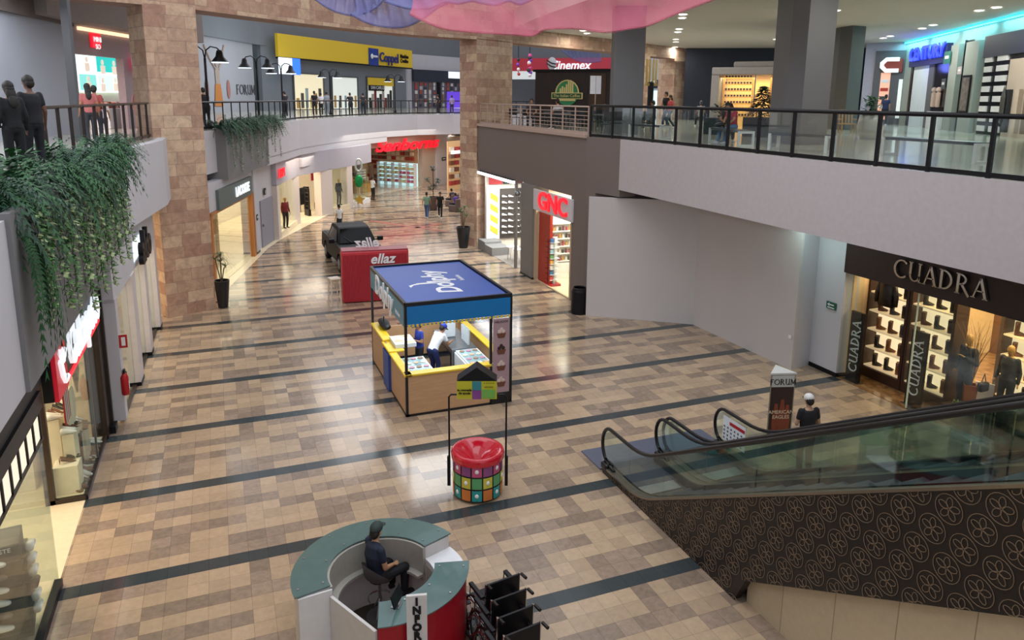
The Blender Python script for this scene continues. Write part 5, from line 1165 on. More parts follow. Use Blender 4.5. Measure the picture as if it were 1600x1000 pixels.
# ================================================================== railings
M_RAILB=mat('rail_dark_brown','#2a2120',.35,metal=.3)
def polyline(pts,step):
    out=[];acc=0
    P=[Vector(p) for p in pts]
    out.append(P[0].copy()); rem=step
    for i in range(len(P)-1):
        a,b=P[i],P[i+1]; L=(b-a).length; d=(b-a)/L; t=rem
        while t<=L+1e-6: out.append(a+d*t); t+=step
        rem=t-L
    return out
def railing(name,label,pts,step,z0,z1,m,post=(.06,.02),glassm=None,hbars=0,cat='railing',rail_r=.035,bot=True):
    t=thing(name,label,cat,(0,0,0))
    T=MB(); T.tube([(p[0],p[1],z1) for p in pts],rail_r,8); T.build('top_rail',m,t,smooth=True)
    if bot: T=MB(); [T.bar((pts[i][0],pts[i][1],z0+.06),(pts[i+1][0],pts[i+1][1],z0+.06),.05,.09) for i in range(len(pts)-1)]; T.build('bottom_rail',m,t)
    for p in polyline([(q[0],q[1],0) for q in pts],step): MB().box((p.x,p.y,(z0+z1)/2),(post[0],post[1],z1-z0)).build('post',m,t)
    for k in range(hbars):
        z=z0+.12+(z1-z0-.15)*k/hbars; T=MB(); T.tube([(q[0],q[1],z) for q in pts],.012,5); T.build('horizontal_bar',m,t)
    if glassm:
        T=MB()
        for i in range(len(pts)-1): T.bar((pts[i][0],pts[i][1],(z0+z1)/2+.03),(pts[i+1][0],pts[i+1][1],(z0+z1)/2+.03),.012,z1-z0-.16)
        T.build('glass',glassm,t)
    return t
railing('gallery_railing','dark metal railing of the left gallery above the fern planter',[(-4.1,4),(-3.75,9),(-3.25,14.3),(-2.9,19),(-2.45,23),(-2.0,26.75)],.98,6.12,7.2,M_RAILB,post=(.07,.03))
railing('gallery_railing','long curved black railing of the far gallery with people leaning on it',[(x-.12,y+.1) for x,y in FC],1.06,6.17,7.2,M_BLACK,post=(.05,.05),rail_r=.04)
railing('glass_railing','black-framed glass railing along the white fascia of the food court',[(12.46,0.5),(12.46,21.6),(12.16,23.3)],1.2,6.17,7.24,M_BLACK,post=(.06,.07),glassm=M_GLASSR,rail_r=.045)
railing('grid_railing','beige metal grid railing on the taupe wall beside the coffee stand',[(12.15,23.4),(12.15,35.0)],1.05,6.2,7.2,mat('rail_beige','#b7a091',.5),post=(.04,.04),hbars=6,rail_r=.03)
MB().span((11.98,23.3,6.12),(12.4,35.0,6.24)).build('trim_20',mat('rail_curb_beige','#b09a8d',.6),kind='structure')
# ================================================================== hanging planters
M_CONC=mat('planter_concrete','#7d7c7c',.8,var=.05,vscale=2); M_FERN=mat('fern_green','#2a5a30',.6,var=.35,vscale=3); M_FERN2=mat('fern_dark','#1c4230',.6,var=.35,vscale=3); M_IVY=mat('ivy_leaf','#4f7a3a',.55,var=.4,vscale=6); M_IVYL=mat('ivy_pale','#a3b07c',.55,var=.2,vscale=6)
t=thing('hanging_planter','long grey concrete planter hung on the left gallery, overgrown with ferns','planter',(-2.9,9.46,4.1))
m=MB(); m.span((-.85,0,0),(.73,10.9,.12)); m.span((.63,0,.12),(.73,10.9,2.07)); m.span((-.85,0,.12),(-.75,10.9,2.07)); m.span((-.75,0,.12),(.63,.1,2.07)); m.span((-.75,10.8,.12),(.63,10.9,2.07)); m.build('trough',M_CONC,t)
MB().span((-.75,.1,1.6),(.63,10.8,1.92)).build('soil',mat('soil','#2a2018',.95,bump=.6,vscale=12),t)
t2=thing('hanging_planter','square grey concrete planter beyond the stone pillar with hanging ivy','planter',(-.42,25.6,4.12),R(56))
_q0=at(357,280,4.15); _q1=at(437,250.5,4.15); P2=Frame((_q0.x,_q0.y),(_q1.x,_q1.y))
t2.location=P2.w(0,0,4.15); t2.rotation_euler=(0,0,P2.rz)
m=MB(); m.span((.0,0,0),(P2.L,1.0,.1)); m.span((0,0,.1),(P2.L,.1,2.0)); m.span((0,.1,.1),(.1,1.0,2.0)); m.span((0,.9,.1),(P2.L,1.0,2.0)); m.span((P2.L-.1,.1,.1),(P2.L,.9,2.0)); m.build('trough',M_CONC,t2)
MB().span((.1,.1,1.5),(P2.L-.1,.9,1.85)).build('soil',MATS['soil'],t2)
def frond(mb,az,L,rise,droop,w=.09,n=12,tw=0):
    d=Vector((cos(az),sin(az),0)); sd=Vector((-sin(az),cos(az),0)); pts=[]
    for i in range(n+1):
        t=i/n; pts.append(d*(L*t*(1-.25*t*droop))+Vector((0,0,rise*sin(t*pi*.55)*1.0-droop*L*t*t*1.0)))
    for i in range(1,n+1):
        p,q=pts[i-1],pts[i]; t=i/n; ww=w*(sin(min(1,t*1.25)*pi*.5))*(1-t*.75)+.008; mid=(p+q)/2; along=(q-p)
        for s_ in (-1,1):
            o=sd*s_*ww; mb.add([p+along*.1,p+along*.75,mid+o+along*.55+Vector((0,0,-.012))],[(0,1,2)])
    mb.add([pts[0]+sd*.004,pts[0]-sd*.004,pts[n//2]-sd*.003,pts[n//2]+sd*.003],[(0,1,2,3)])
def make_fern(n,L0,L1,seed,droop=1.0,bias=None):
    rd=random.Random(seed); mb=MB()
    for k in range(n):
        az=rd.uniform(0,2*pi)
        if bias is not None and rd.random()<.6: az=bias+rd.uniform(-1.1,1.1)
        frond(mb,az,rd.uniform(L0,L1),rd.uniform(.15,.6),rd.uniform(.25,1.1)*droop,w=rd.uniform(.07,.12),n=13)
    return mb
ferns=[make_fern(64,.4,.95,s,.9,0).build('fern',M_FERN if s%2 else M_FERN2,label='x',cat='plant',loc=(-2.6,10.2,6.0)) for s in range(4)]
pos=[]
rd=random.Random(3)
for k in range(17): pos.append((-2.55+rd.uniform(-.12,.3),9.9+k*.62,6.02+rd.uniform(-.05,.1)))
FL_='one of the dense green ferns filling the long left planter'
for k,p in enumerate(pos):
    s=1.0+.2*rd.random()
    if k<4: o=ferns[k]; o.location=p; tag(o,FL_,'fern','ferns in the left planter')
    else: o=copy_tree(ferns[k%4],loc=p,group='ferns in the left planter'); o['label']=FL_
    o.rotation_euler=(0,0,rd.uniform(-.5,.5)); o.scale=(s,s,s*1.1)
# tall leafy plants at the railing
def leafy(mb,rd,n=60,r=.35,h=.5,leaf=.12):
    for k in range(n):
        a=rd.uniform(0,6.28); q=rd.uniform(0,r); z=rd.uniform(0,h); c=Vector((cos(a)*q,sin(a)*q,z)); d=Vector((cos(a),sin(a),rd.uniform(-.4,.9))).normalized(); s_=d.cross(Vector((0,0,1))).normalized()
        mb.add([c,c+d*leaf*.5+s_*leaf*.3,c+d*leaf,c+d*leaf*.5-s_*leaf*.3],[(0,1,2,3)])
for k,(y,h) in enumerate(((10.3,.9),(12.6,.6),(14.9,.55))):
    mb=MB(); leafy(mb,random.Random(k+5),260,.4,h,.16); mb.build('leafy_shrub',M_FERN,loc=(-2.85,y,6.05),label=['tall leafy shrub standing at the near end of the left planter','leafy shrub in the middle of the left planter','lower leafy shrub in the left planter'][k],cat='plant')
# ivy strands
def ivy(L,seed,leaf=.10,sway=.12):
    rd=random.Random(seed); mb=MB(); x=y=0; z=0; n=int(L/.05); pts=[(0,0,0)]
    for i in range(n):
        y+=rd.uniform(-.02,.02)*1.0+ (sway*.02 if seed%2 else -sway*.02); x+=rd.uniform(-.012,.012); z-=.05; x=max(-.02,min(.14,x)); pts.append((x,y,z))
        for q in range(2):
            a=rd.uniform(0,6.28); d=Vector((abs(cos(a))*.6,sin(a),rd.uniform(-.7,.2))).normalized(); s_=Vector((-.3,cos(a),sin(a)*.5)).normalized(); c=Vector((x,y,z)); l=leaf*rd.uniform(.7,1.3)
            mb.m=1 if rd.random()<.3 else 0
            mb.add([c+d*.02,c+d*.5*l+s_*l*.42,c+d*l*1.1,c+d*.5*l-s_*l*.42],[(0,1,2,3)])
    mb.m=2; mb.tube(pts,.004,4); return mb
iv=[ivy(L,s).build('ivy_strand',[M_IVY,M_IVYL,M_FERN2],loc=(-2.15,11,6.05)) for s,L in enumerate((1.7,1.3,1.95,1.1,1.5,1.85))]
k=0
for i in range(44):
    y=9.95+i*.195; src=iv[i%6]; L_iv='trailing ivy strand hanging over the face of the left planter'
    if i<6: o=src; o.location=(-2.04,y,6.12)
    else: o=copy_tree(src,loc=(-2.04+.06*(i%3),y,6.12-.07*(i%4)))
    o.scale=(1,1,.72+.012*min(i,20)); tag(o,L_iv,'ivy','ivy strands on the left planter')
# boston fern fronds hanging at near end
mb=MB(); rd=random.Random(9)
for k in range(26): frond(mb,rd.uniform(-1.2,1.0),rd.uniform(.5,.8),.15,rd.uniform(1.9,2.8),w=.07,n=22)
mb.build('hanging_fern',M_FERN,loc=(-2.15,9.75,5.85),label='long-fronded fern hanging down at the near corner of the left planter',cat='fern')
for k in range(10):
    o=copy_tree(ferns[k%4],loc=P2.w(.1+k*(P2.L-.2)/9,.3,6.1),rz=P2.rz-pi/2,label='one of the green ferns filling the far square planter',group='ferns in the far planter'); o.scale=(1.25,1.25,1.25)
for k in range(12):
    o=copy_tree(iv[k%6],loc=P2.w(.5+k*(P2.L-.7)/11,-.05,6.15),rz=P2.rz-pi/2,label='trailing ivy strand hanging over the face of the far square planter',group='ivy strands on the far planter'); o.scale=(1,1,.95)
# ================================================================== potted plants on the floors
def pot_plant(label,loc,h=1.0,r=.24,kind='dracaena',potc='#17181b',ph=1.5,seed=1,round_=False):
    t=thing('potted_plant',label,'potted plant',loc); rd=random.Random(seed)
    mp=mat('pot_'+potc[1:],potc,.35)
    m=MB()
    if round_: m.smooth=True; m.lathe([(r*.7,0),(r,.25*h),(r,.7*h),(r*.88,h),(r*.8,h),(r*.8,h*.85)],24,cap=False)
    else: m.lathe([(r*.62,0),(r,h),(r*.9,h),(r*.85,h*.9)],20,cap=True)
    m.build('pot',mp,t)
    MB().cyl((0,0,h*.84),r*.84,.03,16).build('soil',MATS['soil'],t)
    m=MB()
    if kind=='dracaena':
        for k in range(4): a=k*1.6; m.tube([(0,0,h*.85),(cos(a)*.1,sin(a)*.1,h+ph*.35),(cos(a)*.16,sin(a)*.16,h+ph*(.4+.12*k))],.02,6)
        m.build('stem',mat('stem_brown','#5a4632',.8),t); m=MB()
        for k in range(4):
            a=k*1.6; c=Vector((cos(a)*.16,sin(a)*.16,h+ph*(.4+.12*k)))
            for q in range(26):
                b=rd.uniform(0,6.28); L=rd.uniform(.3,.55); d=Vector((cos(b),sin(b),0)); s_=Vector((-sin(b),cos(b),0))*.014; p=[c+d*L*t_+Vector((0,0,.25*math.sin(t_*2.2)-.35*t_*t_)) for t_ in (0,.33,.66,1)]
                for i in range(3): m.add([p[i]+s_*(1-i/3),p[i]-s_*(1-i/3),p[i+1]-s_*(1-(i+1)/3.01),p[i+1]+s_*(1-(i+1)/3.01)],[(0,1,2,3)])
        m.build('leaves',mat('dracaena_leaf','#5a6240',.6,var=.3),t)
    elif kind=='bush':
        leafy(m,rd,260,ph*.45,ph,.16); 
        for v in m.v: v.z+=h*.9
        m.build('leaves',M_FERN,t)
    elif kind=='tree':
        m.tube([(0,0,h*.8),(0.02,0,h+ph*.5),(0,0,h+ph)],.03,6)
        blobs=[(0,0,ph),(.35,.1,ph*.55),(-.4,0,ph*.6),(.15,.1,ph*.35),(-.2,0,ph*.3)]
        for bx,by,bz in blobs[1:]: m.tube([(0,0,h+bz*.6),(bx,by,h+bz)],.015,5)
        m.build('trunk',mat('stem_brown','#5a4632',.8),t); m=MB()
        for bx,by,bz in blobs:
            q=MB(); leafy(q,rd,90,.2,.3,.13); m.add([v+Vector((bx,by,h+bz-.15)) for v in q.v],q.f)
        m.build('leaves',M_FERN2,t)
    return t
p=at(349,480); pot_plant('tall black tapered pot with a thin dracaena beside the left stone pillar',p,1.0,.27,'dracaena',seed=2,ph=1.2)
p=at(724,387); pot_plant('tall black tapered pot with a drooping dracaena in front of the far stone pillar',p,1.08,.36,'dracaena',seed=4,ph=1.3)
p=at(676,335); p=at(677,328); pot_plant('brown pot with a dark branching ficus tree near the department store',p,.9,.4,'tree','#5a4a44',ph=1.9,seed=5)
p=at(905,489); b=thing('litter_bin','tall black cylindrical litter bin against the taupe pier','bin',p)
MB().lathe([(.29,0),(.30,.05),(.30,.82),(.285,.86)],28).build('body',M_BLACK,b); m=MB(); m.lathe([(.22,.86),(.285,.86),(.285,.93),(.24,.95),(.2,.93)],28,cap=False); m.build('rim',mat('bin_rim','#2c2c30',.3,metal=.6),b)
# fire extinguisher and its plate
e=thing('fire_extinguisher','red fire extinguisher on the white wall end beside the shoe shop','fire extinguisher',(-2.30,17.98,.75))
m=MB(); m.smooth=True; m.lathe([(.07,0),(.085,.03),(.085,.42),(.05,.5),(.025,.53)],16); m.build('cylinder',M_RED,e); MB().span((-.02,-.05,.52),(.03,.06,.6)).build('valve',M_BLACK,e); MB().tube([(0,.05,.56),(.03,.13,.5),(.03,.12,.25),(.03,.1,.1)],.012,6).build('hose',M_BLACK,e); MB().span((.086,-.05,.15),(.09,.05,.32)).build('label_sticker',M_WHT,e)
s=thing('extinguisher_sign','red and white fire extinguisher plate projecting above the extinguisher','sign',(-2.32,17.99,1.86)); MB().span((-.15,-.01,0),(.15,.01,.3)).build('plate',M_RED,s); m=MB(); m.span((.03,-.016,.05),(.11,-.01,.25)); m.span((-.12,-.016,.05),(-.03,-.01,.2)); m.build('symbol',M_WHT,s)
s=thing('wall_socket','white socket plate on the dark brown frame near the floor','socket',(-2.69,17.45,.32)); MB().span((-.02,-.06,-.06),(.02,.06,.06)).build('plate',M_WHT,s)
# ================================================================== upper floors
def lampd(name,label,cat,px,py,**k): pass
# ceiling downlights of the food court: recessed disks that really light
def downlight(px,py,i):
    p=at(px,py,10.98); 
    t=thing('downlight','round recessed ceiling downlight over the food court','ceiling light',(p.x,p.y,10.97),0,'ceiling downlights')
    MB().lathe([(.17,0),(.21,-.015),(.21,0.0),(.17,.02)],20,cap=False).build('trim_ring',M_WHT,t)
    MB().cyl((0,0,.012),.17,.006,20).build('diffuser',mat('downlight_glow','#fffaf0',.4,emis=9),t)
    l=bpy.data.lights.new('downlight_lamp','AREA'); l.shape='DISK'; l.size=.32; l.energy=75; l.color=(1,.96,.88)
    o=bpy.data.objects.new('downlight_lamp',l); o.location=(p.x,p.y,10.94); COL.objects.link(o)
for i,(x,y) in enumerate([(1067,23),(1066,28.5),(1061,46),(1059,50.5),(1056,62),(1056,66),(1055,74),(1062,77.5),(911,48.5),(917,52.5),(1213,62),(1219,58.5),(1530,17),(1557,12),(1441,45),(1458,39.5),(1380,60),(1391,57),(1306,17)]): downlight(x,y,i)
for i,(x,y) in enumerate([(17,16),(23,18),(20,9),(26,8),(16,5)]):
    t=thing('downlight','round recessed ceiling downlight over the near part of the food court','ceiling light',(x,y,10.97),0,'ceiling downlights out of view'); MB().cyl((0,0,.012),.17,.006,20).build('diffuser',MATS['downlight_glow'],t)
    l=bpy.data.lights.new('downlight_lamp','AREA'); l.shape='DISK'; l.size=.32; l.energy=75; l.color=(1,.96,.88)
    o=bpy.data.objects.new('downlight_lamp',l); o.location=(x,y,10.94); COL.objects.link(o)
# ---- left: gift shop
s=FM.thing('shop_sign','small red glowing bag-shaped sign on the grey wall above the gift shop','sign')
u0,z0=mz(141,74); u1,z1=mz(153,53); MB().span((u0,-.1,z0),(u1,0,z1),bev=.03).build('panel',mat('sign_red_glow','#e0152f',.4,emis=1.0),s)
text('lettering','MINI\nSO',M_LITW,s,((u0+u1)/2,-.13,(z0+z1)/2-.1),size=(u1-u0)*.42,ext=.01)
s=FM.thing('neon_sign','pink neon sign with white curls at the edge of the stone pillar','sign')
u0,z0=mz(204,108); u1,z1=mz(222,91); MB().span((u0,-.25,z0),(u1,-.15,z1)).build('panel',mat('neon_pink','#ff2f86',.4,emis=1.2),s)
m=MB(); uc=(u0+u1)/2; zc=(z0+z1)/2; w=(u1-u0)*.35
m.tube([(uc+w*cos(a*.3),-.28,zc-.05+w*.5*sin(a*.3)) for a in range(10,22)],.025,5); m.tube([(uc-w,-.28,zc+.1),(uc-w*.5,-.28,zc+.2),(uc-w*.2,-.28,zc+.1)],.025,5); m.tube([(uc+w,-.28,zc+.1),(uc+w*.5,-.28,zc+.2),(uc+w*.2,-.28,zc+.1)],.025,5); m.build('neon_tube',M_LITW,s)
s=FM.thing('video_wall','large bright video screen with teal and white advertising pictures in the gift shop','screen')
v_=2.6; u0,z0=FM.px(124,142,v_); u1,z1=FM.px(187,90,v_)
MB().span((u0-.2,v_,z0-.05),(u1,v_+.1,z1)).build('screen',mat('screen_white','#dff6f2',.4,emis=1.5),s)
for (a,b,c,d,co) in ((.42,.02,.98,.46,'#19b6ad'),(.02,.55,.38,.98,'#7fd0c8'),(.42,.55,.98,.98,'#c8ecdf')):
    MB().span((u0+(u1-u0)*a,v_-.02,z1-(z1-z0)*d),(u0+(u1-u0)*b if False else u0+(u1-u0)*c,v_-.01,z1-(z1-z0)*b)).build('picture_tile',mat('tile_'+co[1:],co,.4,emis=1.2),s)
m=MB()
for a,b in ((.2,.25),(.55,.3),(.82,.3),(.2,.78),(.52,.8),(.82,.78)):
    cx=u0+(u1-u0)*a; cz=z1-(z1-z0)*b; m.sph((cx,v_-.03,cz+.16),.12,8,6,(1,.2,1.1)); m.box((cx,v_-.03,cz-.15),(.36,.03,.35),bev=.02)
m.build('figures',mat('screen_figures','#e8d6c4',.5,emis=.8),s)
area('gift_shop_light',FM.w(FM.L*.25,1.4,9.0),3,200,(1,.86,.82),rot=(0,0,FM.rz),sy=2)
s=FM.thing('neon_cove','warm cove strip glowing along the top of the gift shop front','light')
ua,za=mz(119,41); ub_,zb_=mz(221,58); MB().span((ua,-.12,za-.12),(ub_+1,-.02,za)).build('strip',mat('cove_warm','#ffd9b0',.4,emis=1.4),s)
u,z=FM.px(170,160,1.0)
s=FM.thing('goods_table','low white table stacked with coloured toys in the gift shop','table',u=u,v=1.0,z=ZU+.02); MB().box((0,0,.4),(1.6,.8,.8),bev=.02).build('body',M_WHT,s)
for k in range(8): MB().box((-.65+k*.19,0,.9),(.15,.4,.2+.06*(k%3)),bev=.02).build('toy_box',mat('toy_%d'%(k%4),['#d85a3a','#e8c8c0','#8a4a30','#d04050'][k%4],.5),s)
# ---- lamp posts
def lamp(label,px,topy,depth,arms=True,g='double-headed lamp posts of the far gallery'):
    b=D(px,depth); h=CAMZ+(yh(px)-topy)*depth/FPX-ZU
    t=thing('street_lamp',label,'lamp post',(b.x,b.y,ZU+.02),-.35,g)
    m=MB(); m.lathe([(.12,0),(.12,.15),(.07,.3),(.055,.4),(.05,h-.45)],10); m.build('pole',M_BLACK,t)
    m=MB()
    for sx in (-1,1): m.tube([(0,0,h-.5),(sx*.06,0,h-.15),(sx*.25,0,h-.0),(sx*.5,0,h-.05),(sx*.6,0,h-.15)],.028,6)
    m.build('arms',M_BLACK,t)
    for sx in (-1,1):
        q=MB(); q.smooth=True; q.lathe([(.34,h-.62),(.30,h-.55),(.16,h-.38),(.13,h-.22),(.10,h-.14),(.0,h-.12)],16,(sx*.6,0,0),cap=False); sh=q.build('lamp_shade',M_BLACK,t)
        MB().lathe([(.33,h-.625),(.33,h-.60)],16,(sx*.6,0,0)).build('bulb_glow',mat('lamp_glow','#e6f4ff',.4,emis=4),sh)
    point('street_lamp_light',(b.x,b.y,ZU+h-.85),14,(.85,.95,1),.25)
lamp('double-headed black street lamp nearest the left stone pillar',324,76,30); lamp('second double-headed black street lamp, above the ivy planter',403,90,39)
lamp('third double-headed lamp, at the left edge of the yellow shop sign',441,101,46); lamp('fourth double-headed lamp, arms spread below the yellow sign',516,110,56); lamp('fifth double-headed lamp, at the right end of the yellow shop',617,118,66)
# ---- FORUM wall
u,z=FF.px(388,140); s=FF.thing('wall_lettering','grey serif wall lettering FORUM on the pale far wall','lettering',u=u,v=.2,z=z)
serif_word('FORUM',.85,.03).build('letters',mat('grey_letter','#4c4c50',.6),s)
u,z=FF.px(346,160); s=FF.thing('wall_mural','pale mural of a dancer with raised arms and an orange skirt on the far wall','mural',u=u,v=.2,z=ZU+.3)
m=MB(); m.extr([(-.75,.2),(.75,.2),(.45,2.0),(-.45,2.0)],-.02,0); m.build('orange_skirt',mat('mural_orange','#c07a3c',.7),s)
m=MB(); m.extr([(-.35,2.0),(.35,2.0),(.4,3.3),(-.4,3.3)],-.02,0); m.sph((0,-.01,3.7),.3,10,6,(1,.05,1.1)); m.tube([(.3,0,3.2),(.9,0,4.0),(1.5,0,5.2)],.09,5); m.tube([(-.3,0,3.2),(-1.2,0,4.0),(-2.0,0,5.0)],.09,5); m.build('dancer',mat('mural_beige','#a8958a',.7),s)
m=MB(); 
for sx in (-1.9,1.9): m.sph((sx,-.01,1.6),.5,8,6,(.6,.05,1.6))
m.build('flowers',mat('mural_rose','#a87068',.7),s)
# ---- Coppel
def cp(px,py,o=0): return FCP.px(px,py,o)
u0,z0=cp(438,88); u1,z1=cp(645,80); zb=cp(438,88)[1]; zt=cp(438,52)[1]
s=FCP.thing('shop_sign','long bright yellow fascia sign with blue lettering Coppel','sign')
zb2=(cp(438,88)[1]+cp(640,106.5)[1])/2; zt2=(cp(438,52)[1]+cp(640,79)[1])/2
MB().span((0,-.0,zb2),(FCP.L,.3,zt2)).build('yellow_board',mat('coppel_yellow','#dcb92a',.5,emis=.08),s)
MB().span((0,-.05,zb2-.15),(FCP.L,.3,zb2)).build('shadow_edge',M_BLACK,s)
u,z=cp(583,89); MB().span((u-1.0,-.12,z-.95),(u+1.0,0,z+.95)).build('logo_block',mat('coppel_blue','#1c3f95',.4),s); m=MB(); m.tube([(u-.5,-.18,z+.05),(u+.6,-.18,z+.05)],.12,5); m.sph((u-.5,-.18,z+.05),.3,8,6,(1,.3,1)); m.build('logo_key',M_WHT,s)
u,z=cp(604,91); text('lettering','Coppel',mat('coppel_navy','#1b2d78',.4),s,(u+.3,-.2,z),size=1.5,bold=.03,ext=.05)
for q,(yy_,tx) in enumerate(((88.5,'Muebles'),(95.5,'Credito'))):
    u,z=cp(630,yy_); text('small_lettering',tx,M_BLACK,s,(u+.2,-.06,z),size=.62,ext=.02,bold=.02)
u0=cp(445,120)[0]; 
def cwin(pxa,pya,pxb,pyb,name,l,m_,objs=True):
    ua,za=FCP.px(pxa,pya,1.2); ub2,zb_=FCP.px(pxb,pyb,1.2)
    s=FCP.thing(name,l,'shop window'); m=MB(); m.span((ua,1.12,ZU+.1),(ub2,1.2,za)); m.build('lit_panel',m_,s)
    fr_=MB(); fr_.span((ua-.12,1.0,ZU),(ua,1.2,za+.12)); fr_.span((ub2,1.0,ZU),(ub2+.12,1.2,za+.12)); fr_.span((ua,1.0,za),(ub2,1.2,za+.12)); fr_.build('frame',M_DGREY,s); return s,ua,ub2,za
M_W1=mat('window_glow_warm','#e8dcb8',.5,emis=.7); M_W2=mat('window_glow_pale','#dfe4da',.5,emis=.6)
s,ua,ub2,za=cwin(457,115,505,170,'shop_window','left lit display window of the yellow-signed store',M_W1)
for k in range(7): MB().span((ua+.3+k*.75,1.02,ZU+.2),(ua+.7+k*.75,1.1,ZU+1.2+.5*(k%3))).build('display_item',mat('disp_%d'%(k%4),['#c9a060','#5a564e','#a8bcc0','#d8c890'][k%4],.5),s)
s,ua,ub2,za=cwin(517,120,558,172,'shop_window','middle lit display window of the yellow-signed store',M_W2)
for k in range(5): MB().span((ua+.3+k*1.0,1.02,ZU+.2),(ua+.6+k*1.0,1.1,ZU+1.5)).build('display_item',mat('disp_%d'%(k%4),['#c9a060','#5a564e','#a8bcc0','#d8c890'][k%4],.5),s)
s,ua,ub2,za=cwin(572,121,613,172,'shop_entrance','lit entrance of the yellow-signed store with clothes racks inside',M_W2)
MB().span((ua,.95,za-.9),(ub2,1.05,za)).build('yellow_band',MATS['coppel_yellow'],s); tx=text('lettering','SAN CARLOS',M_WHT,s,((ua+ub2)/2-.8,.9,za-1.15),size=.55,ext=.01); MB().span((ua,.93,za-1.5),(ua+3.6,.94,za-.85)).build('dark_band',M_BLACK,s)
for k in range(9): MB().span((ua+.3+k*.6,1.0,ZU+.1),(ua+.7+k*.6,1.1,ZU+1.3+.9*((k*7)%3)/2)).build('clothes_rack',mat('rackc_%d'%(k%4),['#2a2626','#b8a8a0','#7a2a2a','#4a4a52'][k%4],.7),s)
s=thing('store_sign','white and blue lit box sign left of the yellow fascia','sign',FCP.w(.2,-1,0),FCP.rz); u,z=FCP.px(446,104,-1); MB().span((u-1.2,-.1,z-.7),(u+1.4,0,z+.8)).build('white_panel',M_LITW,s); MB().span((u+.7,-.12,z-.7),(u+1.9,-.02,z+.8)).build('blue_panel',mat('blue_glow','#2f6fff',.4,emis=1.2),s)
# ---- store at the right end of the far gallery
def fx(px,py,o=0): return FX.px(px,py,o)
s=FX.thing('storefront','dark shop front with crowded lit shelves right of the yellow-signed store','shop window')
ua,za=fx(646,127); ub2,_=fx(722,127); zt=fx(680,110)[1]; MB().span((ua,-.1,za),(ub2+1,.3,zt)).build('dark_fascia',mat('fascia_navy','#252b3c',.5),s)
MB().span((ua,.2,ZU),(ub2+1,.3,za)).build('lit_interior',mat('interior_dim','#4a4854',.5,emis=.3),s)
rd=random.Random(12)
for r in range(6):
    for k in range(11):
        cx=ua+.4+k*(ub2-ua)/11; zz=ZU+.2+r*(za-ZU)/6.3; MB().span((cx,.1,zz),(cx+rd.uniform(.3,.55),.18,zz+rd.uniform(.3,.6))).build('goods',mat('goods_%d'%rd.randint(0,5),['#b8b4b0','#8a6a5a','#d8d0c8','#3a3a44','#a84a3a','#6a7a9a'][rd.randint(0,5)],.6),s)
u,z=fx(710,118); MB().span((u-1.4,-.2,z-.4),(u+1.6,-.1,z+.5)).build('lit_sign',M_LITW,s)
u,_=fx(686,150); MB().span((u-.25,-.1,ZU),(u+.25,.1,za)).build('dark_post',M_BLACK,s)
u,z=fx(706,150); MB().span((u-1.0,.0,ZU),(u+1.8,.1,ZU+2.2)).build('purple_panel',mat('purple_glow','#5a3ab8',.4,emis=1.0),s)
# ---- Cinemex
def fc(px,py): return FCI.px(px,py)
s=FCI.thing('cinema_sign','long red fascia sign with white lettering Cinemex and a striped ball','sign')
ua,zt=fc(790,87); ub2,zb=fc(955,111); MB().span((ua,-.3,fc(860,111)[1]),(ub2,0,fc(860,91)[1])).build('red_board',mat('cinema_red','#c43a4a',.5,emis=.15),s)
u,z=fc(891,102.5); text('lettering','Cinemex',M_LITW,s,(u,-.42,z),size=1.7,shear=.2,bold=.03,ext=.05,sx=.95)
u,z=fc(864,99.5); m=MB(); m.smooth=True; m.sph((u,-.5,z),.85,16,10,(.8,.3,1.05)); m.build('ball',M_WHT,s); m=MB(); [m.tube([(u-.7+q*.1,-.78,z+.45-q*.1-w_),(u,-.82,z+.05-w_),(u+.7,-.78,z-.1-w_)],.08,5) for q,w_ in ((0,0),(0,.45))]; m.build('ball_stripes',M_BLACK,s)
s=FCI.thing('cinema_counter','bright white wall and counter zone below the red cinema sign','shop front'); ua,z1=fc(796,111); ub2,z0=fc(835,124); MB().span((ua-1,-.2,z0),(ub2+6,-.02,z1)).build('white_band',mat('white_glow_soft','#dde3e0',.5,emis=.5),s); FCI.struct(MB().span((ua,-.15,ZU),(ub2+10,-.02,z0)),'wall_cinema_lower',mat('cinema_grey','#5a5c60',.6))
# colourful hanging garlands
for n,(px,y0,y1,l) in enumerate(((810,88,118,'thin hanging garland of small toys, left of the pair'),(828,84,120,'colourful hanging garland of toys, right of the pair'))):
    p=dp(px,y0,60); q=dp(px-(3 if n else 0),y1,60); t=thing('hanging_garland',l,'garland',(p.x,p.y,q.z)); H_=p.z-q.z; MB().tube([(0,0,0),(0,0,H_+5)],.03,4).build('cord',M_BLACK,t)
    for k in range(9 if n else 4): m=MB(); m.sph((random.uniform(-.12,.12),0,H_*(.08+k*(.105 if n else .25))),.17 if n else .14,8,6); m.build('toy',mat('toyb_%d'%((k+n)%5),['#c02a3a','#e8e0e0','#7a3ab0','#2a2a30','#d84a90'][(k+n)%5],.5),t)
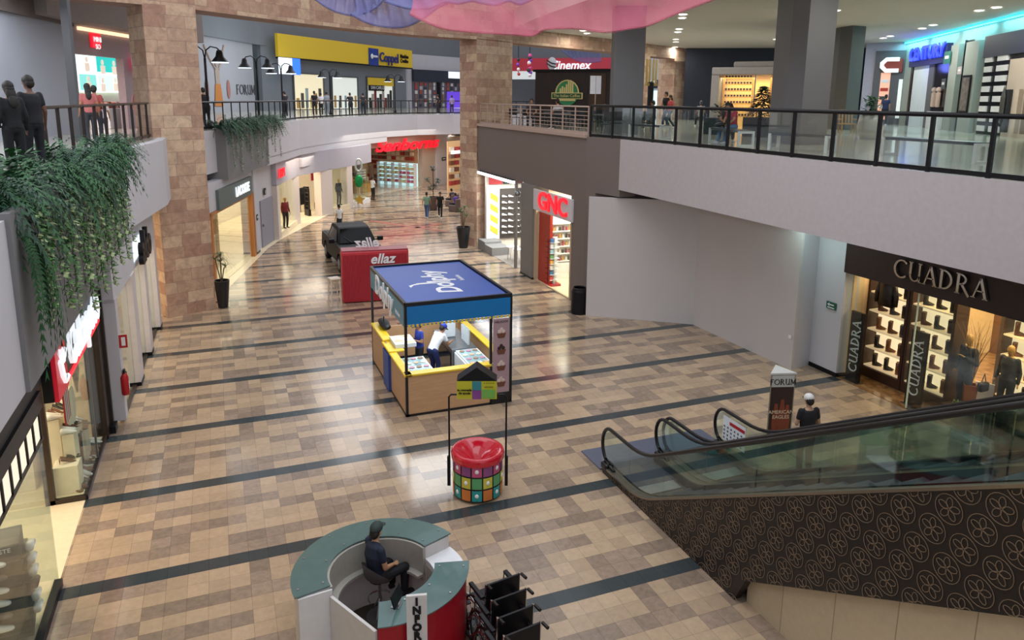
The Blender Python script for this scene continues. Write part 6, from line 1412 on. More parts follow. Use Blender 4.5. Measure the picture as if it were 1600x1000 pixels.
# ---- coffee stand
CF=Frame(D(836,38),D(962,36)); s=CF.thing('coffee_stand','dark wood-clad coffee stand with a green and gold round logo','stand')
zt=CF.px(880,112)[1]; MB().span((0,0,ZU),(CF.L,1.5,zt)).build('wood_body',mat('coffee_wood','#2a201d',.5,var=.2,vscale=1,stretch=(8,1,1)),s); MB().span((-.1,-.1,zt),(CF.L,1.6,zt+.12)).build('top_edge',M_BLACK,s)
MB().span((CF.L*.68,-.05,ZU),(CF.L*.88,0,zt-.1)).build('brown_panel',mat('coffee_brown','#46301f',.5,var=.2,vscale=1,stretch=(8,1,1)),s)
u,z=CF.px(887,146); m=MB(); m.cyl((0,0,0),.62,.05,28,M=Matrix.Translation((u,-.02,z+.02))@Matrix.Rotation(pi/2,4,'X')); m.build('logo_disc',mat('logo_green','#2f7a4a',.5,emis=.15),s)
m=MB(); m.tube([(u+.62*cos(a*pi/12),-.09,z+.02+.62*sin(a*pi/12)) for a in range(0,13)],.035,5); m.box((u,-.09,z-.12),(1.7,.06,.32),bev=.02); m.box((u,-.09,z-.3),(.9,.06,.14)); m.build('logo_banner',mat('logo_gold','#c9b87a',.5,emis=.15),s)
m=MB(); [m.span((u-.4+k*.11,-.1,z+.04),(u-.32+k*.11,-.08,z+.15+[.1,.2,.15,.3,.45,.5,.4][k])) for k in range(7)]; m.build('logo_skyline',MATS['logo_gold'],s)
MB().box((u,-.125,z-.12),(1.6,.01,.24)).build('banner_field',mat('logo_green2','#1f5a38',.5),s); text('lettering','The Italian Coffee',mat('logo_gold','#c9b87a',.5),s,(u,-.14,z-.12),size=.2,ext=.005); text('lettering','COMPANY',mat('logo_gold','#c9b87a',.5),s,(u,-.14,z-.3),size=.1,ext=.005)
s=thing('menu_board','white menu board on a thin pole in front of the coffee stand','board',D(930,30)+Vector((0,0,ZU-CAMZ)),-.3); s.location.z=ZU+.02
h=CAMZ+(155-120)*30/FPX-ZU; MB().cyl((0,0,0),.02,h,6).build('pole',mat('pole_beige','#b39a80',.5),s); MB().span((-.22,-.03,h-.72),(-.01,.03,h)).build('left_panel',M_WHT,s); MB().span((.01,-.03,h-.72),(.22,.03,h)).build('right_panel',M_WHT,s)
# fork-and-cactus like gold sculpture post
s=thing('fork_sculpture','black post topped by golden tines behind the grey column','sculpture',D(1016,40)); s.location.z=ZU+.02; h=CAMZ+(156-95)*40/FPX-ZU
MB().cyl((0,0,0),.16,h-1.2,10).build('post',M_BLACK,s); m=MB(); [m.tube([(x,0,h-1.35),(x*1.1,0,h)],.06,6) for x in (-.28,-.1,.1,.28)]; m.span((-.35,-.08,h-1.4),(.35,.08,h-1.25)); m.build('tines',mat('gold_tines','#a8925a',.35,metal=.7),s)
# Aldo Conti
AC=Frame(D(1000,80),D(1062,80)); MB_=MB(); 
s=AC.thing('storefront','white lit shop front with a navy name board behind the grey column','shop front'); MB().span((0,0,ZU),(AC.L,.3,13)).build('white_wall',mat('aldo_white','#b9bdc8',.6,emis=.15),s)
u0,z0=AC.px(1003,145); u1,z1=AC.px(1047,125); MB().span((u0,-.15,z0+.5),(u1-.4,0,z1)).build('name_board',mat('navy_board','#232c44',.5),s); text('lettering','Aldo Conti',M_LITW,s,((u0+u1)/2+.3,-.22,(z0+z1)/2+.55),size=.75,ext=.02)
u1,z1=AC.px(1040,136); MB().span((.6,-.1,ZU),(u1,0,z1-.4)).build('lit_window',mat('teal_glow','#cfeeee',.5,emis=1.1),s)
# ---- sunglasses kiosk
SK=Frame(D(1110,35),D(1240,33.5)); zt=SK.px(1150,105)[1]; zb=SK.px(1150,117)[1]
s=SK.thing('eyewear_kiosk','pale grey kiosk with warm glowing shelves behind glass','kiosk')
MB().span((0,-.1,zb),(SK.L,3,zt),bev=.05).build('fascia',mat('kiosk_pale','#9f9a98',.6),s); MB().span((.9,.4,zt),(SK.L,2.6,zt+.28),bev=.08).build('roof_box',mat('kiosk_pale','#9f9a98',.6),s)
MB().span((0,-.05,ZU),(.34,3,zb)).build('side_wall',mat('kiosk_pale','#9f9a98',.6),s); MB().span((.34,2.4,ZU),(SK.L,2.5,zb)).build('back_wall',mat('kiosk_warm','#e0b070',.5,emis=.55),s)
for q,(ua,ub2) in enumerate(((.45,1.75),(2.6,3.9))):
    g=MB()
    for k in range(7): g.span((ua,.9,ZU+.6+k*.3),(ub2,1.2,ZU+.64+k*.3))
    g.span((ua-.05,.9,ZU),(ua,1.25,zb)); g.span((ub2,.9,ZU),(ub2+.05,1.25,zb)); g.build('shelf',mat('shelf_gold','#c98a3c',.4,emis=.5),s); g=MB()
    for k in range(7):
        for c in range(9): g.span((ua+.04+c*.14,.92,ZU+.65+k*.3),(ua+.13+c*.14,1.05,ZU+.74+k*.3))
    g.build('glasses_frames',mat('frames_dark','#3a261a',.4),s)
MB().span((.34,0,ZU),(SK.L,.02,zb)).build('glass',M_GLASS,s); MB().span((1.95,-.02,ZU),(2.0,.04,zb)).build('mullion',M_STEEL,s)
area('eyewear_light',SK.w(SK.L/2,1.3,zb-.1),3,150,(1,.78,.45),rot=(0,0,SK.rz),sy=1.6)
# christmas-like green tree in square dark planter boxes
p=at(1188,214,ZU); t=thing('conifer_in_box','dark green conical tree standing in a square blue-grey box','potted tree',(p.x,p.y,ZU+.02),.3)
MB().box((0,0,.36),(1.0,1.0,.72),bev=.02).build('planter_box',mat('box_blue_grey','#28343e',.5),t); m=MB(); rd=random.Random(8)
for k in range(900):
    z=rd.uniform(0,1); a=rd.uniform(0,6.28); r=(1-z)*.62*rd.uniform(.6,1)+.02; c=Vector((cos(a)*r,sin(a)*r,.75+z*1.15)); d=Vector((cos(a),sin(a),-.3)); s_=Vector((-sin(a),cos(a),0)); m.add([c,c+d*.12+s_*.04,c+d*.2,c+d*.12-s_*.04],[(0,1,2,3)])
m.build('branches',mat('conifer_green','#1e3a34',.7,var=.4),t)
t=thing('planter_box','second square blue-grey planter box to the left of the conical tree','planter',at(1172,212,ZU)+Vector((-.9,.9,.02)),.3); MB().box((0,0,.33),(.8,.8,.66),bev=.02).build('box',MATS['box_blue_grey'],t); m=MB(); leafy(m,random.Random(3),90,.3,.5,.2); m.build('leaves',M_FERN2,t,loc=(0,0,.66))
pot_plant('big round white pot with a green bush left of the dark glass shop',at(1357,218,ZU)+Vector((0,0,.02)),.85,.42,'bush','#c9c6bd',ph=.75,seed=7,round_=True)
# wooden slatted chair
p=at(1322,209,ZU); t=thing('wooden_armchair','light wooden slatted armchair beside the white pot','chair',(p.x,p.y,ZU+.02),2.6); M_WC=mat('chair_wood','#b08a5a',.5)
MB().box((0,0,.40),(.6,.6,.05)).build('seat',M_WC,t); [MB().box((-.26+k*.13,-.3,.62),(.05,.03,.5),M=Matrix.Rotation(.2,4,'X')).build('back_slat',M_WC,t) for k in range(5)]
[MB().box((x,y,.2),(.05,.05,.4)).build('leg',M_WC,t) for x in (-.26,.26) for y in (-.26,.26)]
[MB().box((x,0,.6),(.05,.55,.04)).build('arm',M_WC,t) for x in (-.3,.3)]
# ---- benches behind the glass railing
M_BW=mat('bench_white','#c9cbc6',.5); M_BS=mat('bench_seat_dark','#3c3f46',.4)
def bench(label,a,b,g='white-legged benches behind the glass railing',h=.45):
    a=at(*a,ZU); b=at(*b,ZU); f=Frame(a,b); t=f.thing('bench',label,'bench',g,z=ZU+.02)
    MB().span((0.02,-.22,h-.05),(f.L-.02,.22,h+.02)).build('seat',M_BS,t)
    for x in (0.03,f.L-.03):
        m=MB(); m.span((x-.04,-.25,0),(x+.04,-.19,h)); m.span((x-.04,.19,0),(x+.04,.25,h)); m.span((x-.04,-.19,h-.07),(x+.04,.19,h)); m.span((x-.04,-.19,0),(x+.04,.19,.05)); m.build('leg_frame',M_BW,t)
bench('dark-seated bench on which the man in red sits',(1118,222),(1165,230)); bench('dark-seated bench in front of the octagonal column',(1207,234),(1298,240)); bench('long grey bench at the right, behind the last glass panes',(1388,243),(1535,257)); bench('bench with white legs at the left end of the glass railing',(990,214),(1040,218))
# ---- food court tables, chairs
M_TT=mat('table_top_grey','#55565a',.35); M_CH=mat('chair_dark','#24262a',.5)
def cafe_chair(label,p,rz,g):
    t=thing('cafe_chair',label,'chair',(p.x,p.y,ZU+.02),rz,g)
    MB().box((0,0,.45),(.42,.42,.03)).build('seat',M_CH,t); MB().box((0,-.2,.72),(.42,.03,.34)).build('backrest',M_CH,t)
    for x in (-.18,.18):
        for y in (-.18,.18): MB().span((x-.015,y-.015,0),(x+.015,y+.015,.45 if y>0 else .6)).build('leg',M_STEEL,t)
    return t
def cafe_table(label,p,g):
    t=thing('cafe_table',label,'table',(p.x,p.y,ZU+.02),.2,g); MB().box((0,0,.74),(.75,.75,.04)).build('table_top',M_TT,t); MB().cyl((0,0,.02),.035,.72,8).build('column',M_STEEL,t); MB().cyl((0,0,0),.24,.02,12).build('base',M_STEEL,t); return t
tb=cafe_table('cafe table behind the beige grid railing',at(790,200,ZU)*1,'cafe tables behind the beige grid railing'); tb.location=(13.6,33,ZU+.02)
ch0=cafe_chair('dark cafe chair behind the beige grid railing',Vector((13.4,32.2,0)),0,'cafe chairs behind the beige grid railing')
for k,(x,y) in enumerate([(14.2,30.6),(13.6,28.2),(14.3,26.0),(15.8,32),(16,29),(16,26.6),(17.0,34.6)]):
    copy_tree(tb,loc=(x,y,ZU+.02))
for k,(x,y,r) in enumerate([(13.5,33.8,3.1),(14.1,29.8,0),(14.3,31.4,3.1),(13.5,27.4,.1),(13.7,29.0,3.2),(14.2,25.2,0),(14.4,26.8,3.0),(15.7,31.2,0),(15.9,32.8,3.1),(16,28.2,0),(16.1,29.8,3.1),(15.9,25.8,0),(16.1,27.4,3.2),(13.4,24.4,0),(15.1,30.6,1.5),(14.9,28.2,1.6)]): copy_tree(ch0,loc=(x,y,ZU+.02),rz=r)
tb2=None
for k,(px,py) in enumerate([(1005,183),(1085,188),(1110,186),(1060,181),(1092,182)]):
    p=at(px,py,ZU)
    if tb2 is None: tb2=copy_tree(tb,loc=(p.x,p.y,ZU+.02),label='dark cafe table in front of the navy wall',group='cafe tables by the navy wall')
    else: copy_tree(tb2,loc=(p.x,p.y,ZU+.02))
    for q in (-1,1):
        c=copy_tree(ch0,loc=(p.x+q*.75,p.y+.1,ZU+.02),rz=-q*pi/2,label='dark cafe chair in front of the navy wall',group='cafe chairs by the navy wall')
# ---- right wall shops
def fr_(px,py): return FR.px(px,py)
s=FCH.thing('storefront','dark shop front with a rust-red board and a big white bracket-shaped logo','shop front'); 
def fch(px,py): return FCH.px(px,py)
u0,z0=fch(1370,80); u1,z1=fch(1414,80); MB().span((u0,-.15,ZU),(u1+.2,.0,z0)).build('grey_surround',mat('charly_grey','#54545a',.6),s)
u0,z0=fch(1380,113); u1,z1=fch(1413,92); MB().span((u0,-.3,z0),(u1,-.15,z1)).build('red_board',mat('charly_rust','#7a2a20',.5,emis=.15),s)
u,z=fch(1391,102); m=MB(); m.tube([(u+.55,-.36,z+.33),(u-.15,-.36,z+.33),(u-.38,-.36,z+.1),(u-.38,-.36,z-.1),(u-.15,-.36,z-.33),(u+.55,-.36,z-.33)],.13,6); m.build('logo',M_LITW,s)
u0,z0=fch(1378,114); u1,_=fch(1393,114); MB().span((u0,-.2,ZU+.3),(u1,-.14,z0)).build('lit_window',mat('charly_window','#e0a890',.5,emis=.7),s)
for k in range(5): MB().span((u0+.05,-.24,ZU+.5+k*.5),(u1-.05,-.2,ZU+.7+k*.5)).build('goods',mat('chg_%d'%(k%3),['#b83a30','#e8e4e4','#3a3a44'][k%3],.5),s)
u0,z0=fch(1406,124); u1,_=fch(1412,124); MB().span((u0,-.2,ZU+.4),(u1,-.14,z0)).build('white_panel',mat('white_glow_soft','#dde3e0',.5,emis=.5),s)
# blue lit shop
s=FR.thing('storefront','shop front with a vivid blue glowing sign and white curtains','shop front')
u0,z0=fr_(1427,105); u1,z1=fr_(1489,75); zt=fr_(1430,79)[1]; zb=fr_(1430,105)[1]
MB().span((u0,-.25,zb),(u1,-.0,zt)).build('sign_board',mat('blue_sign_back','#141a4a',.5,emis=.1),s)
zm=(zt+zb)/2; text('lettering','CENTURY',mat('blue_neon','#2a3cff',.4,emis=2),s,((u0+u1)/2,-.32,zm+.15),size=.95,sx=(u1-u0)/4.6,bold=.03,ext=.04)
m=MB(); m.span((u0,-.1,ZU),(u0+.4,0,zb)); m.build('black_jamb',M_BLACK,s); MB().span((u0+.4,-.05,ZU),(u0+(u1-u0)*.52,0,zb)).build('curtain',mat('curtain_white','#b8c4c8',.7,emis=.12,var=.15,vscale=3,stretch=(12,1,.4)),s)
MB().span((u0+(u1-u0)*.52,-.1,ZU),(u0+(u1-u0)*.66,0,zb)).build('grey_jamb',M_DGREY,s); w_=MB().span((u0+(u1-u0)*.66,-.04,ZU),(u1-.1,0,zb)).build('dark_window',mat('dark_window','#1d1a22',.2),s)
m=MB(); uw=u0+(u1-u0)*.70
for k in range(2): m.sph((uw+.3+k*.7,-.15,ZU+2.0),.14,8,6); m.box((uw+.3+k*.7,-.15,ZU+1.5),(.35,.15,.75),bev=.05)
m.build('mannequin_torsos',mat('mann_pale','#c8b0a0',.5),w_); MB().span((uw,-.3,ZU),(u1-.1,-.05,ZU+.9)).build('display_table',M_WHT,w_)
point('blue_sign_light',FR.w((u0+u1)/2,-.9,zb-.1),25,(.15,.2,1),.3)
# cyan cove light along the wall top
s=FR.thing('cove_light','cyan glowing cove light along the top of the right food court wall','light'); MB().span((0.0,-.12,10.86),(FR.L,-.02,10.95)).build('strip',mat('cyan_glow','#40e8ff',.4,emis=2.5),s)
for k in range(4): area('cove_lamp',FR.w(2+k*4.5,-.25,10.9),3.8,70,(.25,.9,1),rot=(0,0,FR.rz),sy=.15)
# pilasters
for n,(xa,xb) in enumerate(((1485,1497),(1508,1528))):
    ua=fr_(xa,160)[0]; ub2=fr_(xb,160)[0]; FR.struct(MB().span((ua,-.25,ZU),(ub2,0,10.2)),'wall_pilaster',M_RW)
ua=fr_(1500,160)[0]; ub2=fr_(1511,160)[0]; s=FR.thing('glass_door','tall narrow dark glass door between the two pale pilasters','door'); MB().span((ua,-.03,ZU),(ub2,.0,fr_(1505,65)[1])).build('leaf',mat('dark_glass','#26333a',.1),s); MB().span((ua-.06,-.08,ZU),(ua,0,fr_(1505,64)[1])).build('frame',M_BLACK,s)
for n,(px,py,w2,h2,nm,lab,col) in enumerate(((1491,90,.9,.6,'exit_sign','green exit sign hanging beside the blue shop sign','#2f7a6a'),(1511,110,.5,.35,'notice_plate','small white and red plate on the pale pilaster','#c8b8b8'),(1485,131,.5,.5,'notice_plate','small dark plate low on the pilaster beside the blue-signed shop','#4a4f4f'))):
    u,z=fr_(px,py); s=FR.thing(nm,lab,'sign',u=u,v=-.3,z=z); MB().span((-w2/2,-.03,-h2/2),(w2/2,0,h2/2)).build('plate',mat('np_'+col[1:],col,.5),s); MB().span((-w2*.3,-.04,-h2*.1),(w2*.3,-.03,h2*.15)).build('print',M_WHT,s)
u,z=fr_(1519,147); s=FR.thing('framed_poster','dark framed poster on the pale pilaster left of the striped shop front','poster',u=u,v=-.28,z=ZU+.9); MB().span((-.5,-.04,0),(.5,0,1.7)).build('frame',M_BLACK,s); MB().span((-.4,-.05,.1),(.4,-.04,1.6)).build('print',mat('poster_grey','#77706c',.5,var=.5,vscale=5),s)
u,z=fr_(1503,160); 
s=FR.thing('striped_shop_front','shop front of white blocks on black columns under a navy fascia','shop front')
ua=fr_(1537,150)[0]; ue=FR.L; MB().span((ua-.1,-.2,9.4),(ue,0,fr_(1545,58)[1])).build('navy_fascia',mat('fascia_navy2','#141c36',.5),s); MB().span((ua-.1,-.1,ZU),(ue,0,9.4)).build('black_wall',mat('black_gloss','#111318',.25),s)
for c,(xa,wd) in enumerate(((1538,.75),(1557,1.05))):
    uu=fr_(xa,150)[0]
    m=MB()
    for k in range(9): z=ZU+.15+k*.42; m.span((uu,-.16,z),(uu+wd,-.1,z+.24))
    m.build('white_blocks',M_WHT,s)
u=fr_(1577,150)[0]; MB().span((u,-.14,ZU),(ue,-.1,9.2)).build('shop_interior',mat('interior_cream','#a89c8c',.5,emis=.35),s)
for k in range(5): MB().span((u+.3+k*.9,-.3,ZU+.2),(u+.7+k*.9,-.16,ZU+1.9)).build('clothes',mat('cl_%d'%(k%3),['#2a2c30','#c8b8a8','#7a6a5a'][k%3],.7),s)
u2=fr_(1583,150)[0]; m=MB(); m.lathe([(.001,0),(.2,.3),(.22,1.1),(.001,1.6)],14,M=Matrix.Translation((u2,-.35,ZU+.5))@Matrix.Diagonal((1,.25,1,1))); m.build('surfboard_display',mat('board_grey','#4a4a48',.4),s)
# ---- hall nets (tulle)
def tulle(name,col,a):
    m=bpy.data.materials.new(name); m.use_nodes=True; nt=m.node_tree; b=nt.nodes['Principled BSDF']; b.inputs['Base Color'].default_value=srgb(col); b.inputs['Roughness'].default_value=.8; b.inputs['Alpha'].default_value=a
    lw=nt.nodes.new('ShaderNodeLayerWeight'); lw.inputs[0].default_value=.4; mr=nt.nodes.new('ShaderNodeMapRange'); mr.inputs[3].default_value=a; mr.inputs[4].default_value=min(1,a+.45); nt.links.new(lw.outputs['Facing'],mr.inputs[0]); nt.links.new(mr.outputs[0],b.inputs['Alpha']); return m
T_P=tulle('tulle_violet','#5b5f90',.42); T_K=tulle('tulle_pink','#bb5a70',.30)
def net(name,label,low,top,depth,m,n=60,fold=.12,freq=9,dd=0):
    low=[dp(x,y,depth+dd*i/len(low)) for i,(x,y) in enumerate(low)]; top=[dp(x,y,depth+1.5+dd*i/len(top)) for i,(x,y) in enumerate(top)]
    def samp(P,t):
        f=t*(len(P)-1); i=min(int(f),len(P)-2); q=f-i
        p0=P[max(i-1,0)];p1=P[i];p2=P[i+1];p3=P[min(i+2,len(P)-1)]
        return .5*((2*p1)+(p2-p0)*q+(2*p0-5*p1+4*p2-p3)*q*q+(3*p1-p0-3*p2+p3)*q**3)
    vs=[];fs=[];K=10
    for i in range(n+1):
        a=samp(low,i/n); b=samp(top,i/n)
        for k in range(K+1):
            t=k/K; p=a.lerp(b,t); p+= _w*(fold*sin(freq*i/n*2*pi+t*3)*sin(pi*min(1,t+.1))+.5*sin(pi*t)); vs.append(p)
    for i in range(n):
        for k in range(K): fs.append([i*(K+1)+k,(i+1)*(K+1)+k,(i+1)*(K+1)+k+1,i*(K+1)+k+1])
    mb=MB(); mb.smooth=True; mb.add(vs,fs); o=mb.build(name,m); tag(o,label,'drapery'); 
    h=MB(); h.tube([samp(low,i/n) for i in range(n+1)],.03,5); h.build('hem',m,o)
net('tulle_swag','violet-blue tulle swag at the left of the draped nets',[(486,-6),(508,10),(530,20),(552,24),(575,19),(592,8),(604,-8)],[(486,-60),(520,-60),(550,-55),(575,-50),(604,-60)],22,T_P)
net('tulle_swag','violet tulle swag hanging lowest in the middle of the top edge',[(548,22),(572,35),(600,42),(632,42),(660,30),(685,12),(700,6)],[(548,-20),(580,-25),(620,-30),(660,-30),(700,-40)],21,T_P)
net('tulle_swag','dark scalloped violet tulle ribbon along the top edge left of the pink net',[(600,2),(640,14),(672,13),(695,4),(716,6),(737,2),(752,5),(775,8),(795,2),(812,7),(835,-2)],[(600,-40),(700,-45),(760,-45),(835,-50)],20,T_P,fold=.2)
net('tulle_swag','broad pink tulle net stretched under the roof opening',[(640,22),(690,44),(740,50),(800,54),(833,55),(852,46),(892,44),(925,48),(952,50),(985,44),(1012,40),(1060,20),(1124,-4)],[(640,-50),(760,-60),(900,-60),(1000,-55),(1124,-60)],18.5,T_K,n=90,fold=.15,freq=7)
net('tulle_swag','violet tulle hanging over the cinema end of the hall',[(876,78),(892,90),(905,96),(922,98),(940,96)],[(876,62),(900,62),(940,62)],70,T_P)
# small hooks on far fascia
# ================================================================== people
person('person in black seen from behind at the left gallery railing, short hair',D(46,11.9)+Vector((0,0,ZU+.02-CAMZ)),R(45),'stand',shirt='#15161c',pants='#1a1b22',sleeve='short',h=1.62,skin='#6a4a3a')
person('person with long black hair at the left picture edge behind the gallery railing',D(14,11.4)+Vector((0,0,ZU+.02-CAMZ)),R(40),'stand',shirt='#101116',pants='#15161c',long_hair=True,h=1.52,sleeve='long',skin='#6a4a3a')
UP=ZU+.02-CAMZ
def up(px,dep): return D(px,dep)+Vector((0,0,UP))
person('woman in pink patterned dress with long dark hair walking by the stone pillar upstairs',up(216,26.5),R(190),'walk',shirt='#c88a90',pants='#b88a80',long_hair=True,h=1.6,skin='#c89078')
person('person in a pink top seen from behind in front of the gift shop',up(137,20),R(20),'stand',shirt='#b86a66',pants='#3a3a42',long_hair=True,h=1.62)
person('second shopper in a red top beside the one in the pink top',up(147,21),R(-10),'stand',shirt='#a04a44',pants='#2a2c34',h=1.58)
person('small child facing the gift shop table',up(157,21.5),R(10),'stand',shirt='#d8c8c8',pants='#5a5a66',h=1.25,long_hair=True)
FP='standing people along the far gallery railing'
for px,dep,rz,po,sh,pa,hh,l in ((319,31,20,'lean','#16161b','#1c1c22',1.7,'person in black behind the nearest street lamp, by the stone pillar'),(445,47,30,'phone','#26242c','#1c1c22',1.66,'person in dark clothes at the railing below the third street lamp'),(491,52,0,'stand','#15151a','#2a2826',1.72,'person in a black top, first of the trio at the far railing'),(501,52.5,10,'stand','#d0d0d4','#22242c',1.62,'person in a white top, middle of the trio at the far railing'),(510,54,-10,'stand','#8a94a0','#7a848c',1.7,'person in pale grey, right of the trio at the far railing'),(547,54,0,'lean','#121216','#26262c',1.68,'person in a black jacket leaning on the far railing'),(567,56,0,'stand','#26262c','#1e2026',1.66,'person in dark clothes standing left of the fifth street lamp'),(684,60,40,'stand','#1c1c24','#24242c',1.6,'person in dark clothes near the right end of the far railing'),(706,61,0,'stand','#8a80b0','#3a3050',1.55,'person in lilac in front of the purple-lit shop')):
    person(l,up(px,dep),R(rz),po,shirt=sh,pants=pa,h=hh,vox=.035)
person('man in a white shirt sitting behind the beige grid railing',Vector((14.0,29.9,ZU+.02)),R(10),'sit',shirt='#c8c0c4',pants='#2a2a30',h=1.75)
person('dark-haired person sitting beside the man in the white shirt behind the grid railing',Vector((13.6,31.9,ZU+.02)),R(150),'sit',shirt='#3a2c30',pants='#2a2a30',h=1.72)
pr_=at(1133,223,ZU); person('man in red polo shirt and blue jeans sitting on a bench upstairs',Vector((pr_.x+.2,pr_.y-.1,ZU-.02)),R(100),'sit',shirt='#a8243c',pants='#54789a',shoes='#c8ccd4',h=1.72,vox=.018,J=dict(kL=(-.15,.44,.50),kR=(.14,.42,.48),aL=(-.16,.52,.09),aR=(.10,.56,.09),chest=(0,.05,.87),neck=(0,.12,1.03),head=(0,.19,1.15),sL=(-.18,.08,.98),sR=(.18,.08,.98),eL=(-.2,.2,.76),wL=(-.1,.38,.62),eR=(.2,.2,.76),wR=(.1,.36,.62)))
b=thing('backpack','flat black backpack lying on the bench beside the man in red','bag',at(1115,215,ZU)*1); b.location=at(1127,223,ZU)+Vector((0,0,.50)); m=MB(); m.smooth=True; m.sph((0,0,.08),.28,12,8,(1,.7,.3)); m.build('body',MATS['bag_black'],b)
person('man in a black T-shirt and dark jeans walking beyond the glass railing',up(1041,36),R(95),'walk',shirt='#15151a',pants='#23324a',h=1.72,vox=.03,shoes='#d0d0d0')
person('woman in a coral top and blue jeans walking beside the man in black upstairs',up(1048,34.5),R(85),'walk',shirt='#b84a50',pants='#2a4458',long_hair=True,h=1.56,vox=.03)
person('person in black sitting at a table behind the grey column',up(1022,33),R(60),'sit',shirt='#17171c',pants='#1c1c22',h=1.7,vox=.03)
person('grey-haired person in a pale shirt sitting in front of the navy wall',up(1096,38),R(-20),'sit',shirt='#a8acb0',pants='#2a2c34',hair='#55555a',h=1.7,vox=.03)
person('long-haired woman behind the man in red',up(1137,24.5),R(160),'sit',shirt='#3a3030',pants='#2a2a30',long_hair=True,h=1.66,vox=.03)
person('woman in a white top with long dark hair sitting left of the octagonal column',up(1219,27.5),R(-70),'sit',shirt='#c8c8cc',pants='#3a2a26',long_hair=True,h=1.68,vox=.03)
person('man in a dark blue shirt and trousers standing right of the white plant pot',up(1384,43),R(-40),'stand',shirt='#182448',pants='#141a28',h=1.76,vox=.03)
# ---- ground floor people
person('person in black T-shirt and white cap seen from behind at the escalators',Vector((10.62,10.62,0)),R(-12),'phone',shirt='#14161a',pants='#1c2026',skin='#a88468',capc='#d8d8d4',h=1.74,vox=.018,shoes='#202024',J=dict(head=(0,.03,1.585),eR=(.25,.0,1.12),wR=(.2,.16,.95)))
person('person with green patterned shirt and blue jeans walking in the far concourse',at(667,342),R(-25),'walk',shirt='#7aa08a',pants='#44608a',h=1.68,vox=.03)
person('person in black carrying a dark bag beside the one in green',at(688,341),R(160),'walk',shirt='#101216',pants='#121418',h=1.66,vox=.03,bag='#16261e')
person('security attendant in a white shirt and black trousers at the department store gate',at(583,313),R(-60),'arms_crossed',shirt='#c8d4dc',pants='#14151a',h=1.74,vox=.03,shoes='#101012')
person('person in a white shirt standing behind the black pickup truck',at(531,366),R(30),'stand',shirt='#d8dadc',pants='#2a2c34',h=1.66,vox=.03)
for n,(px,py,l) in enumerate(((706,322,'person sitting in an armchair at the far right of the concourse'),(712,330,'person in purple sitting beside the far armchair'))):
    c=at(px,py); a=thing('armchair',('upper','lower')[n]+' brown armchair by the far pillar','armchair',c,.5); MB().box((0,0,.22),(.7,.7,.42),bev=.04).build('seat',mat('arm_brown','#6a5a54',.7),a); MB().box((0,-.33,.55),(.7,.14,.6),bev=.03).build('backrest',MATS['arm_brown'],a)
    person(l,c,.5,'sit',shirt=('#4a4248','#6a4ab0')[n],pants='#2a2630',h=1.6,vox=.035)
# balloons
b=thing('balloon_bouquet','green foil balloon on a string over a gold star balloon','balloons',at(562,322)); 
m=MB(); m.smooth=True; m.sph((0,0,1.75),.36,14,10,(.8,.5,1.25)); m.build('green_balloon',mat('foil_green','#128a4a',.2,metal=.4),b); MB().tube([(0,0,.4),(.02,0,1.3)],.01,4).build('string',M_WHT,b)
m=MB(); m.smooth=True; m.tube([(.22*cos(a),0,2.85+.42*sin(a)) for a in [i*pi/8 for i in range(16)]],.08,6,closed=True); m.build('silver_balloon',mat('foil_silver','#c8d0cc',.2,metal=.6),b)
st_=[((.42 if i%2==0 else .19)*sin(i*pi/5),.42+(.42 if i%2==0 else .19)*cos(i*pi/5)) for i in range(10)]; m=MB(); m.extr(st_,-.09,.09); m.build('gold_star',mat('foil_gold','#c8a848',.2,metal=.6),b)
# ================================================================== black pickup truck
tk=thing('pickup_truck','black pickup truck parked nose towards the viewer behind the red counter','truck',(5.5,30.6,0),R(2))
M_CAR=mat('car_paint_black','#050608',.45,coat=.0,spec=.15); M_CG=mat('car_glass','#07090b',.08,spec=.35); M_TYRE=mat('tyre','#141414',.8)
def carbody(prof,w0,w1,m,name,seg=None):
    "side profile (y,z) extruded over x with slightly narrower top"
    mb=MB(); n=len(prof); zmax=max(p[1] for p in prof); zmin=min(p[1] for p in prof)
    def wx(z): return w0+(w1-w0)*(z-zmin)/(zmax-zmin)
    v=[(-wx(z),y,z) for y,z in prof]+[(wx(z),y,z) for y,z in prof]
    mb.add(v,[list(range(n)),list(range(n,2*n))[::-1]]+[[i,n+i,n+(i+1)%n,(i+1)%n] for i in range(n)]); return mb.build(name,m,tk,auto=35)
def arch(yc,r,z0,n=8): return [(yc+r*cos(pi*i/n),z0+r*sin(pi*i/n)) for i in range(n+1)]
low=[(0,.45),(.02,.85),(.08,.98),(.25,1.05),(1.5,1.16),(5.3,1.14),(5.35,.5),(5.1,.45)]+arch(4.3,.44,.42)+arch(1.0,.44,.42)
carbody(low,.93,.90,M_CAR,'body')
carbody([(1.45,1.14),(2.15,1.74),(2.4,1.80),(3.4,1.80),(3.75,1.74),(3.9,1.12)],.86,.66,M_CAR,'cab')
m=MB(); m.quad((-.76,1.50,1.20),(.76,1.50,1.20),(.62,2.14,1.72),(-.62,2.14,1.72)); [setattr(v,'y',v.y-.03) for v in m.v]; m.build('windshield',M_CG,tk)
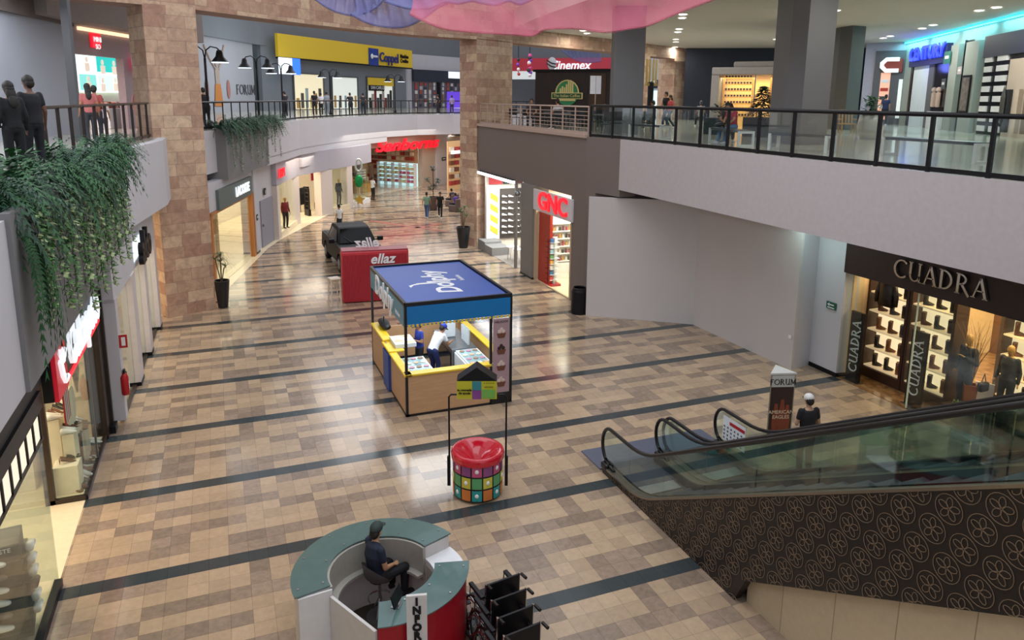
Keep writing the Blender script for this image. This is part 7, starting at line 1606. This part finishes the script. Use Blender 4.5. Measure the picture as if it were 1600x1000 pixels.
for sx in (-1,1):
    m=MB(); m.quad((sx*.86,1.75,1.2),(sx*.86,3.6,1.2),(sx*.71,3.45,1.66),(sx*.71,2.25,1.66)); [setattr(v,'x',v.x+sx*.012) for v in m.v]; m.build('side_window',M_CG,tk)
    mr_=MB().box((sx*1.08,1.75,1.28),(.26,.14,.2),bev=.04).build('side_mirror',M_BLACK,tk); MB().box((sx*.95,1.78,1.24),(.14,.05,.05)).build('mirror_arm',M_BLACK,mr_)
    MB().box((sx*.72,.05,.82),(.34,.06,.18),bev=.03).build('headlight',mat('headlight','#c8d0d4',.1),tk)
    for yc in (1.0,4.3):
        w=MB(); w.smooth=False; w.lathe([(.22,-.12),(.36,-.12),(.385,-.08),(.385,.08),(.36,.12),(.22,.12)],28,(sx*.80,yc,.385),M=Matrix.Rotation(pi/2,4,'Y')); wo=w.build('wheel',M_TYRE,tk)
        q=MB(); q.lathe([(.02,.0),(.06,.03),(.22,.04),(.24,.0)],20,(sx*.90,yc,.385),M=Matrix.Rotation(sx*pi/2,4,'Y')); 
        for k in range(6): a=k*pi/3; q.bar((sx*.925,yc,.385),(sx*.925,yc+.2*cos(a),.385+.2*sin(a)),.03,.05)
        q.build('rim',M_STEEL,wo)
MB().box((0,.02,.72),(1.0,.06,.34),bev=.03).build('grille',mat('grille','#1a1c20',.3,metal=.6),tk); MB().box((0,.0,.5),(1.8,.16,.2),bev=.05).build('bumper',M_BLACK,tk)
for sx in (-1,1): MB().bar((sx*.25,1.44,1.21),(sx*.55,1.72,1.42),.02).build('wiper',M_BLACK,tk)
MB().span((-.8,3.95,1.13),(.8,5.25,1.16)).build('bed_cover',mat('bed_black','#101114',.6),tk)
# ================================================================== shoe shop display
def P(px,py,z=.1): return at(px,py,z)
M_PED=mat('pedestal_cream','#efe2cc',.5); M_SHB=mat('shoe_brown','#6a3f28',.45); M_SHK=mat('shoe_black','#1b1616',.35)
GP='display blocks of the shoe shop window'
def plinth(label,x,y,w,d,h,c,z=.1): t=thing('display_plinth',label,'plinth',(x,y,z),0,GP); MB().box((0,0,h/2),(w,d,h),bev=.01).build('block',c,t); return t
plinth('low cream block at the inner corner of the shoe shop window',-3.02,15.05,.42,.45,.55,M_PED)
plinth('brown wooden block behind the low cream block in the shoe shop window',-3.15,15.75,.5,.5,.75,mat('plinth_brown','#8a5030',.5))
plinth('long cream bench block at the far side of the shoe shop window',-3.25,16.6,.5,.9,.45,M_PED)
plinth('tall cream block at the back of the shoe shop window',-3.85,15.6,.5,.8,1.1,M_PED)
def pumps(mb): 
    for s_ in (-.05,.05):
        mb.add(*_loft([((-.10,s_,.09),.03,.028,'x'),((-.04,s_,.07),.03,.03,'x'),((.04,s_,.03),.018,.032,'x'),((.10,s_,.018),.014,.03,'x'),((.15,s_,.012),.006,.01,'x')])); mb.tube([(-.11,s_,.08),(-.12,s_,0)],.008,5,r_end=.004)
prot=[]
for k,m_ in enumerate((M_SHB,M_SHK,M_SHW)):
    mb=MB(); mb.smooth=True; pumps(mb); prot.append(mb.build('shoe_pair',m_,label='pair of ladies shoes displayed in the shoe shop window',cat='shoes',group='shoes in the shoe shop window'))
for k in range(3):
    mb=MB(); mb.smooth=True; shoe(mb,(0,-.07,0)); shoe(mb,(0,.07,0)); prot.append(mb.build('shoe_pair',(M_SHB,M_SHK,M_SHW)[k],label='pair of flat shoes displayed in the shoe shop window',cat='shoes',group='flat shoes in the shoe shop window'))
TIERS=[(-2.98,15.35,1.05),(-3.0,15.95,.95),(-2.95,16.3,.7),(-3.2,15.4,1.35),(-3.2,16.0,1.3)]
for n,(x,y,h) in enumerate(TIERS): plinth(['front slim','middle slim','right-hand slim','rear left slim','rear right slim'][n]+' cream display pedestal carrying shoes in the shoe shop window',x,y,.2,.42,h,M_PED)
spots=[(-3.02,15.05,.65),(-2.95,15.2,.65),(-3.15,15.65,.85),(-3.2,15.9,.85),(-3.0,15.8,.85),(-3.25,16.3,.55),(-3.3,16.55,.55),(-3.2,16.8,.55),(-3.85,15.4,1.2),(-3.85,15.6,1.2),(-3.85,15.85,1.2)]
for x,y,h in TIERS: spots+=[(x,y-.1,h+.1),(x,y+.1,h+.1)]
for k in range(9): spots.append((-2.86+.0*k,14.95+k*.26,.10))
for k in range(7): spots.append((-2.9-.0*k,15.3+k*.3,.10))
for k in range(8): spots.append((-4.3,15.0+k*.33,1.0))
for k in range(8): spots.append((-4.3,15.0+k*.33,1.5))
for k in range(8): spots.append((-4.3,15.0+k*.33,2.0))
for k,(x,y,z) in enumerate(spots):
    if k<6: prot[k].location=(x,y,z); prot[k].rotation_euler=(0,0,random.uniform(-.5,.5))
    else: copy_tree(prot[k%6],loc=(x,y,z),rz=random.uniform(-.6,.6))
s=thing('shelf_unit','cream shelf unit of shoes at the back of the shoe shop window','shelving',(-4.5,16.0,0)); m=MB(); m.span((-.05,-1.4,.1),(0,1.5,2.4)); 
for z in (.97,1.47,1.97): m.span((0,-1.4,z),(.35,1.5,z+.03))
m.build('shelves',M_PED,s)
s=thing('striped_banner','red and white striped fabric hanging in the shoe shop window','banner',(-2.92,14.85,1.45)); 
for k in range(7): MB().span((-.02,k*.07,0),(.0,k*.07+.07,.75)).build('stripe',(M_RED,M_WHT)[k%2],s)
s=thing('round_mirror','round cream disc panel behind the shoes in the shop window','panel',(-3.0,15.75,1.45)); MB().cyl((0,0,0),.42,.03,28,M=Matrix.Rotation(pi/2,4,'Y')).build('disc',M_PED,s)
s=thing('promo_card','grey diamond-shaped card hanging in the shoe shop window','card',(-2.95,16.35,1.55)); m=MB(); m.extr([(-.05,.0),(.35,.35),(0,.95),(-.4,.55)],-.01,.01,M=Matrix.Rotation(pi/2,4,'Z')); m.build('card',mat('card_grey','#8a7a6c',.6),s)
for n,(y) in enumerate((12.6,14.0)):
    t=thing('shop_wall_panel',('near','far')[n]+' pale wooden wall panel seen through the shoe shop entrance','wall panel',(-6.2,y+2.2,0)); MB().span((0,-1.2,0),(.06,1.2,2.9)).build('panel',M_WOODL if n else M_PED,t)
# nearest window: dark olive stand with white sports shoes
M_OLV=mat('stand_olive','#46463a',.5)
t=thing('shoe_stand','dark olive stand lettered LACOSTE with sports shoes on two faces, in the nearest window','display stand',(-3.12,11.0,.12),R(8))
m=MB(); m.box((0,0,.70),(.52,.52,1.40),bev=.01); m.box((0,0,.06),(.60,.62,.12)); m.build('column',M_OLV,t); 
m=MB()
for k in range(6): z=.22+k*.19; m.span((-.26,-.31,z-.015),(.26,-.24,z)); m.span((.24,-.26,z-.015),(.31,.26,z))
m.build('ledges',M_OLV,t); text('lettering','LACOSTE',M_WHT,t,(-.02,-.275,1.33),size=.085,ext=.003)
mb=MB(); mb.smooth=True; shoe(mb,(0,0,0),.30); w0=mb.build('sports_shoe',M_SHW,label='x',cat='shoe')
cols_=[M_SHW,mat('shoe_taupe','#7a6a5c',.6),M_SHW,M_SHW,mat('shoe_taupe','#7a6a5c',.6),M_SHW]
mb=MB(); mb.smooth=True; shoe(mb,(0,0,0),.30); w1=mb.build('sports_shoe',MATS['shoe_taupe'],label='x',cat='shoe')
def T(x,y,z): return Matrix.Translation((-3.12,11.0,.12))@Matrix.Rotation(R(8),4,'Z')@Vector((x,y,z))
u0_=u1_=False
for k in range(6):
    for f in range(2):
        loc=T(-.05,-.36,.22+k*.19) if f==0 else T(.36,0,.22+k*.19); rz=R(8)+(0 if f==0 else pi/2)
        white=not(k in (1,4)) if f==0 else not(k in (2,))
        src=w0 if white else w1; used=u0_ if white else u1_
        lab='white sports shoe on the dark olive stand in the nearest window' if white else 'taupe sports shoe on the dark olive stand in the nearest window'; g='white shoes on the olive stand' if white else 'taupe shoes on the olive stand'
        if used: o=copy_tree(src,loc=loc,rz=rz)
        else: src.location=loc; src.rotation_euler=(0,0,rz); tag(src,lab,'shoe',g)
        if white: u0_=True
        else: u1_=True
t=thing('display_screen','tall grey display panel with a red band in the nearest shop window','display panel',(-4.0,12.5,.0),R(-20)); MB().box((0,0,1.0),(1.0,.08,1.9)).build('panel',mat('panel_grey_brown','#7a7068',.6),t); MB().box((0,-.05,1.55),(.9,.02,.3)).build('red_band',mat('coral_print','#c04a4a',.5),t)
m=MB(); [m.tube([(-.35+k*.18,-.06,.9),(-.25+k*.18,-.06,1.0),(-.2+k*.18,-.06,.85)],.02,4) for k in range(4)]; m.build('print',M_WHT,t)
t=thing('display_plinth','low grey-green plinth box behind the olive shoe stand','plinth',(-3.9,11.3,0)); MB().box((0,0,.55),(.8,.9,1.1)).build('block',mat('plinth_greygreen','#5f6458',.6),t)
# ================================================================== aldo shop contents
for n,(u,l) in enumerate(((1.2,'white wire rack of accessories behind the first pane of the accessory shop'),(4.3,'white wire rack behind the middle entrance pane of the accessory shop'),(6.6,'white wire rack by the stone pillar in the accessory shop'))):
    t=FA.thing('wire_rack',l,'rack',u=u,v=.8); m=MB()
    for x in (-.35,.35):
        for y in (-.2,.2): m.tube([(x,y,0),(x,y,1.1)],.012,5)
    for k in range(5): m.tube([(-.35,-.2,.1+k*.24),(.35,-.2,.34+k*.2)],.008,4); m.tube([(.35,-.2,.1+k*.24),(-.35,-.2,.34+k*.2)],.008,4)
    m.build('frame',M_WHT,t); MB().box((0,0,1.12),(.8,.5,.03)).build('shelf',M_WHT,t)
    for k in range(4): MB().lathe([(.05,0),(.09,.05),(.07,.16),(.02,.18)],10,(-.27+k*.18,0,1.14)).build('handbag',mat('handbag_%d'%(k%3),['#1a1614','#8a4a30','#c8b8a8'][k%3],.4),t)
for n,(u,z) in enumerate(((.9,1.55),(3.9,1.35),(3.9,2.0),(6.2,1.6))):
    t=FA.thing('handbag',['black handbag hanging behind the first pane of the accessory shop','lower black handbag in the accessory shop entrance','upper black handbag in the accessory shop entrance','black handbag by the last pane of the accessory shop'][n],'bag',u=u,v=.6,z=z); MB().tube([(0,0,.42),(0,0,3.93-z)],.004,4).build('hanging_wire',M_STEEL,t); m=MB(); m.box((0,0,.12),(.32,.12,.26),bev=.04); m.build('body',M_BLACK,t); MB().tube([(-.1,0,.24),(-.06,0,.42),(.06,0,.42),(.1,0,.24)],.012,6).build('handle',M_BLACK,t)
# ================================================================== mannequins
def manne(label,loc,rz,shirt,pants,h=1.8,**k): return person(label,loc,rz,'stand',shirt=shirt,pants=pants,h=h,name='mannequin',cat='mannequin',mannequin=True,hair_on=False,sleeve='long',shoes='#1a1614',**k)
manne('gold-headed mannequin in dark blue jacket, left of the pair in the boot shop',Vector((16.43,11.62,.12)),R(80),'#232c38','#1c2a3c',1.92,J=dict(eL=(-.27,.02,1.12),wL=(-.1,.2,1.25)))
manne('gold-headed mannequin in dark grey jacket, right of the pair in the boot shop',Vector((17.0,11.0,.12)),R(95),'#2c3034','#181a1e',1.78)
b=thing('handbag','black handbag hanging beside the right mannequin in the boot shop window','bag',(16.55,11.25,.75)); MB().box((0,0,.1),(.3,.14,.24),bev=.05).build('body',M_BLACK,b); MB().tube([(-.08,0,.2),(0,0,.42),(.08,0,.2)],.012,6).build('handle',M_BLACK,b)
b=thing('window_card','white card standing beside the right mannequin in the boot shop window','card',(16.9,11.45,.12),R(-60)); MB().box((0,0,.35),(.4,.03,.7)).build('card',M_WHT,b)
manne('mannequin in a dark suit in the lit display window of the curved fashion store',at(530,320,.33),R(-150),'#2a2622','#201c1a',1.75)
manne('mannequin in dark red inside the near window of the curved fashion store',at(447,356,.33)*1,R(-150),'#7a2428','#2a2426',1.7)
manne('white sports mannequin in a grey shirt among the plinths of the shoe store',FG.w(UR(31.2),1.3,.01),R(90),'#6a6862','#4c4a46',1.8)
for n,(u,v) in enumerate(((UR(30.9),.6),(UR(31.6),.55))):
    t=FG.thing('shoe_table',('right','left')[n]+' small wire-legged table with white shoes in the shoe store window','table','wire tables of the shoe store' if False else None,u=u,v=v); MB().cyl((0,0,.62),.3,.03,20).build('table_top',M_SHW,t)
    m=MB(); [m.tube([(.25*cos(a),.25*sin(a),0),(.22*cos(a),.22*sin(a),.62)],.01,5) for a in (0,1.57,3.14,4.71)]; m.build('wire_legs',M_STEEL,t)
# hats and folded clothes on right wall of shoe store
sh1=None
for r in range(6):
    loc=FG.w(UR(30.3),1.0+.0*r,.8+r*.36)
    for q in range(3):
        copy_tree(sh0,loc=FG.w(UR(31.0)+q*.3,3.4,.75+r*.36),rz=FG.rz)
t=FG.thing('shoe_wall','narrow right display wall of white shoes in the shoe store','shoe display',u=UR(31.2),v=3.5); MB().span((0,0,.45),(1.0,.1,3.0)).build('backboard',MATS['dark_pegboard'],t)
t=FSW.thing('poster_strip','band of dark red and black posters above the shoe wall','poster',u=.1,v=-.1,z=3.25); [MB().span((k*.75,0,0),(k*.75+.7,.05,.6)).build('poster',mat('ps_%d'%k,['#b02a30','#1a1a1e','#5a2a22','#201c1c','#dce4ea','#15181c'][k],.5),t) for k in range(6)]
t=FSW.thing('bright_poster','tall white lit poster at the top right of the shoe store','poster',u=1.75,v=-.5,z=2.3); MB().span((0,0,0),(.9,.05,1.3)).build('panel',mat('lit_poster','#dfeaf2',.5,emis=.7),t)
# ================================================================== department store contents
rd=random.Random(21)
for n,(u,v,l) in enumerate(((1.6,2.0,'front wooden sales table heaped with goods inside the department store gate'),(3.0,3.5,'second sales table with goods inside the department store gate'),(1.2,4.8,'rear sales table inside the department store gate'))):
    t=FS.thing('sales_table',l,'table',u=u,v=v); MB().box((0,0,.35),(2.0,1.0,.7),bev=.02).build('table',mat('table_gold','#b8924a',.5),t)
    for k in range(8): MB().box((-.85+k*.24,rd.uniform(-.25,.25),.70+.12),(.2,.3,rd.uniform(.18,.35)),bev=.02).build('goods',mat('sg_%d'%(k%6),['#d8a040','#e8e0d0','#a83a30','#3a3a3a','#d0b090','#6a8a5a'][k%6],.5),t)
for n,(u,v) in enumerate(((1.0,6.2),(2.4,6.8),(3.8,6.4),(.4,3.6),(5.0,7.2))):
    t=FS.thing('clothes_rack',['round rack of clothes at the left inside the department store','round rack of clothes left of centre inside the department store','round rack of clothes at the centre inside the department store','clothes rack nearest the left jamb of the department store','clothes rack at the back right of the department store'][n],'clothes rack',u=u,v=v)
    MB().tube([(.5*cos(a*pi/8),.5*sin(a*pi/8),1.5) for a in range(16)],.02,5,closed=True).build('ring',M_STEEL,t); MB().cyl((0,0,0),.03,1.5,6).build('post',M_STEEL,t)
    for k in range(12): a=k*pi/6; MB().box((.5*cos(a),.5*sin(a),1.05),(.35,.08,.85),rz=a).build('garment',mat('dg_%d'%rd.randint(0,6),['#e0a08a','#2a2c34','#c8b8a8','#a03a3a','#5a6a8a','#d8c8b8','#7a4a3a'][rd.randint(0,6)],.7),t)
t=FS.thing('cosmetics_wall','wall of pale cyan glowing cosmetics shelves at the right of the department store','shelving',u=UG-.05,v=.6); 
MB().span((0,0,0),(.2,4.0,1.95)).build('back',mat('cyan_shelf_glow','#bfe8ec',.5,emis=.8),t)
m=MB()
for k in range(5): m.span((-.4,0,.3+k*.36),(0,4.0,.33+k*.36))
for k in range(6): m.span((-.4,k*.8-.03,0),(-.02,k*.8+.03,1.95))
m.build('shelves',M_WHT,t)
for k in range(4): 
    for q in range(9): MB().box((-.25,.25+q*.43,.34+k*.36+.1),(.2,.26,.2)).build('boxes',mat('cb_%d'%rd.randint(0,4),['#e8f0f0','#d06a8a','#5aa0b8','#e8d8a0','#3a4a5a'][rd.randint(0,4)],.5),t)
t=FS.thing('goods_wall','wall of warm-toned goods above the cyan shelves of the department store','shelving',u=UG-.05,v=.6)
MB().span((0,0,1.97),(.2,8.0,3.9)).build('upper_panel',mat('goods_panel','#b08a68',.6,emis=.15),t); MB().span((0,4.1,0),(.2,8.0,1.97)).build('lower_panel',MATS['goods_panel'],t)
for r in range(9):
    for c in range(16):
        z=.25+r*.42; 
        if z<2 and c<8: continue
        MB().box((-.2,.3+c*.5,z),(.2,.36,.3),bev=.04).build('goods',mat('hg_%d'%rd.randint(0,5),['#7a4a2a','#c8a888','#3a2a26','#a83a30','#e0d0b8','#8a6a5a'][rd.randint(0,5)],.6),t)
t=FS.thing('ceiling_display','dense hanging display of warm-toned goods across the back of the department store','display',u=0,v=8.6); rr=0
for r in range(7):
    for c in range(12): MB().box((.5+c*.6,0,1.4+r*.4),(.45,.2,.32),bev=.04).build('goods',mat('hg_%d'%rd.randint(0,5),['#7a4a2a','#c8a888','#3a2a26','#a83a30','#e0d0b8','#8a6a5a'][rd.randint(0,5)],.6),t)
t=FS.thing('notice_board','grey notice board on a stand at the left jamb of the department store','board',u=.5,v=.9); MB().box((0,0,1.55),(1.1,.05,.9)).build('board',mat('nb_grey','#8a8a86',.6),t); MB().cyl((0,0,0),.03,1.1,6).build('post',M_STEEL,t)
for k in range(4): MB().span((-.45,-.04,1.25+k*.2),(.45,-.03,1.33+k*.2)).build('print_line',M_WHT,t)
# hall: red floor crossing marks beyond the truck
for n,(a,b) in enumerate((((578,345),(700,362)),((690,350),(585,365)))):
    p,q=at(*a),at(*b); t=tag(MB().bar((p.x,p.y,.006),(q.x,q.y,.006),.35,.008).build('floor_sticker',mat('floor_rose','#a8604e',.3)),['rose-coloured floor strip running from the truck towards the far pillar','rose-coloured floor strip crossing the first one beyond the truck'][n],'floor marking')
# boutique content
for k in range(5):
    t=FLa.thing('shelf_with_shoes',['lowest','second','third','fourth','topmost'][k]+' boutique shelf with dark caps and shoes seen behind the oak post','shelf',u=.55,v=1.0,z=.7+k*.42); MB().span((-.5,0,0),(.6,.35,.03)).build('board',M_WHT,t)
    for q in range(3): mb=MB(); mb.smooth=True; shoe(mb,(0,0,0),.26); mb.build('shoe',(M_BLACK,M_SHW,M_SHK)[(q+k)%3],t,loc=(-.35+q*.36,.18,.03))
t=FLa.thing('clear_gate','clear acrylic anti-theft gate in the boutique entrance','security gate',u=3.4,v=.8); MB().box((0,0,.8),(.9,.04,1.6)).build('panel',M_GLASS,t); m=MB(); m.tube([(-.45,0,0),(-.45,0,1.6),(.45,0,1.6),(.45,0,0)],.02,5); m.build('frame',M_WHT,t)
# far right lit opening beyond the white panel
t=thing('kiosk_shelf','distant lit shelf of red and warm goods beside the white wall panel','shelving',at(716,300)+Vector((1.2,2.0,0)),FS.rz); MB().span((-2,.3,0),(2.5,.4,4.0)).build('back',mat('distant_warm','#c8a070',.5,emis=.5),t)
for r in range(6):
    for c in range(6): MB().box((-1.7+c*.7,.15,.6+r*.55),(.5,.2,.35)).build('goods',mat('hg_%d'%rd.randint(0,5),'#777777',.6),t)
MB().span((-2,-.2,3.0),(2.5,0,3.25)).build('light_strip',M_LITW,t)
for n,(px,py,l) in enumerate(((660,224,'left'),(675,206,'right'))):
    pass
bpy.context.view_layer.update()
